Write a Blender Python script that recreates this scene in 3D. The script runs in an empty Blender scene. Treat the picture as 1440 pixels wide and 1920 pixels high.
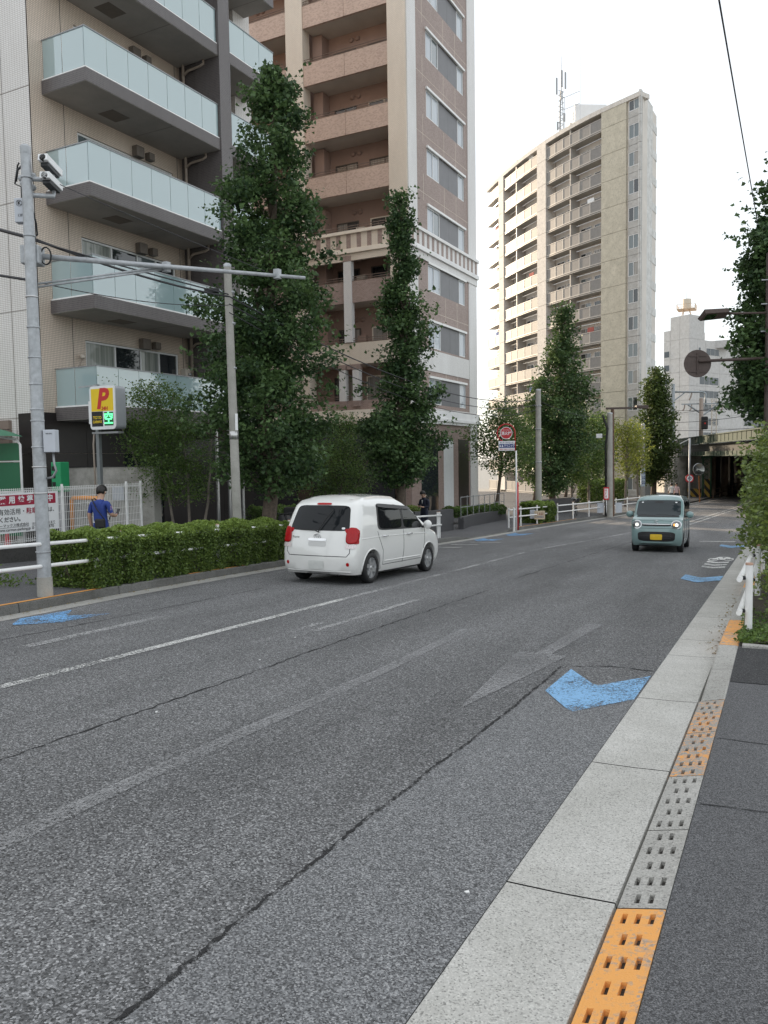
import bpy, bmesh, math, random
import numpy as np
from mathutils import Vector, Matrix
from mathutils.bvhtree import BVHTree

random.seed(7)
RNG = np.random.default_rng(11)
R = math.radians
scene = bpy.context.scene
col = scene.collection

# ------------------------------------------------------------------ camera
CAM_H, YAW, PITCH, ROLL, FPX = 1.78, R(26.5), R(3.75), R(0.9), 1500.0
_F = Vector((-math.sin(YAW)*math.cos(PITCH), math.cos(YAW)*math.cos(PITCH), -math.sin(PITCH)))
_R0 = Vector((math.cos(YAW), math.sin(YAW), 0)); _U0 = _R0.cross(_F)
_U = math.cos(ROLL)*_U0 + math.sin(ROLL)*_R0
_R = math.cos(ROLL)*_R0 - math.sin(ROLL)*_U0
_C = Vector((0, 0, CAM_H))
cam_d = bpy.data.cameras.new('camera'); cam = bpy.data.objects.new('camera', cam_d); col.objects.link(cam)
cam.matrix_world = Matrix(((_R.x, _U.x, -_F.x, 0), (_R.y, _U.y, -_F.y, 0), (_R.z, _U.z, -_F.z, CAM_H), (0, 0, 0, 1)))
cam_d.sensor_fit = 'VERTICAL'; cam_d.sensor_height = 36; cam_d.lens = FPX/1920*36
cam_d.clip_start = 0.05; cam_d.clip_end = 3000
scene.camera = cam

# ------------------------------------------------------------------ sky and sun
SUN_DIR = Vector((-0.86, 0.51, 0)).normalized(); SUN_EL = R(15)
world = bpy.data.worlds.new('World'); scene.world = world; world.use_nodes = True
wn, wl = world.node_tree.nodes, world.node_tree.links
bg = wn['Background']; bg.inputs['Strength'].default_value = 0.15
sky = wn.new('ShaderNodeTexSky'); sky.sky_type = 'NISHITA'; sky.sun_disc = False
sky.sun_elevation = SUN_EL
sky.sun_rotation = math.atan2(SUN_DIR.x, SUN_DIR.y)
sky.air_density = 1.0; sky.dust_density = 1.2; sky.ozone_density = 1.0; sky.altitude = 30
hz = wn.new('ShaderNodeMix'); hz.data_type = 'RGBA'; hz.inputs['Factor'].default_value = 0.78
hz.inputs[7].default_value = (4.95, 5.05, 5.08, 1)          # thin even summer haze over the sky
wl.new(sky.outputs[0], hz.inputs[6]); wl.new(hz.outputs[2], bg.inputs['Color'])
sun_d = bpy.data.lights.new('sun', 'SUN'); sun_d.energy = 4.0; sun_d.angle = R(0.6); sun_d.color = (1.0, 0.80, 0.58)
sun = bpy.data.objects.new('sun', sun_d); col.objects.link(sun)
_sd = Vector((SUN_DIR.x*math.cos(SUN_EL), SUN_DIR.y*math.cos(SUN_EL), math.sin(SUN_EL)))
sun.rotation_euler = _sd.to_track_quat('Z', 'Y').to_euler(); sun.location = (-40, 20, 60)
vs = scene.view_settings; vs.view_transform = 'Standard'; vs.look = 'None'; vs.exposure = 0.80; vs.gamma = 1
scene.render.engine = 'CYCLES'
try:
    scene.cycles.use_denoising = True
    scene.cycles.max_bounces = 6; scene.cycles.transparent_max_bounces = 12
    scene.cycles.sample_clamp_indirect = 6
except Exception: pass

# ------------------------------------------------------------------ pixel helpers (photo pixels -> place)
def ray(px, py): return _F + _R*((px-720)/FPX) - _U*((py-960)/FPX)
def zr(y):
    if y < 28: return -.045*y
    if y < 45: t = y-28; return -1.26-.045*t+.5*.025/17*t*t
    if y < 95: return -1.8125-.02*(y-45)
    return -2.8125
def G(px, py, off=0.):
    d = ray(px, py); lo, hi = .5, 500
    for _ in range(50):
        m = (lo+hi)/2; p = _C+d*m
        if p.z > zr(p.y)+off: lo = m
        else: hi = m
    return _C+d*lo
def onX(px, py, X): d = ray(px, py); return _C+d*(X/d.x)
def onY(px, py, Y): d = ray(px, py); return _C+d*(Y/d.y)
def at(px, py, dep): return _C+ray(px, py)*dep
def interp(x, tab):
    if x <= tab[0][0]: return tab[0][1]
    for (a, b), (c, d) in zip(tab, tab[1:]):
        if x <= c: return b+(d-b)*(x-a)/(c-a)
    return tab[-1][1]
XL = [(-30,-9.2),(0,-9.45),(7.5,-9.75),(10,-10.1),(13,-10.38),(17,-10.6),(27,-10.6),(36,-10.75),(42,-10.3),(50,-9.25),(60,-8.2),(74,-6.9),(86,-6.4),(100,-5.4),(140,-1)]
XR = [(33,-1.1),(50,-.7),(70,.6),(90,2.4),(140,9)]
def xl(y): return interp(y, XL)
def xr(y): return interp(y, XR)

# ------------------------------------------------------------------ mesh helpers
class MB:
    def __init__(s): s.v = []; s.f = []; s.m = []
    def add(s, vs, fs, mi=0):
        b = len(s.v); s.v += [tuple(v) for v in vs]; s.f += [tuple(b+i for i in f) for f in fs]; s.m += [mi]*len(fs); return s
    def box(s, a, b, mi=0, M=None):
        x0,y0,z0 = [min(p,q) for p,q in zip(a,b)]; x1,y1,z1 = [max(p,q) for p,q in zip(a,b)]
        vs = [Vector(p) for p in ((x0,y0,z0),(x1,y0,z0),(x1,y1,z0),(x0,y1,z0),(x0,y0,z1),(x1,y0,z1),(x1,y1,z1),(x0,y1,z1))]
        if M: vs = [M @ v for v in vs]
        return s.add(vs, [(0,3,2,1),(4,5,6,7),(0,1,5,4),(1,2,6,5),(2,3,7,6),(3,0,4,7)], mi)
    def beam(s, a, b, w, h, mi=0):
        a, b = Vector(a), Vector(b); d = b-a; L = d.length; d.normalize()
        x = d.cross(Vector((0,0,1)))
        if x.length < 1e-4: x = Vector((1,0,0))
        x.normalize(); u = x.cross(d)
        M = Matrix(((x.x,d.x,u.x,a.x),(x.y,d.y,u.y,a.y),(x.z,d.z,u.z,a.z),(0,0,0,1)))
        return s.box((-w/2,0,-h/2),(w/2,L,h/2), mi, M)
    def cyl(s, a, b, r0, r1=None, n=12, mi=0, cap=True):
        return s.tube([a,b],[r0, r0 if r1 is None else r1], n, mi, cap)
    def tube(s, pts, r, n=8, mi=0, cap=True):
        pts = [Vector(p) for p in pts]; rs = r if isinstance(r,(list,tuple)) else [r]*len(pts)
        base = len(s.v); up = None
        for i,p in enumerate(pts):
            d = (pts[min(i+1,len(pts)-1)]-pts[max(i-1,0)]).normalized()
            if up is None:
                up = d.cross(Vector((0,0,1)))
                if up.length < 1e-3: up = Vector((1,0,0))
            up = (up - d*up.dot(d)).normalized(); w = d.cross(up)
            for k in range(n):
                a = 2*math.pi*k/n; q = p+(up*math.cos(a)+w*math.sin(a))*rs[i]; s.v.append(tuple(q))
        for i in range(len(pts)-1):
            for k in range(n):
                a = base+i*n+k; b = base+i*n+(k+1)%n; s.f.append((a,b,b+n,a+n)); s.m.append(mi)
        if cap:
            s.f.append(tuple(base+k for k in reversed(range(n)))); s.m.append(mi)
            e = base+(len(pts)-1)*n; s.f.append(tuple(e+k for k in range(n))); s.m.append(mi)
        return s
    def prism(s, poly, h, M=None, mi=0):
        """poly: list of (x,y); extruded from z=0 to h, then moved by M"""
        n = len(poly); vs = [Vector((x,y,0)) for x,y in poly]+[Vector((x,y,h)) for x,y in poly]
        if M: vs = [M @ v for v in vs]
        return s.add(vs, [tuple(reversed(range(n))), tuple(range(n,2*n))]+[(i,(i+1)%n,(i+1)%n+n,i+n) for i in range(n)], mi)
    def lathe(s, prof, M=None, n=20, mi=0):
        """prof: list of (r,z) around local z"""
        vs = []
        for r,z in prof:
            for k in range(n):
                a = 2*math.pi*k/n; v = Vector((r*math.cos(a), r*math.sin(a), z)); vs.append(M @ v if M else v)
        fs = [(i*n+k, i*n+(k+1)%n, (i+1)*n+(k+1)%n, (i+1)*n+k) for i in range(len(prof)-1) for k in range(n)]
        return s.add(vs, fs, mi)
    def sheet(s, rows, mi=0):
        """rows: equal-length rows of points"""
        n = len(rows[0]); b = [p for r in rows for p in r]
        return s.add(b, [(i*n+j, i*n+j+1, (i+1)*n+j+1, (i+1)*n+j) for i in range(len(rows)-1) for j in range(n-1)], mi)
    def mesh(s, name, mats, smooth=False):
        me = bpy.data.meshes.new(name); me.from_pydata(s.v, [], s.f)
        for m in (mats if isinstance(mats,(list,tuple)) else [mats]): me.materials.append(m)
        if any(s.m): me.polygons.foreach_set('material_index', s.m)
        if smooth: me.polygons.foreach_set('use_smooth', [True]*len(me.polygons))
        me.update(); return me
    def build(s, name, mats, parent=None, smooth=False, local=False, bevel=0, auto=None):
        o = obj(name, s.mesh(name, mats, smooth), parent, local)
        if bevel:
            b = o.modifiers.new('bevel','BEVEL'); b.width = bevel; b.segments = 2; b.limit_method = 'ANGLE'; b.angle_limit = R(40)
        if auto and smooth:
            try:
                o.data.set_sharp_from_angle(angle=R(auto))
            except Exception: pass
        return o
def W(o):
    m = o.matrix_basis.copy()
    if o.parent: m = W(o.parent) @ o.matrix_parent_inverse @ m
    return m
def obj(name, me, parent=None, local=False):
    o = bpy.data.objects.new(name, me); col.objects.link(o)
    if parent:
        o.parent = parent
        if not local: o.matrix_parent_inverse = W(parent).inverted()
    return o
def tag(o, label=None, cat=None, group=None, kind=None):
    for k, v in (('label',label),('category',cat),('group',group),('kind',kind)):
        if v: o[k] = v
    return o
def thing(name, label, cat, loc=(0,0,0), rz=0, group=None):
    o = bpy.data.objects.new(name, None); col.objects.link(o); o.empty_display_size = .2
    o.location = loc; o.rotation_euler = (0,0,rz); return tag(o, label, cat, group)
def struct(o): o['kind'] = 'structure'; return o
def stuff(o): o['kind'] = 'stuff'; return o
def copy_tree(o, parent=None):
    c = o.copy(); col.objects.link(c)
    if parent: c.parent = parent
    for ch in list(o.children): copy_tree(ch, c)
    return c
def frame(o, x, y, z):
    """matrix with given columns as axes and origin o"""
    return Matrix(((x[0],y[0],z[0],o[0]),(x[1],y[1],z[1],o[1]),(x[2],y[2],z[2],o[2]),(0,0,0,1)))
def text_mesh(s, size, mat, name, parent, M, local=True, ax='CENTER', bold=0.0, shear=0.0, width=None):
    cu = bpy.data.curves.new('t','FONT'); cu.body = s; cu.size = size; cu.align_x = ax; cu.align_y = 'CENTER'
    cu.offset = bold; cu.shear = shear; cu.resolution_u = 3; cu.extrude = 0.0008
    t = bpy.data.objects.new('t', cu); col.objects.link(t)
    dg = bpy.context.evaluated_depsgraph_get(); me = bpy.data.meshes.new_from_object(t.evaluated_get(dg))
    bpy.data.objects.remove(t); bpy.data.curves.remove(cu)
    if width and len(me.vertices):
        xs = [v.co.x for v in me.vertices]; k = width/(max(xs)-min(xs)); S = Matrix.Diagonal((k,1,1,1)); me.transform(S)
    me.transform(M); me.materials.clear(); me.materials.append(mat)
    return obj(name, me, parent, local)
def strokes(parent, M, w, h, mt, n, name='print_strokes'):
    """a line of print too small to read: short unequal strokes"""
    rs = random.Random(int(w*1000)+n); m = MB(); x = -w/2
    for i in range(n):
        c = w/n*rs.uniform(.45,.8); k = h*rs.uniform(.7,1)
        m.box((x,-k/2,0),(x+c,-k*.1,.0015),0,M); m.box((x+c*.2,k*.05,0),(x+c*.8,k/2,.0015),0,M); x += w/n
    return stuff(m.build(name, mt, parent))
def sag(a, b, drop, n=14):
    a, b = Vector(a), Vector(b)
    return [a.lerp(b, i/n)-Vector((0,0,drop*4*(i/n)*(1-i/n))) for i in range(n+1)]
def wire(name, a, b, drop, r, mat, label, group=None, n=14):
    o = MB().tube(sag(a,b,drop,n), r, 5).build(name, mat, smooth=True); return tag(o, label, 'cable', group)

# ------------------------------------------------------------------ materials
MATS = {}
def nodes(name):
    m = bpy.data.materials.new(name); m.use_nodes = True; nt = m.node_tree
    return m, nt.nodes, nt.links, nt.nodes['Principled BSDF']
def mat(name, c, rough=.6, metal=0, var=.12, scale=3.0, bump=0, bscale=60, spec=.5, emit=None, es=1, coat=0):
    """plain surface with a little procedural unevenness in colour and relief"""
    if name in MATS: return MATS[name]
    m, n, l, b = nodes(name)
    b.inputs['Roughness'].default_value = rough; b.inputs['Metallic'].default_value = metal
    b.inputs['Specular IOR Level'].default_value = spec
    if coat: b.inputs['Coat Weight'].default_value = coat; b.inputs['Coat Roughness'].default_value = .05
    tc = n.new('ShaderNodeTexCoord')
    if var:
        nz = n.new('ShaderNodeTexNoise'); nz.inputs['Scale'].default_value = scale; nz.inputs['Detail'].default_value = 6
        nz.inputs['Roughness'].default_value = .65
        l.new(tc.outputs['Object'], nz.inputs['Vector'])
        rp = n.new('ShaderNodeValToRGB'); rp.color_ramp.elements[0].position = .3; rp.color_ramp.elements[1].position = .7
        rp.color_ramp.elements[0].color = (*[x*(1-var) for x in c],1); rp.color_ramp.elements[1].color = (*[min(1,x*(1+var)) for x in c],1)
        l.new(nz.outputs[0], rp.inputs[0]); l.new(rp.outputs[0], b.inputs['Base Color'])
    else: b.inputs['Base Color'].default_value = (*c,1)
    if bump:
        nb = n.new('ShaderNodeTexNoise'); nb.inputs['Scale'].default_value = bscale; nb.inputs['Detail'].default_value = 4
        l.new(tc.outputs['Object'], nb.inputs['Vector'])
        bp = n.new('ShaderNodeBump'); bp.inputs['Strength'].default_value = bump; bp.inputs['Distance'].default_value = .02
        l.new(nb.outputs[0], bp.inputs['Height']); l.new(bp.outputs[0], b.inputs['Normal'])
    if emit:
        b.inputs['Emission Color'].default_value = (*emit,1); b.inputs['Emission Strength'].default_value = es
    MATS[name] = m; return m
def tiles(name, c1, c2, mortar, bw, rh, ms=.005, offset=.5, bias=0, rough=.35, dirt=.12, bump=.25):
    """wall tiles: brick pattern on (x+y, z) of a building's own axes"""
    m, n, l, b = nodes(name)
    tc = n.new('ShaderNodeTexCoord'); sx = n.new('ShaderNodeSeparateXYZ'); ad = n.new('ShaderNodeMath'); cb = n.new('ShaderNodeCombineXYZ')
    l.new(tc.outputs['Object'], sx.inputs[0]); l.new(sx.outputs[0], ad.inputs[0]); l.new(sx.outputs[1], ad.inputs[1])
    l.new(ad.outputs[0], cb.inputs[0]); l.new(sx.outputs[2], cb.inputs[1])
    br = n.new('ShaderNodeTexBrick'); br.offset = offset; br.inputs['Scale'].default_value = 1
    br.inputs['Color1'].default_value = (*c1,1); br.inputs['Color2'].default_value = (*c2,1); br.inputs['Mortar'].default_value = (*mortar,1)
    br.inputs['Brick Width'].default_value = bw; br.inputs['Row Height'].default_value = rh; br.inputs['Mortar Size'].default_value = ms
    br.inputs['Bias'].default_value = bias; br.inputs['Mortar Smooth'].default_value = .2
    l.new(cb.outputs[0], br.inputs['Vector'])
    nz = n.new('ShaderNodeTexNoise'); nz.inputs['Scale'].default_value = .35; nz.inputs['Detail'].default_value = 7; nz.inputs['Roughness'].default_value = .7
    mp = n.new('ShaderNodeMapping'); mp.inputs['Scale'].default_value = (1,1,.35); l.new(tc.outputs['Object'], mp.inputs[0]); l.new(mp.outputs[0], nz.inputs['Vector'])
    rp = n.new('ShaderNodeValToRGB'); rp.color_ramp.elements[0].position = .3; rp.color_ramp.elements[1].position = .68
    rp.color_ramp.elements[0].color = (1-dirt*1.6,1-dirt*1.7,1-dirt*1.8,1); rp.color_ramp.elements[1].color = (1,1,1,1); l.new(nz.outputs[0], rp.inputs[0])
    mx = n.new('ShaderNodeMix'); mx.data_type = 'RGBA'; mx.blend_type = 'MULTIPLY'; mx.inputs['Factor'].default_value = 1
    l.new(br.outputs['Color'], mx.inputs[6]); l.new(rp.outputs[0], mx.inputs[7]); l.new(mx.outputs[2], b.inputs['Base Color'])
    b.inputs['Roughness'].default_value = rough
    bp = n.new('ShaderNodeBump'); bp.inputs['Strength'].default_value = bump; bp.inputs['Distance'].default_value = .01; bp.invert = True
    l.new(br.outputs['Fac'], bp.inputs['Height']); l.new(bp.outputs[0], b.inputs['Normal'])
    MATS[name] = m; return m
def leafmat(name, dark, light, trans=.3, rough=.5):
    m, n, l, b = nodes(name)
    at_ = n.new('ShaderNodeAttribute'); at_.attribute_name = 'tint'
    rp = n.new('ShaderNodeValToRGB'); rp.color_ramp.elements[0].color = (*dark,1); rp.color_ramp.elements[1].color = (*light,1)
    l.new(at_.outputs['Fac'], rp.inputs[0]); l.new(rp.outputs[0], b.inputs['Base Color'])
    b.inputs['Roughness'].default_value = rough; b.inputs['Specular IOR Level'].default_value = .35
    tr = n.new('ShaderNodeBsdfTranslucent'); ms = n.new('ShaderNodeMixShader'); ms.inputs[0].default_value = trans
    hs = n.new('ShaderNodeHueSaturation'); hs.inputs['Value'].default_value = 1.5; hs.inputs['Hue'].default_value = .48; l.new(rp.outputs[0], hs.inputs['Color']); l.new(hs.outputs[0], tr.inputs[0])
    l.new(b.outputs[0], ms.inputs[1]); l.new(tr.outputs[0], ms.inputs[2]); l.new(ms.outputs[0], n['Material Output'].inputs[0])
    MATS[name] = m; return m
def glassmat(name, c, trans, rough=.08, body=(.5,.6,.6), bodyf=.5, refl=.02):
    """pane: tinted see-through, a milky body and a clear reflection"""
    m, n, l, b = nodes(name); n.remove(b)
    tr = n.new('ShaderNodeBsdfTransparent'); tr.inputs[0].default_value = (*c,1)
    df = n.new('ShaderNodeBsdfDiffuse'); df.inputs[0].default_value = (*body,1)
    tl = n.new('ShaderNodeBsdfTranslucent'); tl.inputs[0].default_value = (*body,1)
    m0 = n.new('ShaderNodeMixShader'); m0.inputs[0].default_value = .3; l.new(df.outputs[0], m0.inputs[1]); l.new(tl.outputs[0], m0.inputs[2])
    m1 = n.new('ShaderNodeMixShader'); m1.inputs[0].default_value = bodyf; l.new(tr.outputs[0], m1.inputs[1]); l.new(m0.outputs[0], m1.inputs[2])
    gl = n.new('ShaderNodeBsdfGlossy'); gl.inputs['Roughness'].default_value = rough
    lw = n.new('ShaderNodeFresnel'); lw.inputs[0].default_value = 1.5
    ma = n.new('ShaderNodeMath'); ma.operation = 'MULTIPLY_ADD'; ma.inputs[1].default_value = 1.1; ma.inputs[2].default_value = refl; ma.use_clamp = True
    l.new(lw.outputs[0], ma.inputs[0])
    m2 = n.new('ShaderNodeMixShader'); l.new(ma.outputs[0], m2.inputs[0]); l.new(m1.outputs[0], m2.inputs[1]); l.new(gl.outputs[0], m2.inputs[2])
    l.new(m2.outputs[0], n['Material Output'].inputs[0]); MATS[name] = m; return m

def asphalt(name, base, light, scale=95, bump=.9, patch=.22):
    m, n, l, b = nodes(name); tc = n.new('ShaderNodeTexCoord')
    v = n.new('ShaderNodeTexVoronoi'); v.inputs['Scale'].default_value = scale; v.inputs['Randomness'].default_value = 1
    l.new(tc.outputs['Object'], v.inputs['Vector'])
    sp = n.new('ShaderNodeSeparateColor'); l.new(v.outputs['Color'], sp.inputs[0])
    rp = n.new('ShaderNodeValToRGB'); cr = rp.color_ramp
    cr.elements[0].position = 0; cr.elements[0].color = (*[x*.30 for x in base],1)
    cr.elements[1].position = .97; cr.elements[1].color = (*light,1)
    e = cr.elements.new(.5); e.color = (*[x*.95 for x in base],1); e = cr.elements.new(.84); e.color = (*[x*1.55 for x in base],1)
    l.new(sp.outputs[0], rp.inputs[0])
    nz = n.new('ShaderNodeTexNoise'); nz.inputs['Scale'].default_value = .55; nz.inputs['Detail'].default_value = 8; nz.inputs['Roughness'].default_value = .62
    mp = n.new('ShaderNodeMapping'); mp.inputs['Scale'].default_value = (1.6,.28,1); l.new(tc.outputs['Object'], mp.inputs[0]); l.new(mp.outputs[0], nz.inputs['Vector'])
    r2 = n.new('ShaderNodeValToRGB'); r2.color_ramp.elements[0].position = .3; r2.color_ramp.elements[1].position = .72
    r2.color_ramp.elements[0].color = (1-patch,)*3+(1,); r2.color_ramp.elements[1].color = (1+patch*.8,)*3+(1,)
    l.new(nz.outputs[0], r2.inputs[0])
    mx = n.new('ShaderNodeMix'); mx.data_type = 'RGBA'; mx.blend_type = 'MULTIPLY'; mx.inputs['Factor'].default_value = 1
    l.new(rp.outputs[0], mx.inputs[6]); l.new(r2.outputs[0], mx.inputs[7]); l.new(mx.outputs[2], b.inputs['Base Color'])
    b.inputs['Roughness'].default_value = .8; b.inputs['Specular IOR Level'].default_value = .35
    bp = n.new('ShaderNodeBump'); bp.inputs['Strength'].default_value = bump; bp.inputs['Distance'].default_value = .009; bp.invert = True
    l.new(v.outputs['Distance'], bp.inputs['Height']); l.new(bp.outputs[0], b.inputs['Normal'])
    MATS[name] = m; return m
def paint(name, c, thr, scale=26, soft=.12, base=None, fine=110, rough=.6, big=1.2):
    """worn road paint: noise decides where the paint is left; base None = see-through where worn"""
    m, n, l, b = nodes(name); tc = n.new('ShaderNodeTexCoord')
    nz = n.new('ShaderNodeTexNoise'); nz.inputs['Scale'].default_value = scale; nz.inputs['Detail'].default_value = 6; nz.inputs['Roughness'].default_value = .75
    l.new(tc.outputs['Object'], nz.inputs['Vector'])
    v = n.new('ShaderNodeTexVoronoi'); v.inputs['Scale'].default_value = fine; l.new(tc.outputs['Object'], v.inputs['Vector'])
    sp = n.new('ShaderNodeSeparateColor'); l.new(v.outputs['Color'], sp.inputs[0])
    n2 = n.new('ShaderNodeTexNoise'); n2.inputs['Scale'].default_value = big; n2.inputs['Detail'].default_value = 3; l.new(tc.outputs['Object'], n2.inputs['Vector'])
    a1 = n.new('ShaderNodeMath'); a1.operation = 'MULTIPLY_ADD'; a1.inputs[1].default_value = .35; l.new(sp.outputs[0], a1.inputs[0]); l.new(nz.outputs[0], a1.inputs[2])
    a2 = n.new('ShaderNodeMath'); a2.operation = 'MULTIPLY_ADD'; a2.inputs[1].default_value = .7; l.new(n2.outputs[0], a2.inputs[0]); l.new(a1.outputs[0], a2.inputs[2])
    mr = n.new('ShaderNodeMapRange'); mr.inputs[1].default_value = thr; mr.inputs[2].default_value = thr+soft; l.new(a2.outputs[0], mr.inputs[0])
    b.inputs['Roughness'].default_value = rough
    if base is None:
        b.inputs['Base Color'].default_value = (*c,1); l.new(mr.outputs[0], b.inputs['Alpha'])
    else:
        vr = n.new('ShaderNodeTexNoise'); vr.inputs['Scale'].default_value = 140; vr.inputs['Detail'].default_value = 3; l.new(tc.outputs['Object'], vr.inputs['Vector'])
        rp = n.new('ShaderNodeValToRGB'); rp.color_ramp.elements[0].position = .35; rp.color_ramp.elements[1].position = .65
        rp.color_ramp.elements[0].color = (*[x*.7 for x in base],1); rp.color_ramp.elements[1].color = (*[x*1.25 for x in base],1); l.new(vr.outputs[0], rp.inputs[0])
        mx = n.new('ShaderNodeMix'); mx.data_type = 'RGBA'; l.new(mr.outputs[0], mx.inputs['Factor']); l.new(rp.outputs[0], mx.inputs[6]); mx.inputs[7].default_value = (*c,1)
        l.new(mx.outputs[2], b.inputs['Base Color'])
        bp = n.new('ShaderNodeBump'); bp.inputs['Strength'].default_value = .35; bp.inputs['Distance'].default_value = .01; l.new(vr.outputs[0], bp.inputs['Height']); l.new(bp.outputs[0], b.inputs['Normal'])
    MATS[name] = m; return m
def concrete(name, c, speck=.35, scale=150, stain=.15, bump=.3, rough=.85):
    m, n, l, b = nodes(name); tc = n.new('ShaderNodeTexCoord')
    v = n.new('ShaderNodeTexVoronoi'); v.inputs['Scale'].default_value = scale; l.new(tc.outputs['Object'], v.inputs['Vector'])
    sp = n.new('ShaderNodeSeparateColor'); l.new(v.outputs['Color'], sp.inputs[0])
    rp = n.new('ShaderNodeValToRGB'); cr = rp.color_ramp; cr.elements[0].color = (*[x*(1-speck*1.5) for x in c],1); cr.elements[1].color = (*[min(1,x*(1+speck*.6)) for x in c],1)
    e = cr.elements.new(.22); e.color = (*[x*(1-speck*.2) for x in c],1); e = cr.elements.new(.75); e.color = (*c,1)
    l.new(sp.outputs[0], rp.inputs[0])
    nz = n.new('ShaderNodeTexNoise'); nz.inputs['Scale'].default_value = 1.4; nz.inputs['Detail'].default_value = 8; nz.inputs['Roughness'].default_value = .7; l.new(tc.outputs['Object'], nz.inputs['Vector'])
    r2 = n.new('ShaderNodeValToRGB'); r2.color_ramp.elements[0].position = .3; r2.color_ramp.elements[1].position = .7
    r2.color_ramp.elements[0].color = (1-stain*1.5,1-stain*1.5,1-stain*1.6,1); r2.color_ramp.elements[1].color = (1+stain*.4,)*3+(1,); l.new(nz.outputs[0], r2.inputs[0])
    mx = n.new('ShaderNodeMix'); mx.data_type = 'RGBA'; mx.blend_type = 'MULTIPLY'; mx.inputs['Factor'].default_value = 1
    l.new(rp.outputs[0], mx.inputs[6]); l.new(r2.outputs[0], mx.inputs[7]); l.new(mx.outputs[2], b.inputs['Base Color']); b.inputs['Roughness'].default_value = rough
    bp = n.new('ShaderNodeBump'); bp.inputs['Strength'].default_value = bump; bp.inputs['Distance'].default_value = .006; l.new(v.outputs['Distance'], bp.inputs['Height']); l.new(bp.outputs[0], b.inputs['Normal'])
    MATS[name] = m; return m

ASPH = asphalt('road_asphalt', (.168,.169,.172), (.45,.45,.455), 112, 1.0, .28)
ASPH_OLD = asphalt('old_asphalt', (.178,.181,.186), (.40,.40,.405), 150, .55, .14)
ASPH_FINE = asphalt('sidewalk_asphalt', (.112,.113,.118), (.24,.24,.245), 230, .35, .12)
ASPH_WET = asphalt('patch_asphalt', (.05,.05,.053), (.15,.15,.15), 160, .7, .12)
CONC = concrete('gutter_concrete', (.54,.53,.50), .36, 150)
CONC_K = concrete('kerb_concrete', (.44,.43,.405), .35, 120)
CONC_D = concrete('kerb_dark_concrete', (.17,.168,.16), .35, 110, .3)
CONC_W = concrete('wall_concrete', (.50,.485,.455), .1, 60, .35, .15)
CONC_P = concrete('pole_concrete', (.42,.41,.38), .1, 90, .2, .15)
GALV = mat('galvanised_steel', (.42,.44,.46), .5, .3, .22, 9)
WHITE_P = mat('white_painted_steel', (.86,.86,.85), .35, 0, .06, 8, .05, 40)
BROWN_P = mat('brown_painted_steel', (.075,.052,.045), .55, 0, .2, 12)
BLACK = mat('black_rubber', (.014,.014,.015), .6, 0, .2, 20)
DARKM = mat('dark_metal', (.03,.032,.035), .4, .3, .15, 10)
STEEL = mat('bright_steel', (.55,.55,.55), .3, .8, .1, 10)
ORANGE_K = paint('orange_kerb_paint', (.85,.40,.11), .74, 9, .3, (.34,.325,.30), 60, .75, 3)
ORANGE_W = paint('orange_kerb_paint_worn', (.78,.36,.10), .98, 9, .25, (.34,.325,.30), 60, .75, 3)
BLUE_ROAD = paint('blue_road_paint', (.22,.44,.70), .82, 30, .2, None, 90, .7, 2)
BLUE_WORN = paint('blue_road_paint_worn', (.19,.44,.78), .93, 22, .12, None, 90, .7, 2)
WHITE_ROAD = paint('white_road_paint', (.66,.66,.64), .93, 24, .14, None, 90, .7, 1)
WHITE_SYM = paint('white_symbol_paint', (.72,.72,.70), .78, 24, .2, None, 90, .7, 1)
WHITE_GONE = paint('white_road_paint_faded', (.50,.50,.50), .98, 22, .16, None, 95, .7, 1)
# ================================================================== ground, road, kerbs, markings
def frange(a, b, s):
    n = max(1, int(round((b-a)/s))); return [a+(b-a)*i/n for i in range(n+1)]
m = MB()
ys = [-700,-300,-100,-40]+frange(-30,140,5)+[200,400,900,1600]
xs = [-1600,-500,-150,-60,-30,-15,0,15,40,120,500,1600]
m.sheet([[(x, y, zr(min(max(y,-60),140))-.06) for x in xs] for y in ys])
struct(m.build('ground', concrete('bare_ground', (.34,.335,.32), .2, 8, .25), smooth=True))

road = MB()
rows = []
for y in frange(-14,140,1.0):
    a, b = xl(y)+.30, xr(y); rows.append([(a+(b-a)*i/8, y, zr(y)) for i in range(9)])
road = struct(road.sheet(rows).build('road', ASPH, smooth=True))

def seam_x(y): return -1.98+.012*math.sin(y*1.3)+.006*math.sin(y*6.1+1)
# the re-laid strip along the gutter, a hair above the old road, and the open joint beside it
m = MB(); m.sheet([[(seam_x(y)+.02,y,zr(y)+.004),(-1.101,y,zr(y)+.004)] for y in frange(-2,7.2,.2)])
m.build('asphalt_strip', ASPH_OLD, road)
CRK = mat('joint_tar', (.012,.012,.013), .9, 0, .3, 30)
CRACK = paint('open_crack', (.02,.02,.021), .80, 9, .12, None, 60, .9, 1.5)
def ribbon(pts, w, dz, mt, name, parent=road, jit=0, step=.25, wj=0):
    pts = [Vector((p[0],p[1],0)) for p in pts]; out = []
    for a, b in zip(pts, pts[1:]):
        k = max(1, int((b-a).length/step)); out += [a.lerp(b, i/k) for i in range(k)]
    out.append(pts[-1]); rows = []
    for i, p in enumerate(out):
        d = (out[min(i+1,len(out)-1)]-out[max(i-1,0)]).normalized(); nrm = Vector((d.y,-d.x,0))
        ww = w*(1+random.uniform(-wj,wj)); q = p+nrm*random.uniform(-jit,jit)
        rows.append([(q-nrm*ww/2)+Vector((0,0,zr(q.y)+dz)), (q+nrm*ww/2)+Vector((0,0,zr(q.y)+dz))])
    return MB().sheet(rows).build(name, mt, parent)
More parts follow.
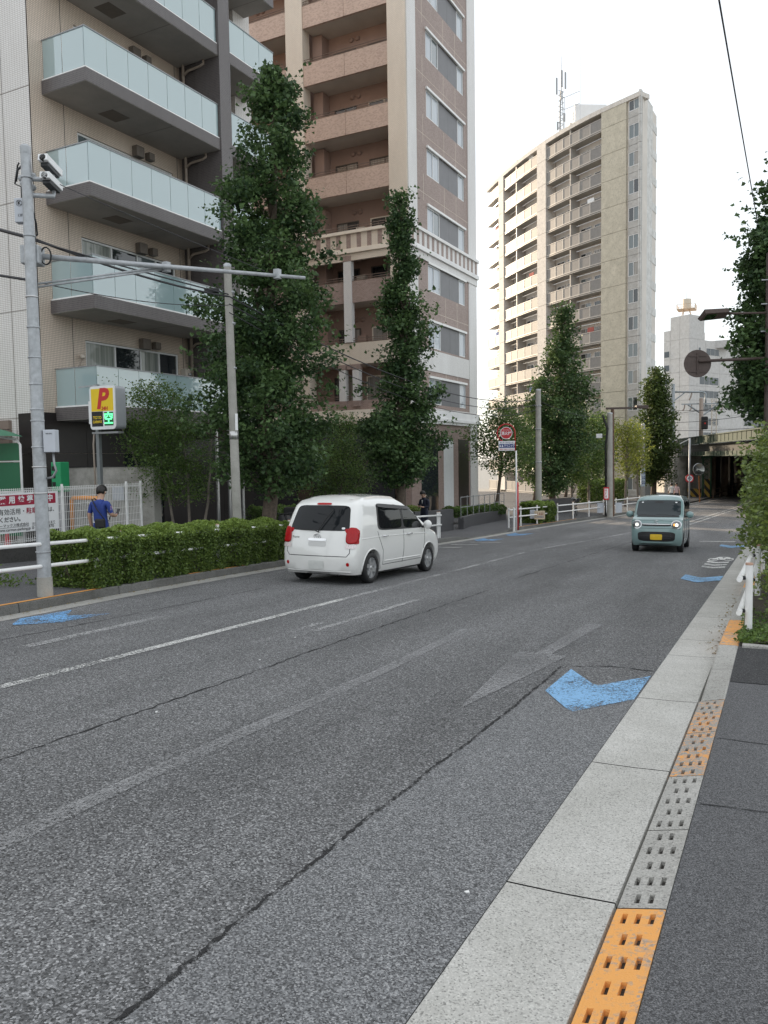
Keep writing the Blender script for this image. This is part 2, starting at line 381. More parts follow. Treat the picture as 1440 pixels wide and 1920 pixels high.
ribbon([(seam_x(y),y) for y in frange(-1.0,8.0,.12)], .016, .006, CRACK, 'crack', jit=.009, step=.03, wj=.9)
ribbon([(seam_x(8.0)+.03,8.0),(-1.55,8.25),(-1.12,8.2)], .018, .006, CRACK, 'crack', jit=.01, step=.06, wj=.7)
ribbon([(-4.55,1.8),(-4.6,5.0),(-4.7,9.0),(-4.75,14)], .016, .004, CRACK, 'crack', jit=.02, step=.1, wj=.8)
ribbon([(-8.2,3.5),(-8.3,8.0),(-8.5,12.0)], .016, .004, CRACK, 'crack', jit=.02, step=.1, wj=.8)
ribbon([(-4.9,16),(-4.9,24),(-4.8,34)], .025, .004, CRACK, 'crack', jit=.02, step=.3, wj=.8)

def ppoly(px, mt, name, dz=.008):
    pts = [G(*p) for p in px]; vs = [(p.x,p.y,zr(p.y)+dz) for p in pts]
    return vs
def chevron(cx, y0, mt, w=.76, d=.98, dip=.62, name='blue_chevron', x1=None):
    """arrow-shaped lane mark pointing at the camera side of the kerb"""
    x0 = cx-w/2; x1 = cx+w/2
    rows = []
    for i in range(13):
        t = i/12; x = x0+(x1-x0)*t; v = abs(t-.48)/.5
        ya = y0+v*dip; rows.append([(x,ya,zr(ya)+.010),(x,ya+d,zr(ya+d)+.010)])
    return MB().sheet(rows).build(name, mt, road)
chevron(-1.49, 6.33, BLUE_ROAD)
chevron(-1.48, 16.85, BLUE_ROAD, dip=.6)
chevron(-1.48, 28.2, BLUE_ROAD); chevron(-1.35, 41, BLUE_ROAD)
chevron(-9.02, 7.1, BLUE_WORN, .75, .9, .45)
chevron(-9.85, 27.3, BLUE_WORN, .8, 1.2, .7); chevron(-9.9, 31.2, BLUE_WORN, .8, 1.4, .8)
# sharrow: three thin white chevrons and a bicycle outline
for k in range(3): chevron(-1.46, 20.2+k*.75, WHITE_SYM, .52, .40, .30, 'white_chevron')
bk = MB()
for cx, cy in ((-1.62,22.9),(-1.26,23.2)):
    pts = [(cx+.13*math.cos(a), cy+.5*math.sin(a)) for a in [2*math.pi*i/14 for i in range(15)]]
    bk.sheet([[(x*1.0,y,zr(y)+.010) for x,y in pts],[(cx+(x-cx)*.7,cy+(y-cy)*.75,zr(y)+.010) for x,y in pts]])
for a, b in (((-1.62,22.9),(-1.5,23.9)),((-1.5,23.9),(-1.3,23.9)),((-1.3,23.9),(-1.26,23.2)),((-1.5,23.9),(-1.42,22.9)),((-1.42,22.9),(-1.3,23.9))):
    d = Vector((b[0]-a[0],b[1]-a[1])); nn = Vector((d.y,-d.x)).normalized()*.045
    bk.add([(a[0]-nn.x,a[1]-nn.y,zr(a[1])+.012),(a[0]+nn.x,a[1]+nn.y,zr(a[1])+.012),(b[0]+nn.x,b[1]+nn.y,zr(b[1])+.012),(b[0]-nn.x,b[1]-nn.y,zr(b[1])+.012)], [(0,1,2,3)])
bk.build('bicycle_mark', WHITE_SYM, road)
ribbon([(-6.27,4.4),(-6.34,7.2),(-6.46,11.4)], .13, .008, WHITE_ROAD, 'lane_line')
ribbon([(-6.25,2.5),(-6.27,4.4)], .14, .008, WHITE_GONE, 'lane_line')
ribbon([(-6.46,11.4),(-6.6,17),(-6.8,23)], .12, .008, WHITE_GONE, 'lane_line')
ribbon([(-3.42,1.0),(-3.52,3.5),(-3.52,7),(-3.62,9.6)], .14, .008, paint('grey_ghost_line', (.36,.36,.365), .82, 30, .5, None, 95, .8, 1), 'lane_line')
ribbon([(-5.5,7.6),(-5.55,9.2)], .1, .008, WHITE_GONE, 'lane_line'); ribbon([(-5.3,8.6),(-5.35,12)], .1, .008, WHITE_GONE, 'lane_line')
ribbon([(-7.65,6.2),(-7.8,8.6)], .16, .008, WHITE_GONE, 'lane_line')
ribbon([(-6.85,24),(-6.4,30),(-5.9,36)], .12, .008, WHITE_GONE, 'lane_line')
ribbon([(-5.0,38),(-4.41,46),(-2.88,69),(-2.2,80)], .14, .008, WHITE_ROAD, 'centre_line'); ribbon([(-4.6,38),(-4.02,46),(-2.48,69),(-1.8,80)], .14, .008, WHITE_ROAD, 'centre_line')
ribbon([(xl(y)+.9,y) for y in frange(62,92,3)], .16, .008, WHITE_ROAD, 'edge_line')
# faded straight-ahead arrow in the near lane
vs = []
MB().add([(x,y,zr(y)+.008) for x,y in ((-2.34,6.0),(-2.06,8.5),(-2.24,8.55),(-2.12,10.8),(-2.34,10.8),(-2.40,8.55),(-2.60,8.5))], [(0,1,2,5,6),(5,2,3,4)]).build('arrow_mark', paint('grey_ghost_arrow', (.33,.33,.335), .80, 30, .5, None, 95, .8, 1), road)
for y, x0, x1 in ((21.6,-10.1,-9.3),(23.4,-10.1,-9.2),(25.0,-10.0,-9.2),(26.5,-9.9,-8.9)):
    MB().add([(x0,y,zr(y)+.008),(x1,y+.5,zr(y+.5)+.008),(x1,y+.72,zr(y+.72)+.008),(x0,y+.22,zr(y+.22)+.008)], [(0,1,2,3)]).build('edge_line', WHITE_ROAD, road)
MB().add([(-2.7,31.2,zr(31.2)+.008),(-1.5,31.5,zr(31.5)+.008),(-1.5,31.8,zr(31.8)+.008),(-2.7,31.5,zr(31.5)+.008)],[(0,1,2,3)]).build('edge_line', WHITE_ROAD, road)
# litter: small pale chips on the asphalt
for px, py in ((293,1336),(553,1196),(875,1675),(487,1238),(585,1171)):
    p = G(px,py); r = .012
    MB().prism([(r*math.cos(a)*random.uniform(.6,1.3), r*math.sin(a)*random.uniform(.6,1.3)) for a in (0,1.1,2.2,3.4,4.8)], .006, Matrix.Translation((p.x,p.y,zr(p.y)+.003))).build('chip', WHITE_P, road)

# ---- right gutter: precast slabs with open joints
gut = MB().sheet([[(xr(y)-.01,y,zr(y)-.03),(xr(y)+.52,y,zr(y)-.03)] for y in frange(-3,60,3)]).build('gutter_right', CRK); struct(gut)
y = -.55; joints = []
while y < 58: joints.append(y); y += (1.87 if y < 9 else 2.0)
joints = [-2.3,-.4,1.55,3.40,5.22,7.08,9.14,10.2,12.2,14.2,16.2]+[18.2+2*i for i in range(12)]
for a, b in zip(joints, joints[1:]):
    j = .006; rows = []
    for yy in frange(a+j, b-j, .6): rows.append([(xr(yy), yy, zr(yy)-.025),(xr(yy)+.003, yy, zr(yy)+.003),(xr(yy)+.25, yy, zr(yy)+.006),(xr(yy)+.485, yy, zr(yy)+.016),(xr(yy)+.493, yy, zr(yy)-.02)])
    mm = MB().sheet(rows); n = 5; k = len(rows)
    mm.build('gutter_slab', CONC, gut)
# ---- right kerb: slotted ramp blocks, flare, then upstand kerb
kr = struct(MB().sheet([[(xr(y)+.50,y,zr(y)-.02),(xr(y)+.70,y,zr(y)-.02)] for y in frange(-3,60,3)]).build('kerb_right', CRK))
def zk(x, y):
    r = min(max((y-7.1)/2.2,0),1); return zr(y)+.022+(x+.6)/.2*.045*(1-r) + r*.115
SLOT = mat('slot_floor', (.05,.045,.04), .95, 0, .4, 60, .4, 90)  # darker colour for the bottom of each slot
def slotted(y0, y1, mt, rowsn, shift):
    m = MB(); xa, xb = -.598, -.402; L = (y1-y0-.008); a0 = y0+.004
    pitch = L/rowsn; sl, sw, dp = min(.085,pitch*.52), .022, .022
    def q(x0,x1,ya,yb,dz=0): m.add([(x0,ya,zk(x0,ya)-dz),(x1,ya,zk(x1,ya)-dz),(x1,yb,zk(x1,yb)-dz),(x0,yb,zk(x0,yb)-dz)],[(0,1,2,3)])
    for r in range(rowsn):
        ya = a0+r*pitch; s0 = ya+(pitch-sl)/2; s1 = s0+sl
        q(xa,xb,ya,s0); q(xa,xb,s1,ya+pitch)
        cs = [-.555,-.50,-.445] if (r+shift)%2==0 else [-.528,-.472]
        x = xa
        for c in cs:
            q(x,c-sw/2,s0,s1); u,w = c-sw/2,c+sw/2
            m.add([(u,s0,zk(u,s0)),(w,s0,zk(w,s0)),(w,s1,zk(w,s1)),(u,s1,zk(u,s1)),(u+.003,s0+.004,zk(u,s0)-dp),(w-.003,s0+.004,zk(w,s0)-dp),(w-.003,s1-.004,zk(w,s1)-dp),(u+.003,s1-.004,zk(u,s1)-dp)],
                  [(1,0,4,5),(2,1,5,6),(3,2,6,7),(0,3,7,4)], 0)
            m.add([(u+.003,s0+.004,zk(u,s0)-dp),(w-.003,s0+.004,zk(w,s0)-dp),(w-.003,s1-.004,zk(w,s1)-dp),(u+.003,s1-.004,zk(u,s1)-dp)],[(0,1,2,3)],1)
            x = w
        q(x,xb,s0,s1)
    for x0,x1,flip in ((xa,xa,0),(xb,xb,1)):
        m.add([(x0,a0,zk(x0,a0)),(x0,a0+L,zk(x0,a0+L)),(x0,a0+L,zr(y1)-.05),(x0,a0,zr(y0)-.05)],[(0,1,2,3) if flip else (3,2,1,0)])
    m.build('kerb_stone', [mt, SLOT], kr)
for (y0,y1,mt,n,s) in ((-.4,.9,CONC_K,7,0),(.9,2.15,ORANGE_K,7,1),(2.15,3.35,ORANGE_K,7,0),(3.35,4.22,CONC_K,5,1),(4.22,5.1,CONC_K,5,0),(5.1,6.1,ORANGE_W,6,1),(6.1,7.1,ORANGE_W,6,0)):
    slotted(y0,y1,mt,n,s)
def upstand(y0, y1, mt, slit=None):
    rows = []
    for yy in frange(y0+.004, y1-.004, .25):
        o = xr(yy)+1.1; h = zk(-.5,yy)
        rows.append([(-.602+o,yy,zr(yy)-.02),(-.590+o,yy,zk(-.59,yy)-.006),(-.575+o,yy,zk(-.575,yy)),(-.412+o,yy,zk(-.412,yy)+.002),(-.400+o,yy,zk(-.40,yy)-.006),(-.4+o,yy,zr(yy)-.02)])
    MB().sheet(rows).build('kerb_stone', mt, kr)
upstand(7.1,8.2,CONC_K); upstand(8.2,9.3,CONC_K)
upstand(9.3,10.25,ORANGE_K); upstand(10.25,11.2,ORANGE_K)
yy = 11.2
while yy < 56: upstand(yy, yy+2, ORANGE_K if 15 < yy < 19 else CONC_K); yy += 2

# ---- right pavement
def zs(y): return zk(-.402,y)-.006 if y < 9.4 else zr(y)+.13
struct(MB().sheet([[(x,y,zs(y)+min((x+.4)*.015,.03)) for x in (-.399,0,.8,2,4.2)] for y in frange(-8,60,.5)]).build('sidewalk_right', ASPH_FINE, smooth=True))
struct(MB().sheet([[(x,y,zs(y)+min((x+.4)*.015,.03)+.005) for x in (-.395,0,.8,2,4.2)] for y in frange(7.72,9.22,.25)]).build('sidewalk_patch', ASPH_WET))
def szs(x, y): return zs(y)+min((x+.4)*.015,.03)
SEAM = paint('pavement_seam', (.035,.035,.037), .70, 9, .2, None, 60, .9, 1.5)
for pts_ in ([(-.38,4.62),(.2,4.66),(.9,4.60),(1.8,4.65)],[(-.38,5.95),(.3,5.9),(1.2,5.96)],[(.42,2.0),(.44,3.4),(.40,4.6)]):
    rows = []
    for (a,b),(c,d) in zip(pts_,pts_[1:]):
        for i in range(13):
            f = i/12; x, y = a+(c-a)*f, b+(d-b)*f+random.uniform(-.004,.004); w = random.uniform(.002,.007); ver = abs(d-b) > abs(c-a)
            rows.append([(x-(w if ver else 0),y-(0 if ver else w),szs(x,y)+.004),(x+(w if ver else 0),y+(0 if ver else w),szs(x,y)+.004)])
    MB().sheet(rows).build('pavement_seam', SEAM, bpy.data.objects['sidewalk_right'])
bed = MB()
bed.sheet([[(-.39,y,zs(y)+.01),(-.1,y,zs(y)+.06+.02*math.sin(y*3)),(.5,y,zs(y)+.08+.02*math.sin(y*2+1)),(1.15,y,zs(y)+.06)] for y in frange(9.34,58,.5)])
struct(bed.build('planting_bed', mat('soil', (.055,.045,.032), .95, 0, .4, 12, .8, 30), smooth=True))
MB().box((-.36,9.24,zs(9.3)-.05),(1.2,9.335,zs(9.3)+.035)).build('bed_edging', CONC_K, bpy.data.objects['planting_bed'], bevel=.01)

# ---- left gutter, kerb stones and pavement
def swo(y): return interp(y, [(27.2,.15),(29,.035),(33.2,.035),(34.4,.15)])
gl = struct(MB().sheet([[(xl(y)-.01,y,zr(y)-.01),(xl(y)+.302,y,zr(y)-.01)] for y in frange(-14,120,1)]).build('gutter_left', CONC_K, smooth=True))
MB().sheet([[(xl(y),y,zr(y)+.012),(xl(y)+.31,y,zr(y)+.005)] for y in frange(-14,120,1)]).build('gutter_channel', CONC_K, gl, smooth=True)
kl = struct(MB().sheet([[(xl(y)-.17,y,zr(y)+.0),(xl(y)-.005,y,zr(y)+.0)] for y in frange(-14,120,1)]).build('kerb_left', CRK))
ORANGE_T = paint('orange_kerb_top', (.75,.34,.08), .62, 7, .2, (.22,.215,.2), 60, .75, 2)
def lkerb(y0, y1, mt):
    rows = []
    for y in frange(y0+.006, y1-.006, .5):
        x = xl(y); h = zr(y)+max(swo(y),.035)
        rows.append([(x,y,zr(y)-.01),(x-.012,y,h-.015),(x-.03,y,h+.002),(x-.165,y,h+.003),(x-.172,y,zr(y)-.01)])
    MB().sheet(rows).build('kerb_stone', mt, kl)
ky = [-2,1.8,3.8,5.8,7.85,10.1,12.3,14.9,16.9,18.9,20.9,22.9,24.9,26.9,28,29,30,31,32,33.2]+[34.4+2*i for i in range(30)]
for a, b in zip(ky, ky[1:]):
    lkerb(a, b, CONC_D)
ribbon([(xl(y)-.075,y) for y in frange(5.9,9.7,.3)], .085, .158, ORANGE_T, 'paint_stripe', kl)
ribbon([(xl(y)-.075,y) for y in frange(12.2,14.2,.3)], .06, .158, ORANGE_T, 'paint_stripe', kl)
ribbon([(xl(y)-.075,y) for y in frange(34.8,44,.3)], .07, .158, ORANGE_T, 'paint_stripe', kl)
def zl(y): return zr(y)+swo(y)
rows = [[(xl(y)-.171,y,zl(y)),(-12.4,y,zl(y)+.015),(-14,y,zl(y)+.025),(-18,y,zl(y)+.04),(-30,y,zl(y)+.05),(-60,y,zl(y)+.05)] for y in frange(-14,100,.6)]
struct(MB().sheet(rows).build('sidewalk_left', ASPH_FINE, smooth=True))
# ================================================================== buildings
def facade(m, P, U, V, N, w, h, opens, depth, mi=0, rmi=None):
    """a wall sheet with real openings and their reveals; opens: (u0,u1,v0,v1)"""
    P, U, V, N = Vector(P), Vector(U), Vector(V), Vector(N); rmi = mi if rmi is None else rmi
    us = sorted({0,w,*[o[0] for o in opens],*[o[1] for o in opens]}); vs_ = sorted({0,h,*[o[2] for o in opens],*[o[3] for o in opens]})
    q = lambda u,v,d=0: P+U*u+V*v-N*d
    flip = U.cross(V).dot(N) < 0
    def quad(a,b,c,d,mi): m.add([a,b,c,d], [(3,2,1,0) if flip else (0,1,2,3)], mi)
    for u0,u1 in zip(us,us[1:]):
        for v0,v1 in zip(vs_,vs_[1:]):
            c = ((u0+u1)/2,(v0+v1)/2)
            if any(o[0]<c[0]<o[1] and o[2]<c[1]<o[3] for o in opens): continue
            quad(q(u0,v0),q(u1,v0),q(u1,v1),q(u0,v1),mi)
    for u0,u1,v0,v1 in opens:
        quad(q(u0,v0),q(u0,v0,depth),q(u1,v0,depth),q(u1,v0),rmi); quad(q(u1,v1),q(u1,v1,depth),q(u0,v1,depth),q(u0,v1),rmi)
        quad(q(u0,v1),q(u0,v1,depth),q(u0,v0,depth),q(u0,v0),rmi); quad(q(u1,v0),q(u1,v0,depth),q(u1,v1,depth),q(u1,v1),rmi)
def fbox(m, P, U, V, N, u0,u1,v0,v1,d0,d1, mi=0):
    """box in facade coordinates; d outward"""
    M = frame(P, U, V, N); return m.box((u0,v0,d0),(u1,v1,d1),mi,M)

def winmat(name, c, rough=.04, stripes=False, c2=None, coat=1):
    if name in MATS: return MATS[name]
    m, n, l, b = nodes(name); b.inputs['Roughness'].default_value = .5 if stripes else rough
    b.inputs['Coat Weight'].default_value = coat; b.inputs['Coat Roughness'].default_value = .02; b.inputs['Specular IOR Level'].default_value = .5 if coat == 1 else .25
    if stripes:
        tc = n.new('ShaderNodeTexCoord'); mp = n.new('ShaderNodeMapping'); mp.inputs['Scale'].default_value = (1,1,.02); l.new(tc.outputs['Object'], mp.inputs[0])
        nz = n.new('ShaderNodeTexNoise'); nz.inputs['Scale'].default_value = 14; nz.inputs['Detail'].default_value = 3; l.new(mp.outputs[0], nz.inputs['Vector'])
        rp = n.new('ShaderNodeValToRGB'); rp.color_ramp.elements[0].position = .35; rp.color_ramp.elements[1].position = .65
        rp.color_ramp.elements[0].color = (*c2,1); rp.color_ramp.elements[1].color = (*c,1); l.new(nz.outputs[0], rp.inputs[0]); l.new(rp.outputs[0], b.inputs['Base Color'])
    else: b.inputs['Base Color'].default_value = (*c,1)
    MATS[name] = m; return m
PANE_D = winmat('dark_window_glass', (.025,.03,.034))
PANE_G = winmat('grey_window_glass', (.13,.16,.17))
PANE_C = winmat('curtained_glass', (.34,.36,.32), stripes=True, c2=(.16,.18,.165))
PANE_B = winmat('pale_curtained_glass', (.52,.57,.62), stripes=True, c2=(.36,.41,.46))
PANE_N = winmat('net_curtained_glass', (.36,.34,.31), stripes=True, c2=(.18,.17,.155))
FRAME_W = mat('white_window_frame', (.74,.75,.75), .4, 0, .05, 5)
FRAME_D = mat('bronze_window_frame', (.10,.085,.075), .45, .2, .1, 5)
def window(parent, P, U, V, N, u0,u1,v0,v1, d, splits, panes, fm, fw=.05, name='window', t=.06):
    """frame mesh + a pane per sash, set d behind the wall plane"""
    f = MB(); w, h = u1-u0, v1-v0
    fbox(f,P,U,V,N,u0,u0+fw,v0,v1,-d,-d+t); fbox(f,P,U,V,N,u1-fw,u1,v0,v1,-d,-d+t)
    fbox(f,P,U,V,N,u0+fw,u1-fw,v0,v0+fw,-d,-d+t); fbox(f,P,U,V,N,u0+fw,u1-fw,v1-fw,v1,-d,-d+t)
    cuts = [u0+fw]+[u0+w*s for s in splits]+[u1-fw]
    for s in splits: fbox(f,P,U,V,N,u0+w*s-fw*.45,u0+w*s+fw*.45,v0+fw,v1-fw,-d+.002,-d+t*.9)
    o = f.build(name, fm, parent, local=True)
    for i,(a,b) in enumerate(zip(cuts,cuts[1:])):
        dd = -d+.012+(i%2)*.012
        fbox(MB(),P,U,V,N,a,b,v0+fw*.6,v1-fw*.6,dd-.008,dd).build('pane', panes[i%len(panes)], o, local=True)
    return o

# ------------------------------------------------------------------ glass-balcony apartment house (left)
T_BEIGE = tiles('beige_tile', (.87,.755,.64), (.82,.71,.60), (.42,.335,.275), .052, .052, .0075, 0)
T_WHITE = tiles('white_tile', (.90,.885,.865), (.87,.855,.835), (.56,.52,.49), .105, .052, .0075, 0)
T_DARK = tiles('dark_tile', (.12,.108,.112), (.088,.08,.084), (.21,.19,.185), .052, .052, .006, 0, dirt=.2)
T_BLACK = mat('black_cladding', (.022,.018,.018), .3, 0, .3, 1.2)
SOFFIT = mat('balcony_soffit', (.42,.395,.37), .85, 0, .15, .9)
GLASSB = glassmat('balcony_glass', (.84,.96,.97), .3, .04, (.70,.93,.96), .70, .20)
RAILC = mat('grey_rail', (.30,.31,.32), .35, .5, .08, 10)
BOXG = mat('taupe_vent', (.16,.135,.115), .5, 0, .1, 8)
HEATER = mat('cream_heater', (.58,.52,.45), .45, 0, .08, 6)
PIPEC = mat('beige_pipe', (.36,.30,.25), .45, 0, .1, 8)
WHITE_PL = mat('white_panel', (.80,.82,.83), .4, 0, .05, 4)
X_, Y_, Z_ = Vector((1,0,0)), Vector((0,1,0)), Vector((0,0,1))
b1 = thing('apartment_building', 'beige tiled apartment block with pale blue glass balconies beside the parking lot', 'building', (-17.1,20,0), R(-1.2))
WX = -1.75; Y0, Y1, ZT = -3.76, 5.92, 27.0
FL = [3.05+3.06*k for k in range(8)]
op = []
for z in FL:
    fz = z+.37
    op.append((-2.15-Y0, 1.92-Y0, fz+.05+.6-(-.8), fz+2.10-(-.8)))
op2 = [(3.35-Y0, 4.75-Y0, z+.42+.8, z+2.45+.8) for z in FL]
m = MB(); facade(m, (WX,Y0,-.8), Y_, Z_, X_, Y1-Y0, ZT+.8, [o for o in op if o[2] > 4.2]+op2, .12)
m.add([(WX,Y1,-.8),(WX-17,Y1,-.8),(WX-17,Y1,ZT),(WX,Y1,ZT)],[(0,1,2,3)]); m.add([(WX-17,Y1,-.8),(WX-17,Y0,-.8),(WX-17,Y0,ZT),(WX-17,Y1,ZT)],[(0,1,2,3)])
m.add([(WX,Y0,ZT),(WX,Y1,ZT),(WX-17,Y1,ZT),(WX-17,Y0,ZT)],[(0,1,2,3)])
m.box((WX-.4,Y0+.5,-.5),(WX-.5,Y1-.2,ZT-.3))
m.build('wall', T_BEIGE, b1, local=True)
MB().box((WX-17,Y0-.012,-.8),(WX-.03,Y0-.002,ZT)).build('side_wall', T_WHITE, b1, local=True)
# tile expansion joints
for y in (-2.62,2.15): MB().box((WX-.004,y-.012,3.3),(WX+.003,y+.012,ZT)).build('expansion_joint', FRAME_D, b1, local=True)
for z in (3.05+.1,6.12+.1,9.18+.1,12.24+.1,15.3+.1): MB().box((WX-9,Y0-.016,z-.008),(WX+.004,Y0-.011,z+.008)).build('expansion_joint', BOXG, b1, local=True)
for x in (-2.9,-5.2,-7.5): MB().box((x-.01,Y0-.016,.0),(x+.01,Y0-.0125,ZT)).build('expansion_joint', BOXG, b1, local=True)
# dark stone plinth, slab by slab
for i,(a,b) in enumerate(((-3.80,-2.3),(-2.29,-.8),(-.79,.9),(.91,2.4),(2.41,4.1),(4.11,5.95))):
    for z0,z1 in ((-1.2,1.05),(1.06,2.1),(2.11,3.28)):
        if i in (2,) and z1 < 3: continue
        MB().box((WX-.02,a,z0),(WX+.05,b,z1)).build('cladding_panel', T_BLACK, b1, local=True)
for z0,z1 in ((-.8,1.05),(1.06,2.1),(2.11,3.28)):
    MB().box((-2.75,Y0-.07,z0),(WX+.05,Y0-.018,z1)).build('cladding_panel', T_BLACK, b1, local=True)
# entrance pocket
MB().box((WX-.02,-.79,-1.2),(WX+.02,.9,2.1)).build('entrance_glass', PANE_D, b1, local=True)
# dark column and pilaster
MB().box((-1.0,2.34,2.6),(.04,2.92,ZT)).build('column', T_DARK, b1, local=True)
MB().box((WX,2.40,2.6),(-1.0,2.86,ZT)).build('column', T_DARK, b1, local=True)
MB().box((WX-.02,4.95,3.3),(-1.35,Y1+.003,ZT)).build('pier', T_WHITE, b1, local=True)
def balcony(z, ya, yb, side, npan):
    zs0, zs1 = z, z+.37
    s = MB(); s.box((WX,ya,zs0+.012),(0,yb,zs1)); bal = s.build('balcony', T_DARK, b1, local=True)
    MB().box((WX+.002,ya+.015,zs0),(-.015,yb-.015,zs0+.011)).build('soffit', SOFFIT, bal, local=True)
    MB().box((WX+.005,(ya+yb)/2+.6,zs0-.004),(-.03,(ya+yb)/2+.612,zs0-.001)).build('joint', BOXG, bal, local=True)
    if side: MB().box((-1.35,-1.7,zs0-.006),(-.75,-1.0,zs0-.001)).build('soffit_hatch', BOXG, bal, local=True)
    MB().box((-.10,ya+.02,zs1),(-.02,yb-.02,zs1+.045)).build('base_rail', WHITE_P, bal, local=True)
    top = zs1+1.10; L = yb-ya-.06
    for i in range(npan):
        a = ya+.03+L*i/npan; b = ya+.03+L*(i+1)/npan
        MB().box((-.065,a+.008,zs1+.05),(-.053,b-.008,top)).build('glass_panel', GLASSB, bal, local=True)
    MB().box((-.085,ya+.02,top),(-.033,yb-.02,top+.03)).build('handrail', RAILC, bal, local=True)
    if side:
        MB().box((WX+.02,ya+.02,zs1),(-.10,ya+.10,zs1+.045)).build('base_rail', WHITE_P, bal, local=True)
        for a, b in ((WX+.04,-.95),(-.94,-.09)):
            MB().box((a+.008,ya+.053,zs1+.05),(b-.008,ya+.065,top)).build('glass_panel', GLASSB, bal, local=True)
        MB().box((WX+.02,ya+.033,top),(-.086,ya+.085,top+.03)).build('handrail', RAILC, bal, local=True)
        MB().box((-.42,ya+.14,zs1+.01),(-.12,ya+.17,zs1+1.08)).build('end_screen', WHITE_PL, bal, local=True)
    return bal
for k, z in enumerate(FL):
    bal = balcony(z, -3.37, 2.34, True, 7)
    if k >= 1: balcony(z, 2.93, 5.62 , False, 3)
    fz = z+.37
    if k > 0 or True:
        P = (WX,0,0)
        window(b1, P, Y_, Z_, X_, -2.14,1.91, fz+.66, fz+2.09, .10, (.30,.57,.78), [(PANE_C,PANE_D,PANE_C,PANE_D),(PANE_C,PANE_D,PANE_G,PANE_D),(PANE_G,PANE_G,PANE_D,PANE_G),(PANE_G,PANE_C,PANE_G,PANE_G)][k%4], FRAME_W, .055)
        window(b1, P, Y_, Z_, X_, 3.36,4.74, z+.44,z+2.44, .10, (.5,), (PANE_D,PANE_G), FRAME_D, .05)
    for y, s in ((.05,.34),(.62,.24)):
        MB().box((WX,y,z+2.62-s/2),(WX+.22,y+s,z+2.62+s/2)).build('vent', BOXG, b1, local=True, bevel=.02)
    h = MB().box((WX,1.98,fz+.95),(WX+.24,2.30,fz+1.62)).build('water_heater', HEATER, b1, local=True, bevel=.015)
    MB().cyl((WX+.24,2.14,fz+1.42),(WX+.34,2.14,fz+1.42),.05).build('flue', STEEL, h, local=True, smooth=True)
    for q in range(4): MB().box((WX+.241,2.01+.06*q,fz+1.06),(WX+.246,2.04+.06*q,fz+1.2)).build('louvre', BOXG, h, local=True)
    lp = MB().tube([(WX,-2.55,fz+1.15),(WX+.06,-2.55,fz+1.15),(WX+.10,-2.50,fz+1.3),(WX+.12,-2.40,fz+1.5)],.025,6).build('wall_lamp', PIPEC, b1, local=True, smooth=True)
    MB().lathe([(.0,.09),(.06,.08),(.085,.02),(.08,-.03),(0,-.05)], Matrix.Translation((WX+.12,-2.38,fz+1.55)),12).build('lamp_shade', HEATER, lp, local=True, smooth=True)
    bx = MB().box((WX,-2.45,fz+.85),(WX+.10,-2.2,fz+1.12)).build('junction_box', BOXG, b1, local=True, bevel=.01)
dp = MB().tube([(-1.45,2.26,2.9),(-1.45,2.26,ZT)],.05,8)
dp.build('drain_pipe', PIPEC, b1, local=True, smooth=True)
for z in FL[1:]: MB().tube([(-1.44,2.26,z-.35),(-1.25,2.28,z-.22),(-.75,2.30,z-.18),(-.6,2.30,z-.13),(-.6,2.30,z+.02)],.045,7).build('branch_pipe', PIPEC, b1, local=True, smooth=True)

# ------------------------------------------------------------------ brown tiled tower block
T_BROWN = tiles('brown_tile', (.38,.285,.25), (.27,.195,.172), (.46,.37,.335), .115, .058, .006, .5, 0, .5)
T_PARAP = tiles('parapet_tile', (.62,.465,.385), (.40,.28,.23), (.58,.44,.36), .105, .055, .004, .5, -.35, .55)
T_CREAM = tiles('cream_tile', (.85,.755,.64), (.81,.72,.61), (.60,.52,.44), .105, .052, .006, .5)
T_WHITE2 = tiles('cool_white_tile', (.88,.875,.87), (.84,.835,.83), (.60,.585,.57), .105, .052, .006, .5)
BRPAINT = mat('brown_paint', (.34,.235,.195), .75, 0, .08, 1)
CREAMP = mat('cream_render', (.84,.75,.64), .7, 0, .08, 1.2)
WHITER = mat('white_render', (.86,.855,.85), .7, 0, .07, 1.2)
GREYPAN = mat('grey_metal_panel', (.17,.17,.18), .45, .1, .08, 2)
SOF2 = mat('pale_soffit', (.62,.56,.50), .85, 0, .08, 1)
b2 = thing('apartment_tower', 'tall brown and cream tiled apartment block with brick patterned balcony parapets', 'building', (-17.3,38.0,0), R(-1.2))
ZB = 39.0; DX = -17.0; LY = 9.42
rows_ = [6.18+3.04*k for k in range(11)]           # lintel levels of the street side
opx = []
for z in rows_: opx.append((2.36,7.68,z-1.42+1.5-0,z-.02+1.5))
m = MB(); facade(m, (0,.0,-1.5-.9+.9), Y_, Z_, X_, LY, ZB+1.5, opx, .12)
m.add([(0,LY,-1.5),(DX,LY,-1.5),(DX,LY,ZB),(0,LY,ZB)],[(0,1,2,3)]); m.add([(DX,LY,-1.5),(DX,0,-1.5),(DX,0,ZB),(DX,LY,ZB)],[(0,1,2,3)])
m.add([(0,0,ZB),(0,LY,ZB),(DX,LY,ZB),(DX,0,ZB)],[(0,1,2,3)])
m.add([(-.3,.3,3),(-.3,LY-.3,3),(-.3,LY-.3,ZB-.5),(-.3,.3,ZB-.5)],[(0,1,2,3)])
m.build('wall', T_BROWN, b2, local=True)
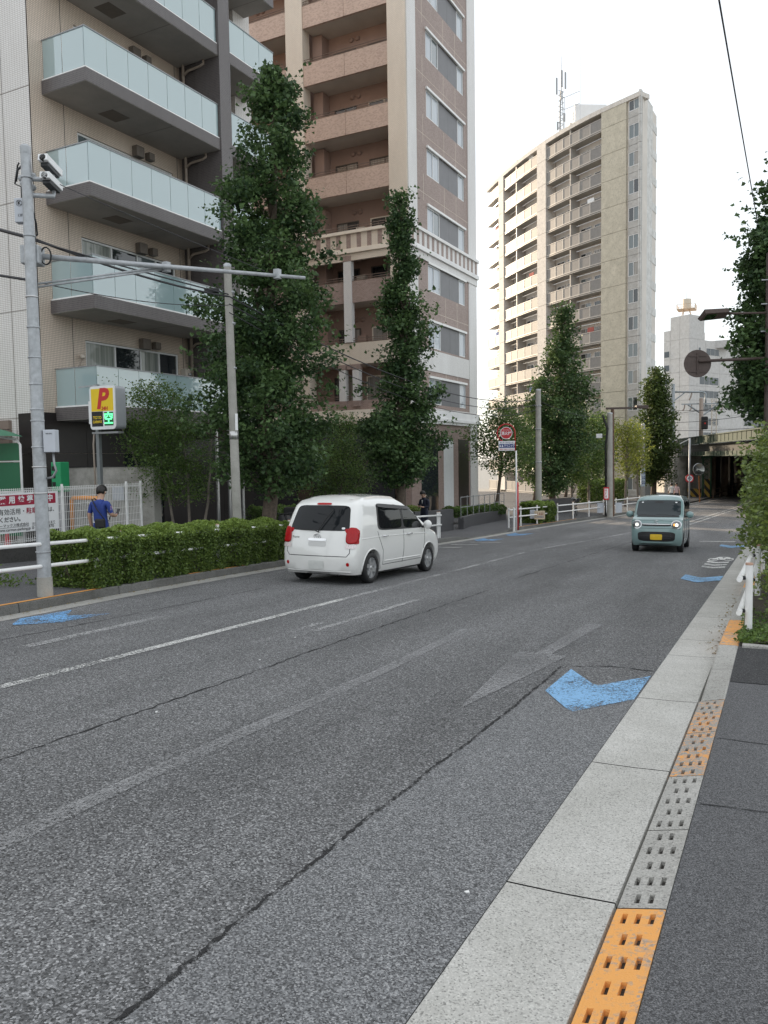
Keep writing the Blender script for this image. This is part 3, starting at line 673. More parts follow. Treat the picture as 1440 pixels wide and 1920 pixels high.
# white tiled strips at the street side
MB().box((-.02,-.004,4.5),(.05,1.02,ZB)).build('corner_pilaster', T_WHITE2, b2, local=True)
MB().box((-.02,8.2,4.5),(.05,LY+.05,ZB)).build('corner_pilaster', T_WHITE2, b2, local=True)
MB().box((-.02,1.021,4.5),(.03,8.199,4.55)).build('base_band', T_WHITE2, b2, local=True)
m = MB(); facade(m, (.03,1.021,6.55-.0), Y_, Z_, X_, 7.178, 1.15, [], .02); m.build('white_band', T_WHITE2, b2, local=True)
for i, z in enumerate(rows_):
    P = (0,0,0)
    window(b2, P, Y_, Z_, X_, 2.38,4.02, z-1.41,z-.03,.08,(.5,),(PANE_B,PANE_B) if i%3 else (PANE_B,PANE_G), FRAME_W,.05)
    window(b2, P, Y_, Z_, X_, 6.76,7.66, z-1.41,z-.03,.08,(),(PANE_B,), FRAME_W,.05)
    for a, b in ((4.03,5.37),(5.38,6.75)): MB().box((-.10,a,z-1.41),(-.03,b,z-.03)).build('infill_panel', GREYPAN, b2, local=True)
    MB().box((-.02,2.30,z-.02),(.10,7.74,z+.10)).build('lintel', WHITE_P, b2, local=True)
    for y in (1.9,4.7,6.4): MB().box((.0,y-.01,z+.16),(.004,y+.01,z+1.55)).build('expansion_joint', CREAMP, b2, local=True)
    MB().box((.0,1.03,z+.55),(.004,8.19,z+.565)).build('expansion_joint', CREAMP, b2, local=True)
# balustrade frieze and base cornice on both sides
for nm, mt, U, N, P, L in (('frieze', WHITER, Y_, X_, (0.05,-.05,0), LY+.15),('frieze', CREAMP, X_, -Y_, (-16.9,-.10,0), 16.9)):
    o = MB(); fbox(o,P,U,Z_,N,0,L,12.70,12.93,-.1,.16); fbox(o,P,U,Z_,N,0,L,13.70,13.86,-.1,.18); o.build(nm+'_rail', mt, b2, local=True)
    o = MB(); fbox(o,P,U,Z_,N,0,L,12.93,13.70,-.1,.06); fo = o.build(nm, T_WHITE2 if N is X_ else T_CREAM, b2, local=True)
    n = int(L/.62)
    for i in range(n):
        u = (i+.5)*L/n; fbox(MB(),P,U,Z_,N,u-.13,u+.13,12.96,13.68,.06,.075).build('dark_inset', T_BROWN, fo, local=True)
    for z0,z1,d in ((4.02,4.46,.12),(3.86,4.015,.20),(3.70,3.855,.10)):
        fbox(MB(),P,U,Z_,N,0,L,z0,z1,-.1,d).build('cornice', mt, b2, local=True)
    fbox(MB(),P,U,Z_,N,0,L,12.32,12.69,-.1,.04).build('white_band', T_WHITE2 if N is X_ else T_CREAM, b2, local=True)
# -Y side: piers, slabs, recessed balconies
def pier(x0,x1,z0,z1,mt=T_CREAM,y=-.10): MB().box((x0,y,z0),(x1,.6,z1)).build('pier', mt, b2, local=True)
pier(-1.02,-.002,4.5,12.3); pier(-1.02,-.002,13.9,ZB)
for a, b in ((-7.2,-6.12),(-13.4,-12.3)): pier(a,b,13.9,ZB); pier(a,b,4.5,12.3)
MB().box((DX,1.6,-1.5),(-.35,1.7,ZB)).build('back_wall', BRPAINT, b2, local=True)
MB().box((-.4,-.05,-1.5),(-.02,1.6,3.7)).build('ground_wall', T_BROWN, b2, local=True)
RAILB = mat('bronze_rail', (.20,.145,.115), .4, .3, .1, 8)
bays = ((-6.11,-1.03),(-12.29,-7.21))
soff = [6.89,9.85,12.78]+[15.85+3.015*k for k in range(8)]
for bi,(xa,xb) in enumerate(bays):
    for k, z in enumerate(soff):
        if z > 12: 
            par0, par1 = (z, z+1.15) if z > 13 else (None,None)
        else: par0, par1 = (z, z+1.13)
        if z < 12: par0, par1 = ((6.89,8.02) if k==0 else (10.14,11.26))
        sz = par0 if par0 else 12.72
        s = MB().box((xa,-.0,sz+.02),(xb,1.6,sz+.22)); bl = s.build('balcony', SOF2, b2, local=True)
        if par0:
            pm = T_PARAP if k > 1 else (T_CREAM if k==0 else T_BROWN)
            for a, b in ((xa,(xa+xb)/2-.01),((xa+xb)/2+.01,xb)):
                MB().box((a,-.06,par0),(b,.08,par1)).build('parapet', pm, bl, local=True)
            MB().box((xa,-.07,par1),(xb,.09,par1+.03)).build('coping', RAILB, bl, local=True)
            r = MB()
            for h in (.12,.24): r.cyl((xa,0,par1+h),(xb,0,par1+h),.018,n=6)
            for i in range(6): x = xa+.2+(xb-xa-.4)*i/5; r.cyl((x,0,par1),(x,0,par1+.25),.014,n=6)
            r.build('railing', RAILB, bl, local=True)
            fz = sz+.22
        else:
            fz = 12.94
            r = MB()
            for h in (.98,1.1,1.22): r.cyl((xa,0,fz+h),(xb,0,fz+h),.018,n=6)
            for i in range(9): x = xa+.1+(xb-xa-.2)*i/8; r.cyl((x,0,fz+.9),(x,0,fz+1.22),.014,n=6)
            r.build('railing', RAILB, bl, local=True)
        # back of the balcony: two glazed doors, an air-conditioner box, round vents, a short side wall
        P = (0,1.6,0)
        window(b2, P, X_, Z_, -Y_, xa+.95,xa+2.35, fz+.02,fz+1.95,-.005,(.5,),((PANE_D,PANE_N),(PANE_D,PANE_D),(PANE_N,PANE_D))[k%3],FRAME_D,.06)
        window(b2, P, X_, Z_, -Y_, xb-2.0,xb-.10, fz+.02,fz+1.95,-.005,(.5,),((PANE_N,PANE_N),(PANE_D,PANE_N),(PANE_D,PANE_D))[k%3],FRAME_D if k%2 else CREAMP,.06)
        ac = MB().box((xb-2.75,1.25,fz+.9),(xb-2.25,1.59,fz+1.5)).build('heater_box', HEATER if k%3 else BRPAINT, bl, local=True, bevel=.02)
        MB().box((xa,.9,fz),(xa+.6,1.59,par0+3.0 if par0 else fz+2.6)).build('side_wall', BRPAINT, bl, local=True)
        for q in (0,.38): MB().lathe([(.0,.0),(.13,.0),(.13,.06),(.09,.10),(0,.11)], frame((xb-2.9+q,1.59,fz+2.42),X_,-Z_.cross(X_)*-1,-Y_) if False else Matrix.Translation((xb-3.0+q,1.59,fz+2.42)) @ Matrix.Rotation(R(90),4,'X'),14).build('round_vent', BRPAINT, bl, local=True, smooth=True)
# lower loggia: base parapet, white columns with brown caps
for xa, xb in bays:
    MB().box((xa,-.02,4.46),(xb,.10,4.97)).build('parapet', T_BROWN, b2, local=True)
    r = MB(); r.cyl((xa,0,5.2),(xb,0,5.2),.02,n=6).cyl((xa,0,5.08),(xb,0,5.08),.014,n=6).build('railing', RAILB, b2, local=True)
    MB().box((xa,.1,4.42),(xb,1.6,4.6)).build('slab', SOF2, b2, local=True)
    P = (0,1.6,0)
    window(b2, P, X_, Z_, -Y_, xa+.6,xa+2.1, 4.62,6.4,-.005,(.5,),(PANE_D,PANE_N),FRAME_D,.06); window(b2, P, X_, Z_, -Y_, xb-2.4,xb-.7, 4.62,6.4,-.005,(.5,),(PANE_N,PANE_N),CREAMP,.06)
    c = (xa+xb)/2
    for d0, z0, z1 in ((0,8.05,12.30),(-.42,4.95,6.6),(.42,4.95,6.6)):
        w = .23 if d0 == 0 else .2
        cl = MB().box((c+d0-w,-.16,z0),(c+d0+w,.16,z1)).build('column', T_WHITE2, b2, local=True)
        MB().box((c+d0-w-.02,-.18,z1-.0),(c+d0+w+.02,.18,z1+.28)).build('capital', T_BROWN, cl, local=True)
        if d0: MB().box((c+d0-w-.02,-.18,z0-.3),(c+d0+w+.02,.18,z0)).build('base', T_BROWN, cl, local=True)
    MB().box((c-.16,-.12,6.62),(c+.16,.05,6.86)).build('capital', T_BROWN, b2, local=True)
    MB().box((xa,.02,-1.5),(xb,.12,3.7)).build('ground_wall', mat('dark_glazing', (.03,.032,.035), .25, 0, .2, 1), b2, local=True)  # dark glass across the ground floor
# street-level openings of the street side
for y0,y1,mt in ((1.2,3.4,PANE_D),(4.2,5.6,WHITE_PL),(6.4,8.0,T_BLACK)):
    MB().box((.005,y0,-1.4),(.02,y1,2.9)).build('shopfront', mt, b2, local=True)
MB().box((0.01,8.25,-1.4),(.06,LY+.05,3.69)).build('corner_pilaster', T_WHITE2, b2, local=True)
aw = MB().box((-5.6,-.75,2.3),(-2.6,-.12,2.36)); 
for i in range(7): aw.box((-5.6,-.76-.0,2.36+.11*i),(-2.6,-.70,2.44+.11*i))
aw.build('louvred_canopy', mat('slate_louvre', (.05,.055,.065), .5, .1, .1, 4), b2, local=True)
# ------------------------------------------------------------------ curved high-rise
def hray(px): d = ray(px, 857); return Vector((d.x,d.y,0)).normalized()
def walk(p, px, ang):
    """from plan point p along heading ang (deg left of +Y) until the sight line of column px"""
    d = hray(px); h = Vector((-math.sin(R(ang)), math.cos(R(ang)), 0)); o = Vector((0,0,0))
    den = d.x*h.y-d.y*h.x; t = (p.y*d.x-p.x*d.y)/-den if abs(den) > 1e-6 else 0
    # solve p + t h = s d
    A = np.array([[h.x,-d.x],[h.y,-d.y]]); t, s = np.linalg.solve(A, np.array([-p.x,-p.y])); return p+h*t
A0 = at(1198,857,82); A0.z = 0
plan = {1198: A0}; p = A0
cols = [1175,1172,1127,1106,1086,1069,1056,1042,1026,1010,997,984,970,959,948,939,930,917]
prev = 1198
for c in cols:
    mid = (prev+c)/2; ang = 62-max(0,(1150-mid))/(1150-925)*24
    p = walk(p, c, ang); plan[c] = p; prev = c
tw = thing('high_rise', 'tall curved high rise with stacked beige railed balconies and rooftop mast', 'building', (A0.x,A0.y,-2.5))
T_PANEL = concrete('panel_concrete', (.60,.56,.46), .12, 9, .14, .1); T_GABLE = concrete('gable_concrete', (.76,.76,.75), .08, 9, .22, .1)
T_STRIP = concrete('strip_concrete', (.52,.515,.50), .1, 9, .15, .1); T_PIER = concrete('pier_concrete', (.70,.665,.62), .15, 9, .1, .1)
RAILM = mat('mesh_balustrade', (.235,.225,.215), .6, .1, .1, 4); RAILF = mat('balustrade_frame', (.44,.42,.39), .5, .1, .1, 4)
WALLB = mat('balcony_back_wall', (.68,.64,.59), .8, 0, .1, .5); DKLINE = mat('dark_joint', (.10,.09,.08), .8, 0, .1, 3)
Dm = (plan[1127]-Vector((0,0,0))); dep1 = plan[1127].x*_F.x/math.cos(PITCH)+plan[1127].y*_F.y/math.cos(PITCH)
FH = 47.6/FPX*dep1; ZT0 = 1.78+(853-262)/FPX*dep1           # slab underside of the top balcony
NF = 15; ROOF = ZT0+FH-.55
out = lambda a, b: Vector((-(b-a).y,(b-a).x,0)).normalized() if Vector((-(b-a).y,(b-a).x,0)).dot(-(a+b)/2) > 0 else -Vector((-(b-a).y,(b-a).x,0)).normalized()
def seg(a, b, z0, z1, d0, d1, mt, name, parent=tw, mi=0):
    a, b = [plan[q] if isinstance(q,int) else q for q in (a,b)]; N = out(a,b); U = (b-a).normalized(); L = (b-a).length
    m = MB(); fbox(m,(a.x,a.y,0),U,Z_,N,0,L,z0,z1,d0,d1); return m.build(name, mt, parent)
# shell
gdir = -5.0
g1 = walk(A0,1222,gdir); g2 = walk(A0,1227,gdir)
gl_ = (g2-A0)
front = [A0]+[plan[c] for c in cols]
back = [q+Vector((-.2,.98,0))*11 for q in front[1:]]
shell = MB(); ring = [q+out(front[max(0,i-1)],front[min(len(front)-1,i+1)])*-1.25 if i > 2 else q-out(front[1],front[3])*.2 for i,q in enumerate(front)]
poly = [(q.x,q.y) for q in ring]+[(q.x,q.y) for q in reversed(back)]+[(g2.x,g2.y)]
shell.prism(poly, ROOF+2.5, Matrix.Translation((0,0,-2.5))); shell.build('body', WALLB, tw)
# gable
U = gl_.normalized(); Ng = Vector((U.y,-U.x,0)); 
for k in range(NF+1):
    z1 = (ZT0+FH+.1-k*FH if k else ROOF-.36); z0 = ZT0+.1-k*FH+.035
    if z1 < -2: break
    fbox(MB(),(A0.x,A0.y,0),U,Z_,Ng,.0,gl_.length*.72,z0,z1 if k else ROOF+.3,-.2,.05).build('gable_panel', T_GABLE, tw)
    fbox(MB(),(A0.x,A0.y,0),U,Z_,Ng,gl_.length*.72+.03,gl_.length,z0+.9,z1-.2,-.2,.0).build('window', PANE_G, tw)
    fbox(MB(),(A0.x,A0.y,0),U,Z_,Ng,gl_.length*.72+.03,gl_.length,z0,z0+.85,-.2,.05).build('gable_panel', T_GABLE, tw)
    # window strip and blank panel on the street side
    seg(1198,plan[1198].lerp(plan[1175],.12),z0,z1,-.3,.05,T_STRIP,'corner_post')
    zn = ZT0+FH+.1-k*FH; st = seg(plan[1198].lerp(plan[1175],.12),1175,z0,zn-2.09,-.3,-.08,T_STRIP,'spandrel'); zu = min(z1,zn)
    if zu > zn-.62: seg(plan[1198].lerp(plan[1175],.12),1175,zn-.64,zu,-.3,-.08,T_STRIP,'spandrel')
    a, b = plan[1198].lerp(plan[1175],.14), plan[1198].lerp(plan[1175],.98); N = out(a,b); UU = (b-a).normalized()
    window(tw,(a.x,a.y,0),UU,Z_,N,0,(b-a).length,zn-2.07,min(zn-.66,z1-.03),.14,(.5,),[(PANE_G,PANE_D),(PANE_G,PANE_G),(PANE_N,PANE_G),(PANE_D,PANE_G)][k%4],FRAME_W,.06).matrix_parent_inverse = W(tw).inverted()
    seg(1172,1127,z0,z1,-.3,.06,T_PANEL,'wall_panel')
    for a_, b_ in ((1026,1010),(948,939)): seg(a_,b_,z0,z1,-1.2,.12,T_PIER,'pier')
    # balconies
    zb = z0-.1-.035
    bay_list = ((1127,1106,1086,1069),(1069,1056,1042,1026),(1010,997,984,970),(970,959,948),(939,930,917))
    for bi, bay in enumerate(bay_list):
        m = MB()
        for a_, b_ in zip(bay,bay[1:]):
            a, b = plan[a_], plan[b_]; N = out(a,b); fbox(m,(a.x,a.y,0),(b-a).normalized(),Z_,N,0,(b-a).length,zb-.06,zb+.10,-1.3,.02)
        bal = m.build('balcony', RAILF, tw)
        for a_, b_ in zip(bay,bay[1:]):
            a, b = plan[a_], plan[b_]; N = out(a,b); U2 = (b-a).normalized(); L = (b-a).length; q = (a.x,a.y,0)
            fr = MB(); fbox(fr,q,U2,Z_,N,0,.05,zb+.10,zb+1.32,-.04,.02); fbox(fr,q,U2,Z_,N,.05,L-.05,zb+1.26,zb+1.32,-.04,.02); fbox(fr,q,U2,Z_,N,.05,L-.05,zb+.10,zb+.2,-.04,.02); fbox(fr,q,U2,Z_,N,L-.05,L,zb+.10,zb+1.32,-.04,.02)
            fbox(fr,q,U2,Z_,N,.05,L-.05,zb+.2,zb+1.26,-.03,-.005,1); fbox(fr,q,U2,Z_,N,0,L,zb+.02,zb+.095,.021,.03,2); fr.build('railing_panel', [RAILF,RAILM,DKLINE], bal)
        a, b = plan[bay[0]], plan[bay[-1]]; N = out(a,b); U2 = (b-a).normalized(); L = (b-a).length
        q = Vector((a.x,a.y,0))-N*1.22
        r_ = (k*7+bi*3)%5
        window(tw,q,U2,Z_,N,L*.10,L*.46,zb+.12,zb+2.05,-.03,(.5,),[(PANE_D,PANE_N),(PANE_N,PANE_N),(PANE_D,PANE_D),(PANE_N,PANE_D),(PANE_G,PANE_D)][r_],FRAME_W,.06).matrix_parent_inverse = W(tw).inverted()
        window(tw,q,U2,Z_,N,L*.56,L*.90,zb+.12,zb+2.05,-.03,(.5,),[(PANE_N,PANE_D),(PANE_D,PANE_N),(PANE_N,PANE_G),(PANE_D,PANE_D),(PANE_G,PANE_N)][r_],FRAME_W,.06).matrix_parent_inverse = W(tw).inverted()
        if bi in (1,3):
            fbox(MB(),(a.x,a.y,0),U2,Z_,N,-.06,.06,zb+.1,zb+2.55,-1.2,-.02).build('partition', RAILF, tw)
        if r_ == 1 and bi in (2,0,4): fbox(MB(),(a.x,a.y,0),U2,Z_,N,L*.3,L*.5,zb+1.2,zb+1.9,-.35,-.30).build('laundry', [WHITE_PL,mat('blue_cloth',(.08,.13,.3),.9),mat('red_cloth',(.4,.12,.1),.9)][k%3], bal)
        fbox(MB(),(a.x,a.y,0),U2,Z_,N,L*.1,L*.9,zb+2.25,zb+2.3,-.5,-.46).build('clothes_pole', STEEL, bal)
# roof edge, penthouse, mast
m = MB()
for a_, b_ in zip([1198]+cols,cols):
    a, b = plan[a_], plan[b_]; N = out(a,b); fbox(m,(a.x,a.y,0),(b-a).normalized(),Z_,N,0,(b-a).length,ROOF-.35,ROOF+.1,-1.4,.10)
m.build('roof_edge', T_PIER, tw)
pc = plan[1086]+Vector((-.1,.99,0))*5.5
MB().box((-1.7,-1.7,ROOF),(1.9,1.7,ROOF+3.2),0,Matrix.Translation((pc.x,pc.y,0)) @ Matrix.Rotation(R(30),4,'Z')).build('penthouse', mat('white_wall',(.76,.77,.78),.7,0,.06,1), tw)
mc = plan[1056]+Vector((-.3,.95,0))*3; ms = MB()
for k in range(3):
    a = k*2.1; ms.cyl((mc.x+.3*math.cos(a),mc.y+.3*math.sin(a),ROOF),(mc.x+.15*math.cos(a),mc.y+.15*math.sin(a),ROOF+5.5),.05,n=5)
for i in range(9):
    z = ROOF+.3+i*.6; ms.cyl((mc.x-.3,mc.y,z),(mc.x+.3,mc.y,z+.3),.035,n=5); ms.cyl((mc.x+.3,mc.y,z+.3),(mc.x-.3,mc.y,z+.6),.035,n=5)
ms.cyl((mc.x,mc.y,ROOF+4.5),(mc.x,mc.y,ROOF+9.5),.07,.03,n=6); mast = ms.build('mast', RAILC, tw)
for dx, z in ((-.5,6.2),(.5,6.6),(.1,6.9),(-.4,2.2),(.4,3.0)): MB().box((mc.x+dx-.08,mc.y-.1,ROOF+z-.9),(mc.x+dx+.08,mc.y+.1,ROOF+z+.9 if z > 4 else ROOF+z)).build('antenna_panel', RAILC, mast)
ra = plan[1106]+Vector((-.5,.86,0))*3.5
MB().cyl((ra.x,ra.y,ROOF),(ra.x,ra.y,ROOF+8.5),.035,.02,n=5).build('lightning_rod', STEEL, tw)
ya_ = plan[1069]+Vector((-.5,.86,0))*2; yg = MB().cyl((ya_.x,ya_.y,ROOF),(ya_.x,ya_.y,ROOF+4),.03,n=5)
for z in (2.6,3.9):
    yg.cyl((ya_.x-.3,ya_.y,ROOF+z),(ya_.x+1.6,ya_.y+.3,ROOF+z+.5),.025,n=5)
    for i in range(5): yg.cyl((ya_.x+.3*i,ya_.y+.06*i-.25,ROOF+z+.1*i),(ya_.x+.3*i,ya_.y+.06*i+.25,ROOF+z+.1*i),.012,n=4)
yg.build('aerial', RAILC, tw)

# ------------------------------------------------------------------ distant pale office block
FB = thing('office_block', 'distant pale office block with stepped roof and water tank beyond the railway', 'building')
WHITEF = concrete('pale_wall_panel', (.58,.57,.56), .06, 5, .12, .05); FBW = mat('office_window_glass', (.07,.085,.10), .12, 0, .2, 1)
c0 = at(1291,857,186); c0.z = 0; FB.location = (c0.x,c0.y,-3)
pxm = FPX/186
hl = Vector((-math.sin(R(58)),math.cos(R(58)),0)); hr = Vector((math.sin(R(40-26.5)),math.cos(R(40-26.5)),0)); hr = Vector((math.cos(R(26)),math.sin(R(26)),0))*.80+Vector((-math.sin(R(26.5)),math.cos(R(26.5)),0))*.6
hr.normalize()
def zf(py): return 1.78+(852-py)/pxm
lw = (c0-walk(c0,1243,58)).length; lt = (c0-walk(c0,1255,58)).length
Nl = Vector((hl.y,-hl.x,0)); Nl = Nl if Nl.dot(-c0) > 0 else -Nl
Nr = Vector((hr.y,-hr.x,0)); Nr = Nr if Nr.dot(-c0) > 0 else -Nr
def fpanel(U, N, u0,u1,z0,z1,mt,name,d0=-.3,d1=0.): return fbox(MB(),(c0.x,c0.y,0),U,Z_,N,u0,u1,z0,z1,d0,d1).build(name, mt, FB)
core = MB(); 
core.prism([((c0+hl*u+hr*v).x,(c0+hl*u+hr*v).y) for u,v in ((.1,.1),(lw,.1),(lw,48),(.1,48))], zf(646)+3, Matrix.Translation((0,0,-3)))
core.prism([((c0+hl*u+hr*v).x,(c0+hl*u+hr*v).y) for u,v in ((.1,.1),(lt,.1),(lt,6),(.1,6))], zf(600)+3, Matrix.Translation((0,0,-3))); core.build('body', WHITEF, FB)
bands = [592]+[636,671,697,723,750,776,802,828,900]
for z0,z1 in zip(bands[1:],bands):
    top = zf(z1); bot = zf(z0)+.06
    for i in range(3):
        a, b = (lt*i/2.0,lt*(i+1)/2.0) if i < 2 else (lt,lw)
        if i == 2 and z1 < 610: top = zf(616)
        fpanel(hl,Nl,a+.04,b-.04,bot,top,WHITEF,'wall_panel')
rl = [0,3.2,6.6,12.6,18,23.6,29,34,40,46]
for bi,(z0,z1) in enumerate(zip(bands[2:],bands[1:])):
    for a, b in zip(rl,rl[1:]):
        if bi < 0: continue
        fpanel(hr,Nr,a+.04,b-.04,zf(z0)+.06,zf(z1),WHITEF,'wall_panel')
fpanel(hr,Nr,0,6.0,zf(636)+.06,zf(592),WHITEF,'wall_panel')
for py0,py1,cols_ in ((651,663,((3.7,4.6),(6.9,12.3))),(705,719,((4.2,12.2),)),(731,744,((4.2,12.2),)),(757,770,((4.2,12.2),(24,45))),(783,796,((4.2,12.2),(24,45))),(810,822,((4.2,12.2),(24,45)))):
    for a, b in cols_:
        n = max(1,int((b-a)/1.6))
        for i in range(n): fbox(MB(),(c0.x,c0.y,0),hr,Z_,Nr,a+(b-a)*i/n+.08,a+(b-a)*(i+1)/n-.08,zf(py1),zf(py0),-.2,.03).build('window', FBW, FB)
for py0,py1 in ((655,666),(681,692),(708,718),(735,744)): fbox(MB(),(c0.x,c0.y,0),hl,Z_,Nl,lw-1.6,lw-.2,zf(py1),zf(py0),-.2,.03).build('window', FBW, FB)
tc_ = c0+hl*2.6+hr*2.5
m = MB().cyl((tc_.x,tc_.y,zf(578)),(tc_.x,tc_.y,zf(559)),1.0,n=14); m.build('water_tank', mat('cream_tank',(.62,.55,.45),.6,0,.1,1), FB, smooth=True, auto=40)
m = MB().box((tc_.x-2,tc_.y-2,zf(579.5)),(tc_.x+2,tc_.y+2,zf(578)))
for a in range(-2,3):
    for s in (-2,2): m.cyl((tc_.x+a,tc_.y+s,zf(578)),(tc_.x+a,tc_.y+s,zf(570)),.04,n=4); m.cyl((tc_.x+s,tc_.y+a,zf(578)),(tc_.x+s,tc_.y+a,zf(570)),.04,n=4)
for s in (-2,2): m.cyl((tc_.x-2,tc_.y+s,zf(570)),(tc_.x+2,tc_.y+s,zf(570)),.05,n=4); m.cyl((tc_.x+s,tc_.y-2,zf(570)),(tc_.x+s,tc_.y+2,zf(570)),.05,n=4)
for s in (-1,1):
    for r in (-1,1): m.cyl((tc_.x+s*1.2,tc_.y+r*1.2,zf(597)),(tc_.x+s*.6,tc_.y+r*.6,zf(579)),.1,n=5)
m.build('tank_platform', mat('rusty_cream_steel',(.55,.42,.30),.6,0,.2,2), FB)
MB().cyl((tc_.x,tc_.y,zf(559)),(tc_.x,tc_.y,zf(518)),.07,.04,n=5).build('lightning_rod', STEEL, FB)
m = MB()
for u, h in ((7.5,4),(8.3,6),(9,3.5)): q = c0+hr*u+hl*2; m.cyl((q.x,q.y,zf(646)),(q.x,q.y,zf(646)+h),.15,n=5)
q = c0+hr*13; m.box((q.x-2,q.y-2,zf(648)),(q.x+2,q.y+2,zf(634))); m.build('roof_plant', WHITEF, FB)

# ------------------------------------------------------------------ railway viaduct over the road
GREEN = mat('green_girder_shaded', (.010,.034,.018), .7, 0, .25, 2); GREY_G = mat('grey_girder_shaded', (.03,.033,.032), .75, 0, .2, 1.5)  # green and grey darkened: shade on the sunlit girders is put into their colour
GREEN_L = mat('light_green_steel', (.05,.14,.08), .55, .1, .2, 2)
va = at(1272,857,86); vb = at(1436,857,52); va.z = vb.z = 0
vd = (vb-va).normalized(); vn = Vector((vd.y,-vd.x,0)); vn = vn if vn.dot(-va) > 0 else -vn
br = thing('railway_bridge', 'green steel railway girder bridge on concrete abutment crossing the road', 'bridge', (va.x,va.y,-2.6))
VL = (vb-va).length+8
def vbox(u0,u1,z0,z1,d0,d1,mt,name,parent=br): return fbox(MB(),(va.x,va.y,0),vd,Z_,vn,u0,u1,z0,z1,d0,d1).build(name, mt, parent)
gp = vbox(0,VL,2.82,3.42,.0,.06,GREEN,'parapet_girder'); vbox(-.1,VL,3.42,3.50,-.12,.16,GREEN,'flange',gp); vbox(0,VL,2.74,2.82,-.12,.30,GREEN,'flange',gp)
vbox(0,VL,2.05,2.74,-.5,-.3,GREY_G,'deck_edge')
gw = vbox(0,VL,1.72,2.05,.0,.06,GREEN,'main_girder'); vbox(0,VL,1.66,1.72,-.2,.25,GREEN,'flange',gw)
n = int(VL/1.4)
for i in range(n):
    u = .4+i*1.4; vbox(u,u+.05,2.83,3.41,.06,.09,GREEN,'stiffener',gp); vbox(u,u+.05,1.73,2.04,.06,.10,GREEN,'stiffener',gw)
vbox(-90,VL,1.75,2.6,-34,-.6,mat('bridge_underside',(.03,.035,.03),.8),'deck')  # run far past view so the space beneath stays dark
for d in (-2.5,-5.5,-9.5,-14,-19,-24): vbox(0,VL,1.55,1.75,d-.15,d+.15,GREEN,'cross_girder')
# abutment and wing wall (left of the road) and the line's embankment wall running away
ab = vbox(-9,.3,-3.4,2.0,-3,.1,concrete('abutment_concrete',(.58,.565,.54),.1,12,.3,.1),'abutment'); vbox(-9.05,.35,2.0,2.25,-3,.2,CONC_W,'coping',ab); vbox(-9,.31,-3.4,.35,.1,.16,CONC_K,'dado',ab)
MB().cyl(va+vd*.7+vn*-.2+Vector((0,0,-3.4)), va+vd*.7+vn*-.2+Vector((0,0,1.6)), .75, n=20).build('round_pier', CONC_W, br, smooth=True, auto=40)
vbox(-9,-1,2.26,3.4,-1.5,-.5,GREY_G,'signal_cabinet')
vbox(-60,-9.06,-3.4,2.1,-2.5,.0,CONC_W,'retaining_wall')
vbox(-90,VL,-3.5,1.7,-17.4,-17.1,mat('underpass_shade_wall',(.035,.034,.033),.9,0,.3,1),'back_wall')  # added wall, near black to stand in for the shade under the bridge
# lattice column at the kerb and the rows of columns beyond
def lattice(base, h, mt, w=.5):
    o = MB()
    for sx in (-1,1):
        for sy in (-1,1): o.beam((base.x+sx*w/2,base.y+sy*w/2,base.z),(base.x+sx*w/2,base.y+sy*w/2,base.z+h),.1,.1)
    k = int(h/.5)
    for i in range(k):
        z0 = base.z+h*i/k; z1 = base.z+h*(i+1)/k
        for sy in (-1,1): o.beam((base.x-w/2,base.y+sy*w/2,z0),(base.x+w/2,base.y+sy*w/2,z1),.06,.03); o.beam((base.x+w/2,base.y+sy*w/2,z0),(base.x-w/2,base.y+sy*w/2,z1),.06,.03)
    o.box((base.x-w*.7,base.y-w*.7,base.z+h-.25),(base.x+w*.7,base.y+w*.7,base.z+h)); return o.build('lattice_column', mt, br)
cb_ = G(1325,934); lattice(Vector((cb_.x,cb_.y,zr(cb_.y))), 1.62-zr(cb_.y), GREEN_L, .75)
def hazard(name, thr=.5):
    m, n, l, b = nodes(name); tc = n.new('ShaderNodeTexCoord'); mp = n.new('ShaderNodeMapping'); mp.inputs['Rotation'].default_value = (0,R(40),0); l.new(tc.outputs['Object'], mp.inputs[0])
    w = n.new('ShaderNodeTexWave'); w.bands_direction = 'X'; w.inputs['Scale'].default_value = .55; w.inputs['Distortion'].default_value = 0; l.new(mp.outputs[0], w.inputs['Vector'])
    rp = n.new('ShaderNodeValToRGB'); rp.color_ramp.interpolation = 'CONSTANT'; rp.color_ramp.elements[0].color = (.02,.02,.02,1); rp.color_ramp.elements[1].position = .5; rp.color_ramp.elements[1].color = (.42,.28,.05,1)
    l.new(w.outputs[0], rp.inputs[0]); l.new(rp.outputs[0], b.inputs['Base Color']); b.inputs['Roughness'].default_value = .7; return m
HAZ = hazard('hazard_stripes')
for i,(dx,dy,w,h) in enumerate(((-1.1,-.9,1.3,1.0),(.1,-.95,.5,2.0))):
    MB().box((cb_.x+dx-w/2,cb_.y+dy-.2,zr(cb_.y)-.1),(cb_.x+dx+w/2,cb_.y+dy+.2,zr(cb_.y)+h)).build('striped_guard', HAZ, br)
RUSTW = mat('rust_stained_concrete',(.26,.19,.14),.85,0,.4,.8)
for i,(px,w) in enumerate(((1338,.45),(1346,.5),(1358,.7),(1372,.4),(1384,.4),(1397,.4))):
    q = G(px,931-i*1.2); MB().cyl((q.x,q.y,zr(q.y)-.2),(q.x,q.y,1.6),w*.5,n=10).build('column', RUSTW if i%2 == 0 else GREY_G, br, smooth=True, auto=40)
a, b = G(1337,935), G(1402,920)
gr = thing('underpass_railing','pale pipe railing along the footway under the railway bridge','railing',(a.x,a.y,zr(a.y)))
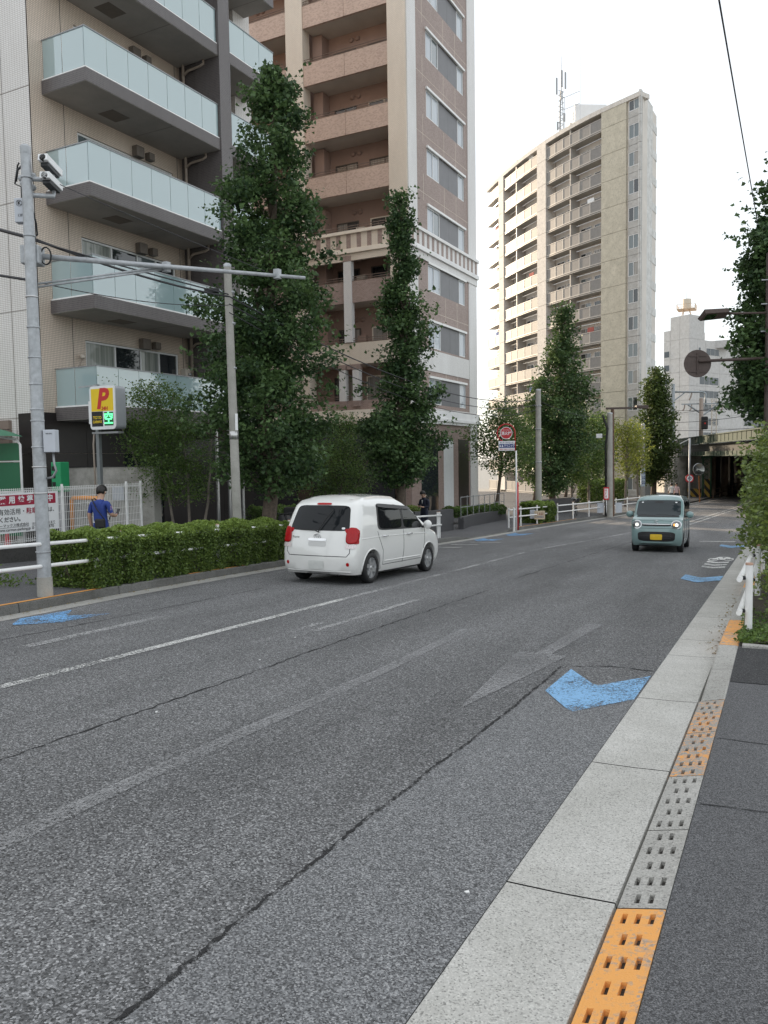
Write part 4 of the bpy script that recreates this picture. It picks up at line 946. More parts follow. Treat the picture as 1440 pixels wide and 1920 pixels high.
for k in range(7):
    q = a.lerp(b,k/6); MB().cyl((q.x,q.y,zr(q.y)-.05),(q.x,q.y,zr(q.y)+1.0),.05,n=6).build('post', RUSTW, gr)
for h in (.5,.95): MB().tube([(a.x,a.y,zr(a.y)+h),(b.x,b.y,zr(b.y)+h)],.05,6).build('rail', RUSTW, gr)
# catenary masts, signal and wires
CATG = mat('catenary_steel',(.30,.33,.35),.5,.3,.15,3); CATB = mat('rusty_mast',(.33,.27,.23),.6,.2,.2,3)
def mastbase(px, dep): q = at(px,857,dep); return Vector((q.x,q.y,2.0))
q = mastbase(1261,92); zt = 1.78+(854-722)/FPX*92; ct = thing('catenary_mast','grey railway catenary mast with curved arm beside bridge','mast',q)
MB().cyl(q-Vector((0,0,4)),(q.x,q.y,zt),.20,n=8).build('pole', CATG, ct, smooth=True)
e = at(1323,735,92); e2 = at(1323,762,92); s_ = at(1262,735,92)
MB().tube([s_,s_.lerp(e,.9),e+Vector((0,0,-.15)),e.lerp(e2,.4),e2],.11,7).build('arm', CATG, ct, smooth=True)
MB().tube([at(1263,752,92),at(1284,736,92)],.07,6).build('brace', CATG, ct); MB().tube([at(1297,737,92),at(1295,745,92),at(1292,750,92)],.08,6).build('insulator', CATB, ct)
q = mastbase(1314,88); zt = 1.78+(853-748)/FPX*88; cm = thing('catenary_mast','rusty railway mast with cross arm and hanging signal on bridge','mast',(q.x,q.y,3.4))
MB().cyl((q.x,q.y,2.3),(q.x,q.y,zt),.22,n=8).build('pole', CATB, cm, smooth=True)
MB().beam(at(1278,758,88),at(1366,756,88),.12,.12).build('cross_arm', CATG, cm)
for x0,y0,x1,y1 in ((1290,759,1312,774),(1346,758,1316,780)): MB().tube([at(x0,y0,88),at(x1,y1,88)],.09,6).build('brace', CATG, cm)
for px in (1284,1297,1355): MB().tube([at(px,758,88),at(px-1,766,88),at(px-4,770,88)],.07,6).build('insulator', CATB, cm)
sg = at(1321,793,86.5); sn = MB().box((sg.x-.35,sg.y-.15,sg.z-.7),(sg.x+.35,sg.y+.15,sg.z+.7)).build('signal_head', BLACK, cm, bevel=.12)
MB().beam((q.x,q.y,sg.z),(sg.x,sg.y,sg.z),.08,.08).build('bracket', CATB, cm)
MB().cyl((sg.x+.08,sg.y-.17,sg.z-.05),(sg.x+.06,sg.y-.2,sg.z-.05),.09,n=10).build('signal_lens', mat('signal_red',(.2,.012,.012),.3,0,0,1,emit=(1,.05,.04),es=.12), sn)
q = mastbase(1338,100); lm = thing('catenary_mast','pale lattice railway mast standing behind bridge','mast',(q.x,q.y,3.4)); o = MB()
for sx in (-.28,.28):
    for sy in (-.28,.28): o.beam((q.x+sx,q.y+sy,2.2),(q.x+sx,q.y+sy,1.78+(853-750)/FPX*100),.1,.1)
for i in range(10):
    z = 2.6+i*.62
    o.beam((q.x-.28,q.y-.3,z),(q.x+.28,q.y-.3,z+.6),.08,.05); o.beam((q.x+.28,q.y-.3,z),(q.x-.28,q.y-.3,z+.6),.08,.05)
o.build('lattice', mat('pale_steel',(.6,.56,.5),.6,.1,.1,3), lm)
WIREM = mat('wire_black',(.03,.03,.035),.6)
for i,(p0,p1,d) in enumerate((((1236,778,92),(1440,741,70),.3),((1236,792,92),(1440,772,70),.3),((1262,770,90),(1440,758,75),.2),((1238,806,92),(1440,800,72),.2),((1285,822,80),(1390,842,66),.1),((1262,842,84),(1400,836,62),.2))):
    wire('overhead_wire', at(*p0), at(*p1), d, .025, WIREM, 'thin railway overhead wire strung between catenary masts', 'railway overhead wires')
# ================================================================== vegetation
def leaf_mesh(name, C, size, mt, shape='oval', up=.35, tint=None, sz_var=.35, droop=0):
    """one quad per leaf at every centre; random facing with an upward lean"""
    n = len(C); C = np.asarray(C, float)
    nr = RNG.normal(size=(n,3)); nr[:,2] = np.abs(nr[:,2])*1.0+up; nr /= np.linalg.norm(nr,axis=1)[:,None]
    ax = RNG.normal(size=(n,3)); ax[:,2] -= droop; ax -= nr*np.sum(ax*nr,axis=1)[:,None]; ax /= np.linalg.norm(ax,axis=1)[:,None]
    sd = np.cross(nr,ax); s = (size*(1+RNG.uniform(-sz_var,sz_var,n)))[:,None]
    if shape == 'fan': loc = [(-.45,0,0),(.30,-.55,.10),(.48,0,-.05),(.30,.55,.10)]
    else: loc = [(-.5,0,0),(.0,-.30,.06),(.5,0,0),(.0,.30,.06)]
    V = np.empty((n,4,3))
    for i,(a,b,c) in enumerate(loc): V[:,i] = C+s*(ax*a+sd*b+nr*c)
    me = bpy.data.meshes.new(name); me.vertices.add(n*4); me.vertices.foreach_set('co', V.ravel())
    me.loops.add(n*4); me.loops.foreach_set('vertex_index', np.arange(n*4,dtype=np.int32))
    me.polygons.add(n); me.polygons.foreach_set('loop_start', np.arange(0,n*4,4,dtype=np.int32))
    try: me.polygons.foreach_set('loop_total', np.full(n,4,dtype=np.int32))
    except Exception: pass
    me.update(calc_edges=True)
    t = np.clip(RNG.uniform(0,1,n) if tint is None else tint, 0, 1)
    a = me.attributes.new('tint','FLOAT','POINT'); a.data.foreach_set('value', np.repeat(t,4).astype(np.float32))
    me.materials.append(mt); me.validate(); return me
def clusters(cent, per, sig, flat=.75):
    """leaf centres and tints around cluster centres"""
    cent = np.asarray(cent,float); k = len(cent); base = RNG.uniform(.1,.8,k)
    idx = np.repeat(np.arange(k), per); P = cent[idx]+np.clip(RNG.normal(size=(len(idx),3)),-1.7,1.7)*np.array([sig,sig,sig*flat])
    return P, base[idx]+RNG.normal(0,.18,len(idx))
CAMR = np.array([_R0.x,_R0.y,0.]); CAMF = np.array([-math.sin(YAW),math.cos(YAW),0.])
BARK = mat('bark',(.11,.085,.065),.9,0,.35,14,.9,28); BARK_P = mat('pale_bark',(.19,.165,.14),.9,0,.3,10,.5,25)
GK = leafmat('ginkgo_leaf',(.030,.064,.028),(.115,.195,.066),.22); GK_W = leafmat('ginkgo_leaf_warm',(.030,.055,.018),(.10,.15,.04),.30)
FINE = leafmat('fine_leaf',(.042,.088,.024),(.135,.215,.055),.32); YEL = leafmat('yellow_green_leaf',(.09,.13,.025),(.26,.30,.06),.38)
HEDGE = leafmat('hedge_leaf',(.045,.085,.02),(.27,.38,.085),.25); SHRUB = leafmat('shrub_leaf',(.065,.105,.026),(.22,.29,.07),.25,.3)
GRASSM = leafmat('grass_blade',(.05,.10,.02),(.14,.22,.05),.3)
def tree(name, label, cat, base, rows, leaf, size, nclus, per, sig, shape='fan', group=None, trunk_r=.16, bark=BARK, fill=.55, droop=0, limbs=22, stem_lean=(0,0), multi=1, spikes=0):
    """rows: (py, px_left, px_right) outline of the crown in the photo, turned to metres at the trunk's distance"""
    base = Vector(base); dep = base.x*_F.x/math.cos(PITCH)+base.y*_F.y/math.cos(PITCH)
    t = thing(name, label, cat, base, 0, group); tab = []
    for py,l,r in rows:
        pl, pr = at(l,py,dep), at(r,py,dep); c = (pl+pr)/2; tab.append((c.z, (Vector((c.x,c.y,0))-Vector((base.x,base.y,0))).dot(Vector(CAMR)), (pr-pl).length/2))
    tab.sort(); zs_ = np.array([a[0] for a in tab]); off = np.array([a[1] for a in tab]); rad = np.array([a[2] for a in tab])
    b2 = np.array([base.x,base.y,0.])
    def pts(n, lo, hi):
        z = RNG.uniform(zs_[0],zs_[-1],n*3); r = np.interp(z,zs_,rad); keep = RNG.uniform(0,rad.max(),n*3) < r; z = z[keep][:n]; r = np.interp(z,zs_,rad); o = np.interp(z,zs_,off)
        a = RNG.uniform(0,2*math.pi,len(z)); q = r*(lo+(hi-lo)*np.sqrt(RNG.uniform(0,1,len(z)))); ph = base.x*3+base.y; q = q*np.clip(.86+.24*np.sin(3*a+z*1.9+ph)+.16*np.sin(z*4.6+2*a+ph)+.12*np.sin(z*8.3+5*a),.35,1.25)
        x = o+q*np.cos(a); y = q*np.sin(a)*.95
        return b2+np.outer(x,CAMR)+np.outer(y,CAMF)+np.outer(z,[0,0,1])
    c1 = pts(int(nclus*.75), .45, 1.0); c2 = pts(int(nclus*.25), .0, .6)
    P1, t1 = clusters(np.vstack([c1,c2]), per, sig)
    zz = np.interp(P1[:,2],zs_,rad); P = [P1]; T = [t1]
    if spikes:                      # thin shoots poking out of the outline
        for q in pts(spikes,.85,1.05):
            zc = q[2]; d = q-b2; d[2] = 0; L = np.linalg.norm(d)+1e-6; d = d/L; d[2] = RNG.uniform(.2,.9); k = 12
            s = np.linspace(0,RNG.uniform(.35,.8),k)[:,None]; P.append(q+d*s+RNG.normal(size=(k,3))*.05); T.append(RNG.uniform(.2,.9,k))
    P = np.vstack(P); T = np.concatenate(T)
    o = obj('crown', leaf_mesh('crown',P,size,leaf,shape,tint=T,droop=droop), t); stuff(o)
    ztop = zs_[-1]-.3
    for s in range(multi):
        dx = (s-(multi-1)/2)*.35; lean = Vector(CAMR)*(dx*1.2)
        path = [base+Vector(CAMR)*dx+Vector((0,0,-.1))]+[Vector((base.x,base.y,0))+Vector(CAMR)*(np.interp(z,zs_,off)*min(1,max(0,(z-base.z)/3))+dx*(1+.4*(z-base.z)))+Vector((random.uniform(-.04,.04),random.uniform(-.04,.04),z)) for z in np.linspace(base.z+.4,ztop if multi==1 else ztop*.8+base.z*.2,8)]
        MB().tube(path,[trunk_r*1.25]+[trunk_r*(1-.88*i/8) for i in range(8)],9).build('trunk', bark, t, smooth=True)
    lm = MB(); sel = c1[RNG.choice(len(c1),min(limbs,len(c1)),replace=False)]
    for q in sel:
        z0 = max(base.z+1.2, q[2]-RNG.uniform(.5,1.4)); st = Vector((base.x,base.y,0))+Vector(CAMR)*float(np.interp(z0,zs_,off))+Vector((0,0,z0)); e = Vector(q)
        lm.tube([st,st.lerp(e,.5)+Vector((0,0,.12)),e],[trunk_r*.28,trunk_r*.16,.012],5)
    lm.build('limbs', bark, t, smooth=True)
    return t
def gpt(px, py, off=.15): p = G(px,py,off); return Vector((p.x,p.y,zr(p.y)+off-.03))
def spt(px, X): p = onX(px,900,X); return Vector((X,p.y,zl(p.y)-.02))
GT = 'ginkgo street trees'
tree('ginkgo_tree','tall dense ginkgo rising behind the long clipped hedge and concrete pole','tree',spt(494,-11.9),
     [(148,512,522),(200,478,562),(260,462,588),(340,446,594),(420,418,612),(500,412,622),(570,402,626),(640,372,622),(700,352,618),(760,352,622),(820,388,626),(870,410,622),(905,440,600),(925,470,560)],
     GK,.094,640,70,.165,group=GT,trunk_r=.2,spikes=70)
tree('ginkgo_tree','slim ginkgo behind the white car with narrow spiky top','tree',spt(752,-12.0),
     [(372,742,754),(410,728,772),(450,735,770),(500,724,786),(530,732,778),(570,716,800),(620,712,806),(665,720,800),(700,712,806),(750,682,822),(800,670,828),(840,674,828),(880,705,806),(910,725,775)],
     GK,.105,400,64,.175,group=GT,trunk_r=.17,spikes=60)
tree('ginkgo_tree','bushy ginkgo beside the bare utility pole and bicycle','tree',gpt(1036,962),
     [(566,1044,1054),(600,1032,1068),(650,1024,1074),(690,1016,1080),(720,1000,1100),(760,978,1112),(800,985,1110),(840,962,1122),(870,965,1095),(900,985,1080),(925,1005,1065)],
     GK,.145,430,64,.26,group=GT,trunk_r=.24,spikes=40)
tree('ginkgo_tree','sunlit ginkgo standing by the railway bridge abutment','tree',gpt(1226,934),
     [(686,1222,1230),(720,1208,1242),(760,1202,1254),(800,1198,1262),(840,1195,1264),(880,1198,1258),(905,1206,1246)],
     GK_W,.2,320,52,.42,group=GT,trunk_r=.28,spikes=24)
tree('ginkgo_tree','dark leaning ginkgo beside the brown lamp post','tree',Vector((.95,28.6,zs(28.6)-.05)),
     [(262,1462,1492),(300,1440,1508),(350,1424,1520),(390,1430,1530),(430,1402,1540),(470,1378,1545),(520,1384,1550),(580,1392,1552),(640,1372,1556),(700,1366,1552),(750,1374,1548),(790,1400,1535)],
     GK,.125,720,64,.22,group=GT,trunk_r=.2,spikes=120)
# finer-leaved garden trees
tree('garden_tree','feathery bright green tree at the foot of the brown apartment block','tree',gpt(838,935,.2),
     [(655,800,822),(690,785,835),(740,775,852),(800,782,862),(850,800,862),(880,815,850)],FINE,.115,240,46,.24,'oval',trunk_r=.08,droop=.8,spikes=30)
tree('garden_tree','small leafy tree with several thin stems beside the parking sign','tree',Vector((-15.1,17.6,zl(17.6))),
     [(718,262,318),(740,240,352),(780,228,388),(830,236,402),(880,240,405),(915,262,395),(935,270,390)],FINE,.068,330,50,.18,'oval',trunk_r=.045,multi=4,spikes=40,bark=BARK_P)
tree('garden_tree','shady maple between the hedge ginkgo and the white car','tree',Vector((-16.3,27.5,zl(27.5))),
     [(786,625,675),(820,590,700),(860,560,716),(900,556,712),(935,570,700)],FINE,.085,260,46,.22,'oval',trunk_r=.05,multi=4,spikes=30)
tree('garden_tree','spreading street tree behind the red hydrant sign','tree',gpt(927,972),
     [(752,925,965),(775,900,985),(810,880,1000),(850,885,995),(885,905,975)],FINE,.13,200,40,.30,'oval',trunk_r=.11,spikes=30)
tree('garden_tree','small green tree left of the twin utility poles','tree',gpt(1105,955),
     [(790,1090,1120),(815,1068,1135),(850,1058,1142),(885,1065,1138),(905,1080,1125)],FINE,.16,170,40,.34,'oval',trunk_r=.1,spikes=20,bark=BARK_P)
tree('garden_tree','small dark tree behind the roadside bicycle','tree',gpt(1072,958),
     [(820,1060,1085),(850,1045,1100),(885,1042,1105),(905,1052,1098)],FINE,.15,130,40,.32,'oval',trunk_r=.09,spikes=10,bark=BARK_P)
tree('garden_tree','yellow green sunlit tree between the lamp post and high rise','tree',gpt(1172,950),
     [(790,1160,1182),(806,1152,1200),(840,1150,1200),(870,1154,1196),(890,1160,1190)],YEL,.17,85,30,.36,'oval',trunk_r=.1,spikes=20,bark=BARK_P)
tree('garden_tree','pale yellow tree in front of the high rise entrance','tree',gpt(1196,945),
     [(806,1180,1208),(830,1174,1214),(865,1176,1212),(885,1184,1206)],YEL,.18,60,30,.38,'oval',trunk_r=.1,spikes=15,bark=BARK_P)

tree('garden_tree','tall tree added behind the bushy ginkgo to shade the bridge','tree',Vector((-20.0,82.0,zl(82))),
     [(738,1050,1080),(770,1036,1098),(830,1030,1104),(880,1045,1090)],FINE,.24,150,40,.45,'oval',trunk_r=.16,spikes=10)  # hidden tree, put in to keep low sun off the girders
tree('garden_tree','slender tree added behind the square clipped bush to shade the bridge','tree',Vector((-20.0,70.5,zl(70.5))),
     [(748,990,1028),(790,976,1042),(850,976,1042),(890,990,1030)],FINE,.22,150,40,.42,'oval',trunk_r=.14,spikes=8)  # second hidden tree, added for shade on the near end of the bridge
tree('garden_tree','broad tree between the utility pole and the high rise wall added to shade the bridge','tree',Vector((-15.6,77.0,zl(77))),
     [(775,1108,1136),(800,1096,1150),(850,1090,1154),(890,1104,1142)],FINE,.22,150,40,.42,'oval',trunk_r=.14,spikes=10)  # added to block sun from the bridge face
# clipped hedges: leaves over the faces of a soft box, twigs inside
def hedge(name, label, path, w, h, leaf, size, dens, zb, group=None, round_=.12):
    """path: list of (x,y) of the hedge's centre line"""
    pts = [Vector((a,b,0)) for a,b in path]; t = thing(name,label,'hedge',(pts[0].x,pts[0].y,zb(pts[0].y)),0,group); P = []; T = []
    core = MB(); L = sum((b-a).length for a,b in zip(pts,pts[1:]))
    for a, b in zip(pts,pts[1:]):
        d = (b-a).normalized(); nrm = Vector((d.y,-d.x,0)); l = (b-a).length
        n = int(dens*l*(2*h+w)); u = RNG.uniform(-.06,l+.06,n); s = RNG.uniform(0,2*h+w,n)
        lump = .05*np.sin(u*5.1+1)+.04*np.sin(u*11+s*3)+.03*np.sin(s*9+u*4)
        side = np.where(s<h,-1,np.where(s>h+w,1,0)); off = np.where(side==-1,-w/2,np.where(side==1,w/2,s-h-w/2)); z = np.where(side==-1,s,np.where(side==1,2*h+w-s,h))
        dp = np.abs(RNG.normal(0,.06,n))-.03-lump
        e = np.clip((np.abs(off)/(w/2)),0,1); off = off-side*dp-np.sign(off)*round_*np.clip((z/h-.85)/.15,0,1)*(side!=0); z = z-np.where(side==0,dp+round_*.8*np.clip((e-.7)/.3,0,1),0)
        px_ = a.x+d.x*u+nrm.x*off; py_ = a.y+d.y*u+nrm.y*off
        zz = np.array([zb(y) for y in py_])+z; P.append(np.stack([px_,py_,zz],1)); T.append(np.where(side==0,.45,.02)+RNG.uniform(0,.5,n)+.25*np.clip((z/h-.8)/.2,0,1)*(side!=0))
    for (q,dd) in ((pts[0],-1),(pts[-1],1)):
        d = ((pts[1]-pts[0]) if dd < 0 else (pts[-1]-pts[-2])).normalized()*dd; nrm = Vector((d.y,-d.x,0)); n = int(dens*w*h)
        off = RNG.uniform(-w/2,w/2,n)*.97; z = RNG.uniform(0,h,n); u = RNG.normal(0,.05,n)-.02
        P.append(np.stack([q.x+d.x*u+nrm.x*off,q.y+d.y*u+nrm.y*off,np.array([zb(q.y)]*n)+z],1)); T.append(RNG.uniform(.05,.7,n))
    P = np.vstack(P); T = np.concatenate(T)
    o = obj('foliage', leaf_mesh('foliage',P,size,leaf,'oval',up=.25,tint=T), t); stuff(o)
    n = int(L*24); tw_ = MB()
    for i in range(n):
        s = random.uniform(0,1); k = min(int(s*(len(pts)-1)),len(pts)-2); f = s*(len(pts)-1)-k; q = pts[k].lerp(pts[k+1],f); x = q.x+random.uniform(-w/3,w/3); y = q.y; z = zb(y)
        tw_.tube([(x,y,z-.05),(x+random.uniform(-.1,.1),y+random.uniform(-.1,.1),z+h*.5),(x+random.uniform(-.2,.2),y+random.uniform(-.2,.2),z+h*.92)],[.012,.009,.004],4)
    stuff(tw_.build('twigs', BARK, t)); 
    return t
hp = [(xl(y)-.57,y) for y in (9.55,10.4,11.5,12.8,14.2,15.4,16.3)]
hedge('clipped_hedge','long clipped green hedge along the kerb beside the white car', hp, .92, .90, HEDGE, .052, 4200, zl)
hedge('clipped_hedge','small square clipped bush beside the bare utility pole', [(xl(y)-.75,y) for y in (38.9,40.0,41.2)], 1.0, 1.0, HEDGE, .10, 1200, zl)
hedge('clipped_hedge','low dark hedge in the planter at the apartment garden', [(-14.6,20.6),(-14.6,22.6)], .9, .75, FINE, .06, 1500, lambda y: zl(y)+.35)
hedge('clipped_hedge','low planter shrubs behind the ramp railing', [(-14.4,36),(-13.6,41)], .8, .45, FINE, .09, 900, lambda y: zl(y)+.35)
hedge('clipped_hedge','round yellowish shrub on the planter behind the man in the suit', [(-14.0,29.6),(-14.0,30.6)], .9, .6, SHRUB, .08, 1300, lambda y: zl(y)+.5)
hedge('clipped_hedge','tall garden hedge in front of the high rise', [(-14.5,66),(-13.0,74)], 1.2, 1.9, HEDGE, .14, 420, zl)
# loose shrubs on the right-hand bed
def shrub(label, base, lobes, leaf, size, n, group=None, stems=7, up=.3):
    base = Vector(base); t = thing('roadside_shrub',label,'shrub',base,0,group); P = []; T = []
    for (dx,dy,dz,rx,ry,rz_,wt) in lobes:
        k = int(n*wt); cen = RNG.normal(size=(int(k/14)+1,3)); cen /= np.linalg.norm(cen,axis=1)[:,None]; cen *= RNG.uniform(.55,1.02,len(cen))[:,None]
        c = np.array([base.x+dx,base.y+dy,base.z+dz])+cen*np.array([rx,ry,rz_]); c = c[c[:,2] > base.z+.04]
        p_, t_ = clusters(c,14,.085); P.append(p_); T.append(t_)
    P = np.vstack(P); T = np.concatenate(T); k = P[:,2] > base.z; P, T = P[k], T[k]
    stuff(obj('foliage', leaf_mesh('foliage',P,size,leaf,'oval',up=up,tint=T), t)); m = MB()
    for i in range(stems):
        l = random.choice(lobes); e = base+Vector((l[0]+random.uniform(-.5,.5)*l[3],l[1]+random.uniform(-.5,.5)*l[4],l[2]+random.uniform(0,.7)*l[5])); s = base+Vector((random.uniform(-.12,.12),random.uniform(-.12,.12),-.05))
        m.tube([s,s.lerp(e,.5)+Vector((random.uniform(-.06,.06),random.uniform(-.06,.06),.05)),e],[.022,.015,.005],5)
    m.build('stems', BARK, t, smooth=True); return t
SG = 'shrubs in the right-hand planting bed'
shrub('large glossy shrub hanging over the white guard rail', (.35,14.2,zs(14.2)+.05), [(-.45,.4,1.2,.62,1.2,.8,.35),(-.1,-.6,.7,.5,.8,.55,.15),(-.35,1.4,2.0,.7,1.3,.85,.3),(.2,.8,2.1,.6,1.1,.8,.2)], SHRUB,.08,8200,SG)
shrub('tall upright shrub against the brown lamp post', (.3,17.5,zs(17.5)+.05), [(-.35,.2,1.4,.65,1.4,1.0,.5),(-.1,.5,2.4,.65,1.3,.8,.5)], SHRUB,.085,7000,SG)
shrub('low sprawling shrub at the foot of the first guard rail post', (.18,11.4,zs(11.4)+.04), [(.0,.0,.34,.42,1.0,.38,.6),(.2,.9,.55,.45,.8,.5,.4)], SHRUB,.06,3600,SG)
shrub('shrub behind the second guard rail post', (.35,21.5,zs(21.5)+.05), [(-.25,.2,.8,.6,2.2,.9,.6),(.2,1.6,1.6,.7,2.0,1.0,.4)], SHRUB,.085,3800,SG)
shrub('shrub at the far end of the guard rail', (.6,29,zs(29)+.05), [(-.3,.4,1.0,.9,3.2,1.1,.6),(.2,2.0,1.8,.9,2.6,1.1,.4)], SHRUB,.11,3000,SG)
# creeping ground cover and grass at the bed's edge
n = 5200; xx = RNG.uniform(-.42,1.1,n)+RNG.normal(0,.02,n); yy_ = 9.36+np.abs(RNG.normal(0,1.1,n)); P = np.stack([xx,yy_,np.array([zs(y) for y in yy_])+.03+np.abs(RNG.normal(0,.035,n))],1)
gc = obj('ground_cover', leaf_mesh('ground_cover',P,.045,GRASSM,'oval',up=.5)); tag(gc,'creeping green ground cover at the end of the planting bed','ground cover',None,'stuff')
n = 500; yy_ = RNG.uniform(8.6,9.6,n); P = np.stack([RNG.uniform(-12.4,-10.8,n)-.6,yy_,np.array([zl(y) for y in yy_])+np.abs(RNG.normal(0,.1,n))],1)
gw_ = obj('weeds', leaf_mesh('weeds',P,.06,GRASSM,'oval',up=.1)); tag(gw_,'tuft of green weeds growing behind the steel pole','weeds',None,'stuff')

# fallen leaves along the kerbs
n = 240; yy_ = RNG.uniform(7.0,17.0,n); P = np.stack([np.array([xl(y) for y in yy_])+np.abs(RNG.normal(0,.10,n))+.01,yy_,np.array([zr(y) for y in yy_])+.022],1)
n2 = 120; y3 = 9.3+np.abs(RNG.normal(0,3.5,n2)); P2 = np.stack([-.62-np.abs(RNG.normal(0,.08,n2)),y3,np.array([zr(y) for y in y3])+.024],1)
DEADL = leafmat('dead_leaf',(.12,.075,.03),(.30,.24,.09),.1,.8)
fl_ = obj('fallen_leaves', leaf_mesh('fallen_leaves',np.vstack([P,P2]),.035,DEADL,'oval',up=4)); tag(fl_,'scattered dry leaves lying along both kerbs','leaves',None,'stuff')
# ================================================================== street furniture
def yof(px, X, py=900): return onX(px,py,X).y
RED_S = mat('sign_red',(.55,.02,.03),.4,0,.06,6); WHITE_S = mat('sign_white',(.82,.83,.84),.4,0,.03,6); BLUE_S = mat('sign_navy',(.03,.05,.22),.45,0,.05,6); BLACK_S = mat('print_black',(.015,.015,.017),.5,0,.05,6)
# ---- left pipe guard rails
def pipe_guard(label, yfrom, yto, posts, off=-.26, ends=True):
    t = thing('pipe_guardrail', label, 'guardrail', (xl(yfrom)+off,yfrom,zl(yfrom)), 0, 'white pipe guardrails')
    ys_ = frange(yfrom,yto,1.5)
    for h in (.81,.47): MB().tube([(xl(y)+off+.05,y,zl(y)+h) for y in ys_],.03,10).build('rail', WHITE_P, t, smooth=True)
    for y in posts:
        p = MB().cyl((xl(y)+off,y,zl(y)-.05),(xl(y)+off,y,zl(y)+.92),.038,n=12).build('post', WHITE_P, t, smooth=True, auto=40)
        MB().lathe([(.039,0),(.036,.012),(.0,.02)],Matrix.Translation((xl(y)+off,y,zl(y)+.92)),12).build('cap', mat('post_cap',(.45,.28,.2),.5), p, smooth=True)
    return t
pipe_guard('white two rail pipe guard running from the steel pole into the hedge', 4.0, 16.6, (6.0,10.45,13.5,16.5))
pipe_guard('white two rail pipe guard half hidden by the white car', 16.9, yof(823,-10.9,985), (17.0,20.0,23.0,26.0,yof(823,-10.9,985)-.05))
y2 = G(957,990,.15).y
pipe_guard('white two rail pipe guard with notices beside the hydrant post', y2, 40.0, (y2+.05,36.4,38.6))
pipe_guard('white two rail pipe guard in front of the parked bicycle', 41.6, 62.0, (41.7,44.0,46.5,49,51.5,54,57,60))
# ---- right pipe guard
gr2 = thing('pipe_guardrail','white pipe guardrail with clamped rails beside the planting bed','guardrail',(-.33,10.2,zs(10.2)),0,'white pipe guardrails')
for y in (10.2,14.0,17.8,21.6,25.4,29.2,33):
    x = -.33+(xr(y)+1.1)
    p = MB().cyl((x,y,zs(y)-.05),(x,y,zs(y)+.82),.041,n=16).build('post', WHITE_P, gr2, smooth=True, auto=40)
    MB().lathe([(.043,-.005),(.043,.02),(.0,.024)],Matrix.Translation((x,y,zs(y)+.82)),16).build('cap', mat('post_cap',(.45,.28,.2),.5), p, smooth=True)
    for h in (.66,.27):
        MB().tube([(x,y,zs(y)+h),(x-.075,y,zs(y)+h)],.024,8).build('clamp', DARKM, p, smooth=True)
for h in (.66,.27):
    ys_ = [9.98]+frange(10.2,33.3,2.0); MB().tube([(-.425+(xr(y)+1.1),y,zr(y)+.13+h) for y in ys_],.032,12).build('rail', WHITE_P, gr2, smooth=True, auto=50)
# ---- steel camera pole
PB = Vector((-10.14,8.6,zl(8.6)))
sp = thing('camera_pole','grey steel pole with traffic cameras and long arm beside the hedge','pole',PB)
MB().tube([PB+Vector((0,0,.28)),PB+Vector((0,0,3.0)),Vector((PB.x-.01,PB.y,6.42))],[.102,.092,.072],20).build('shaft', GALV, sp, smooth=True, auto=40)
MB().tube([PB+Vector((0,0,-.05)),PB+Vector((0,0,.30))],[.118,.112],20).build('concrete_collar', CONC_P, sp, smooth=True, auto=40)
MB().lathe([(.076,0),(.078,.1),(.05,.13),(0,.135)],Matrix.Translation((PB.x-.01,PB.y,6.40)),16).build('cap', GALV, sp, smooth=True, auto=40)
def prad(z): return .102-.030*(z-PB.z)/6.7
for z in (.45,1.35,1.75,2.05,2.45,2.62,3.0,3.4,3.85,4.3,5.2,6.05):
    MB().lathe([(prad(z)+.003,-.012),(prad(z)+.012,-.012),(prad(z)+.012,.012),(prad(z)+.003,.012)],Matrix.Translation((PB.x-.005,PB.y,z)),18).build('band', STEEL if int(z*10)%2 else GALV, sp, smooth=True)
rg = Vector(CAMR); fw = Vector(CAMF)
def pp(px, py, dd=0): return at(px,py,12.22+dd)
q = pp(96,827,-.05); BX = mat('pale_grey_box',(.52,.55,.60),.45,.1,.06,6)
bx = MB().box((-.09,-.08,-.17),(.09,.08,.17),0,frame(q,rg,fw,Z_)).build('control_box', BX, sp, bevel=.01)
text_mesh('438-876',.028,BLACK_S,'lettering',bx,frame(q-fw*.083+Z_*.11,rg,Z_,-fw),local=False)
MB().tube([q+rg*.02-Z_*.17,q+rg*.03-Z_*.35,q+rg*.06-Z_*.45,q+rg*.0-Z_*.55,pp(86,897)],.018,7).build('conduit', RAILC, sp, smooth=True)
q = pp(44,395,-.12); bx = MB().box((-.11,-.07,-.19),(.10,.07,.17),0,frame(q,rg,fw,Z_)).build('control_box', BX, sp, bevel=.012)
text_mesh('K',.07,BLACK_S,'lettering',bx,frame(q-fw*.074-rg*.03+Z_*.09,rg,Z_,-fw),local=False,bold=.003); text_mesh('13F',.055,BLACK_S,'lettering',bx,frame(q-fw*.074-rg*.02-Z_*.09,rg,Z_,-fw),local=False)
MB().lathe([(.040,0),(.046,0),(.046,.002),(.040,.002)],frame(q-fw*.073-rg*.03+Z_*.09,rg,Z_,-fw),18).build('ring_mark', BLACK_S, bx)
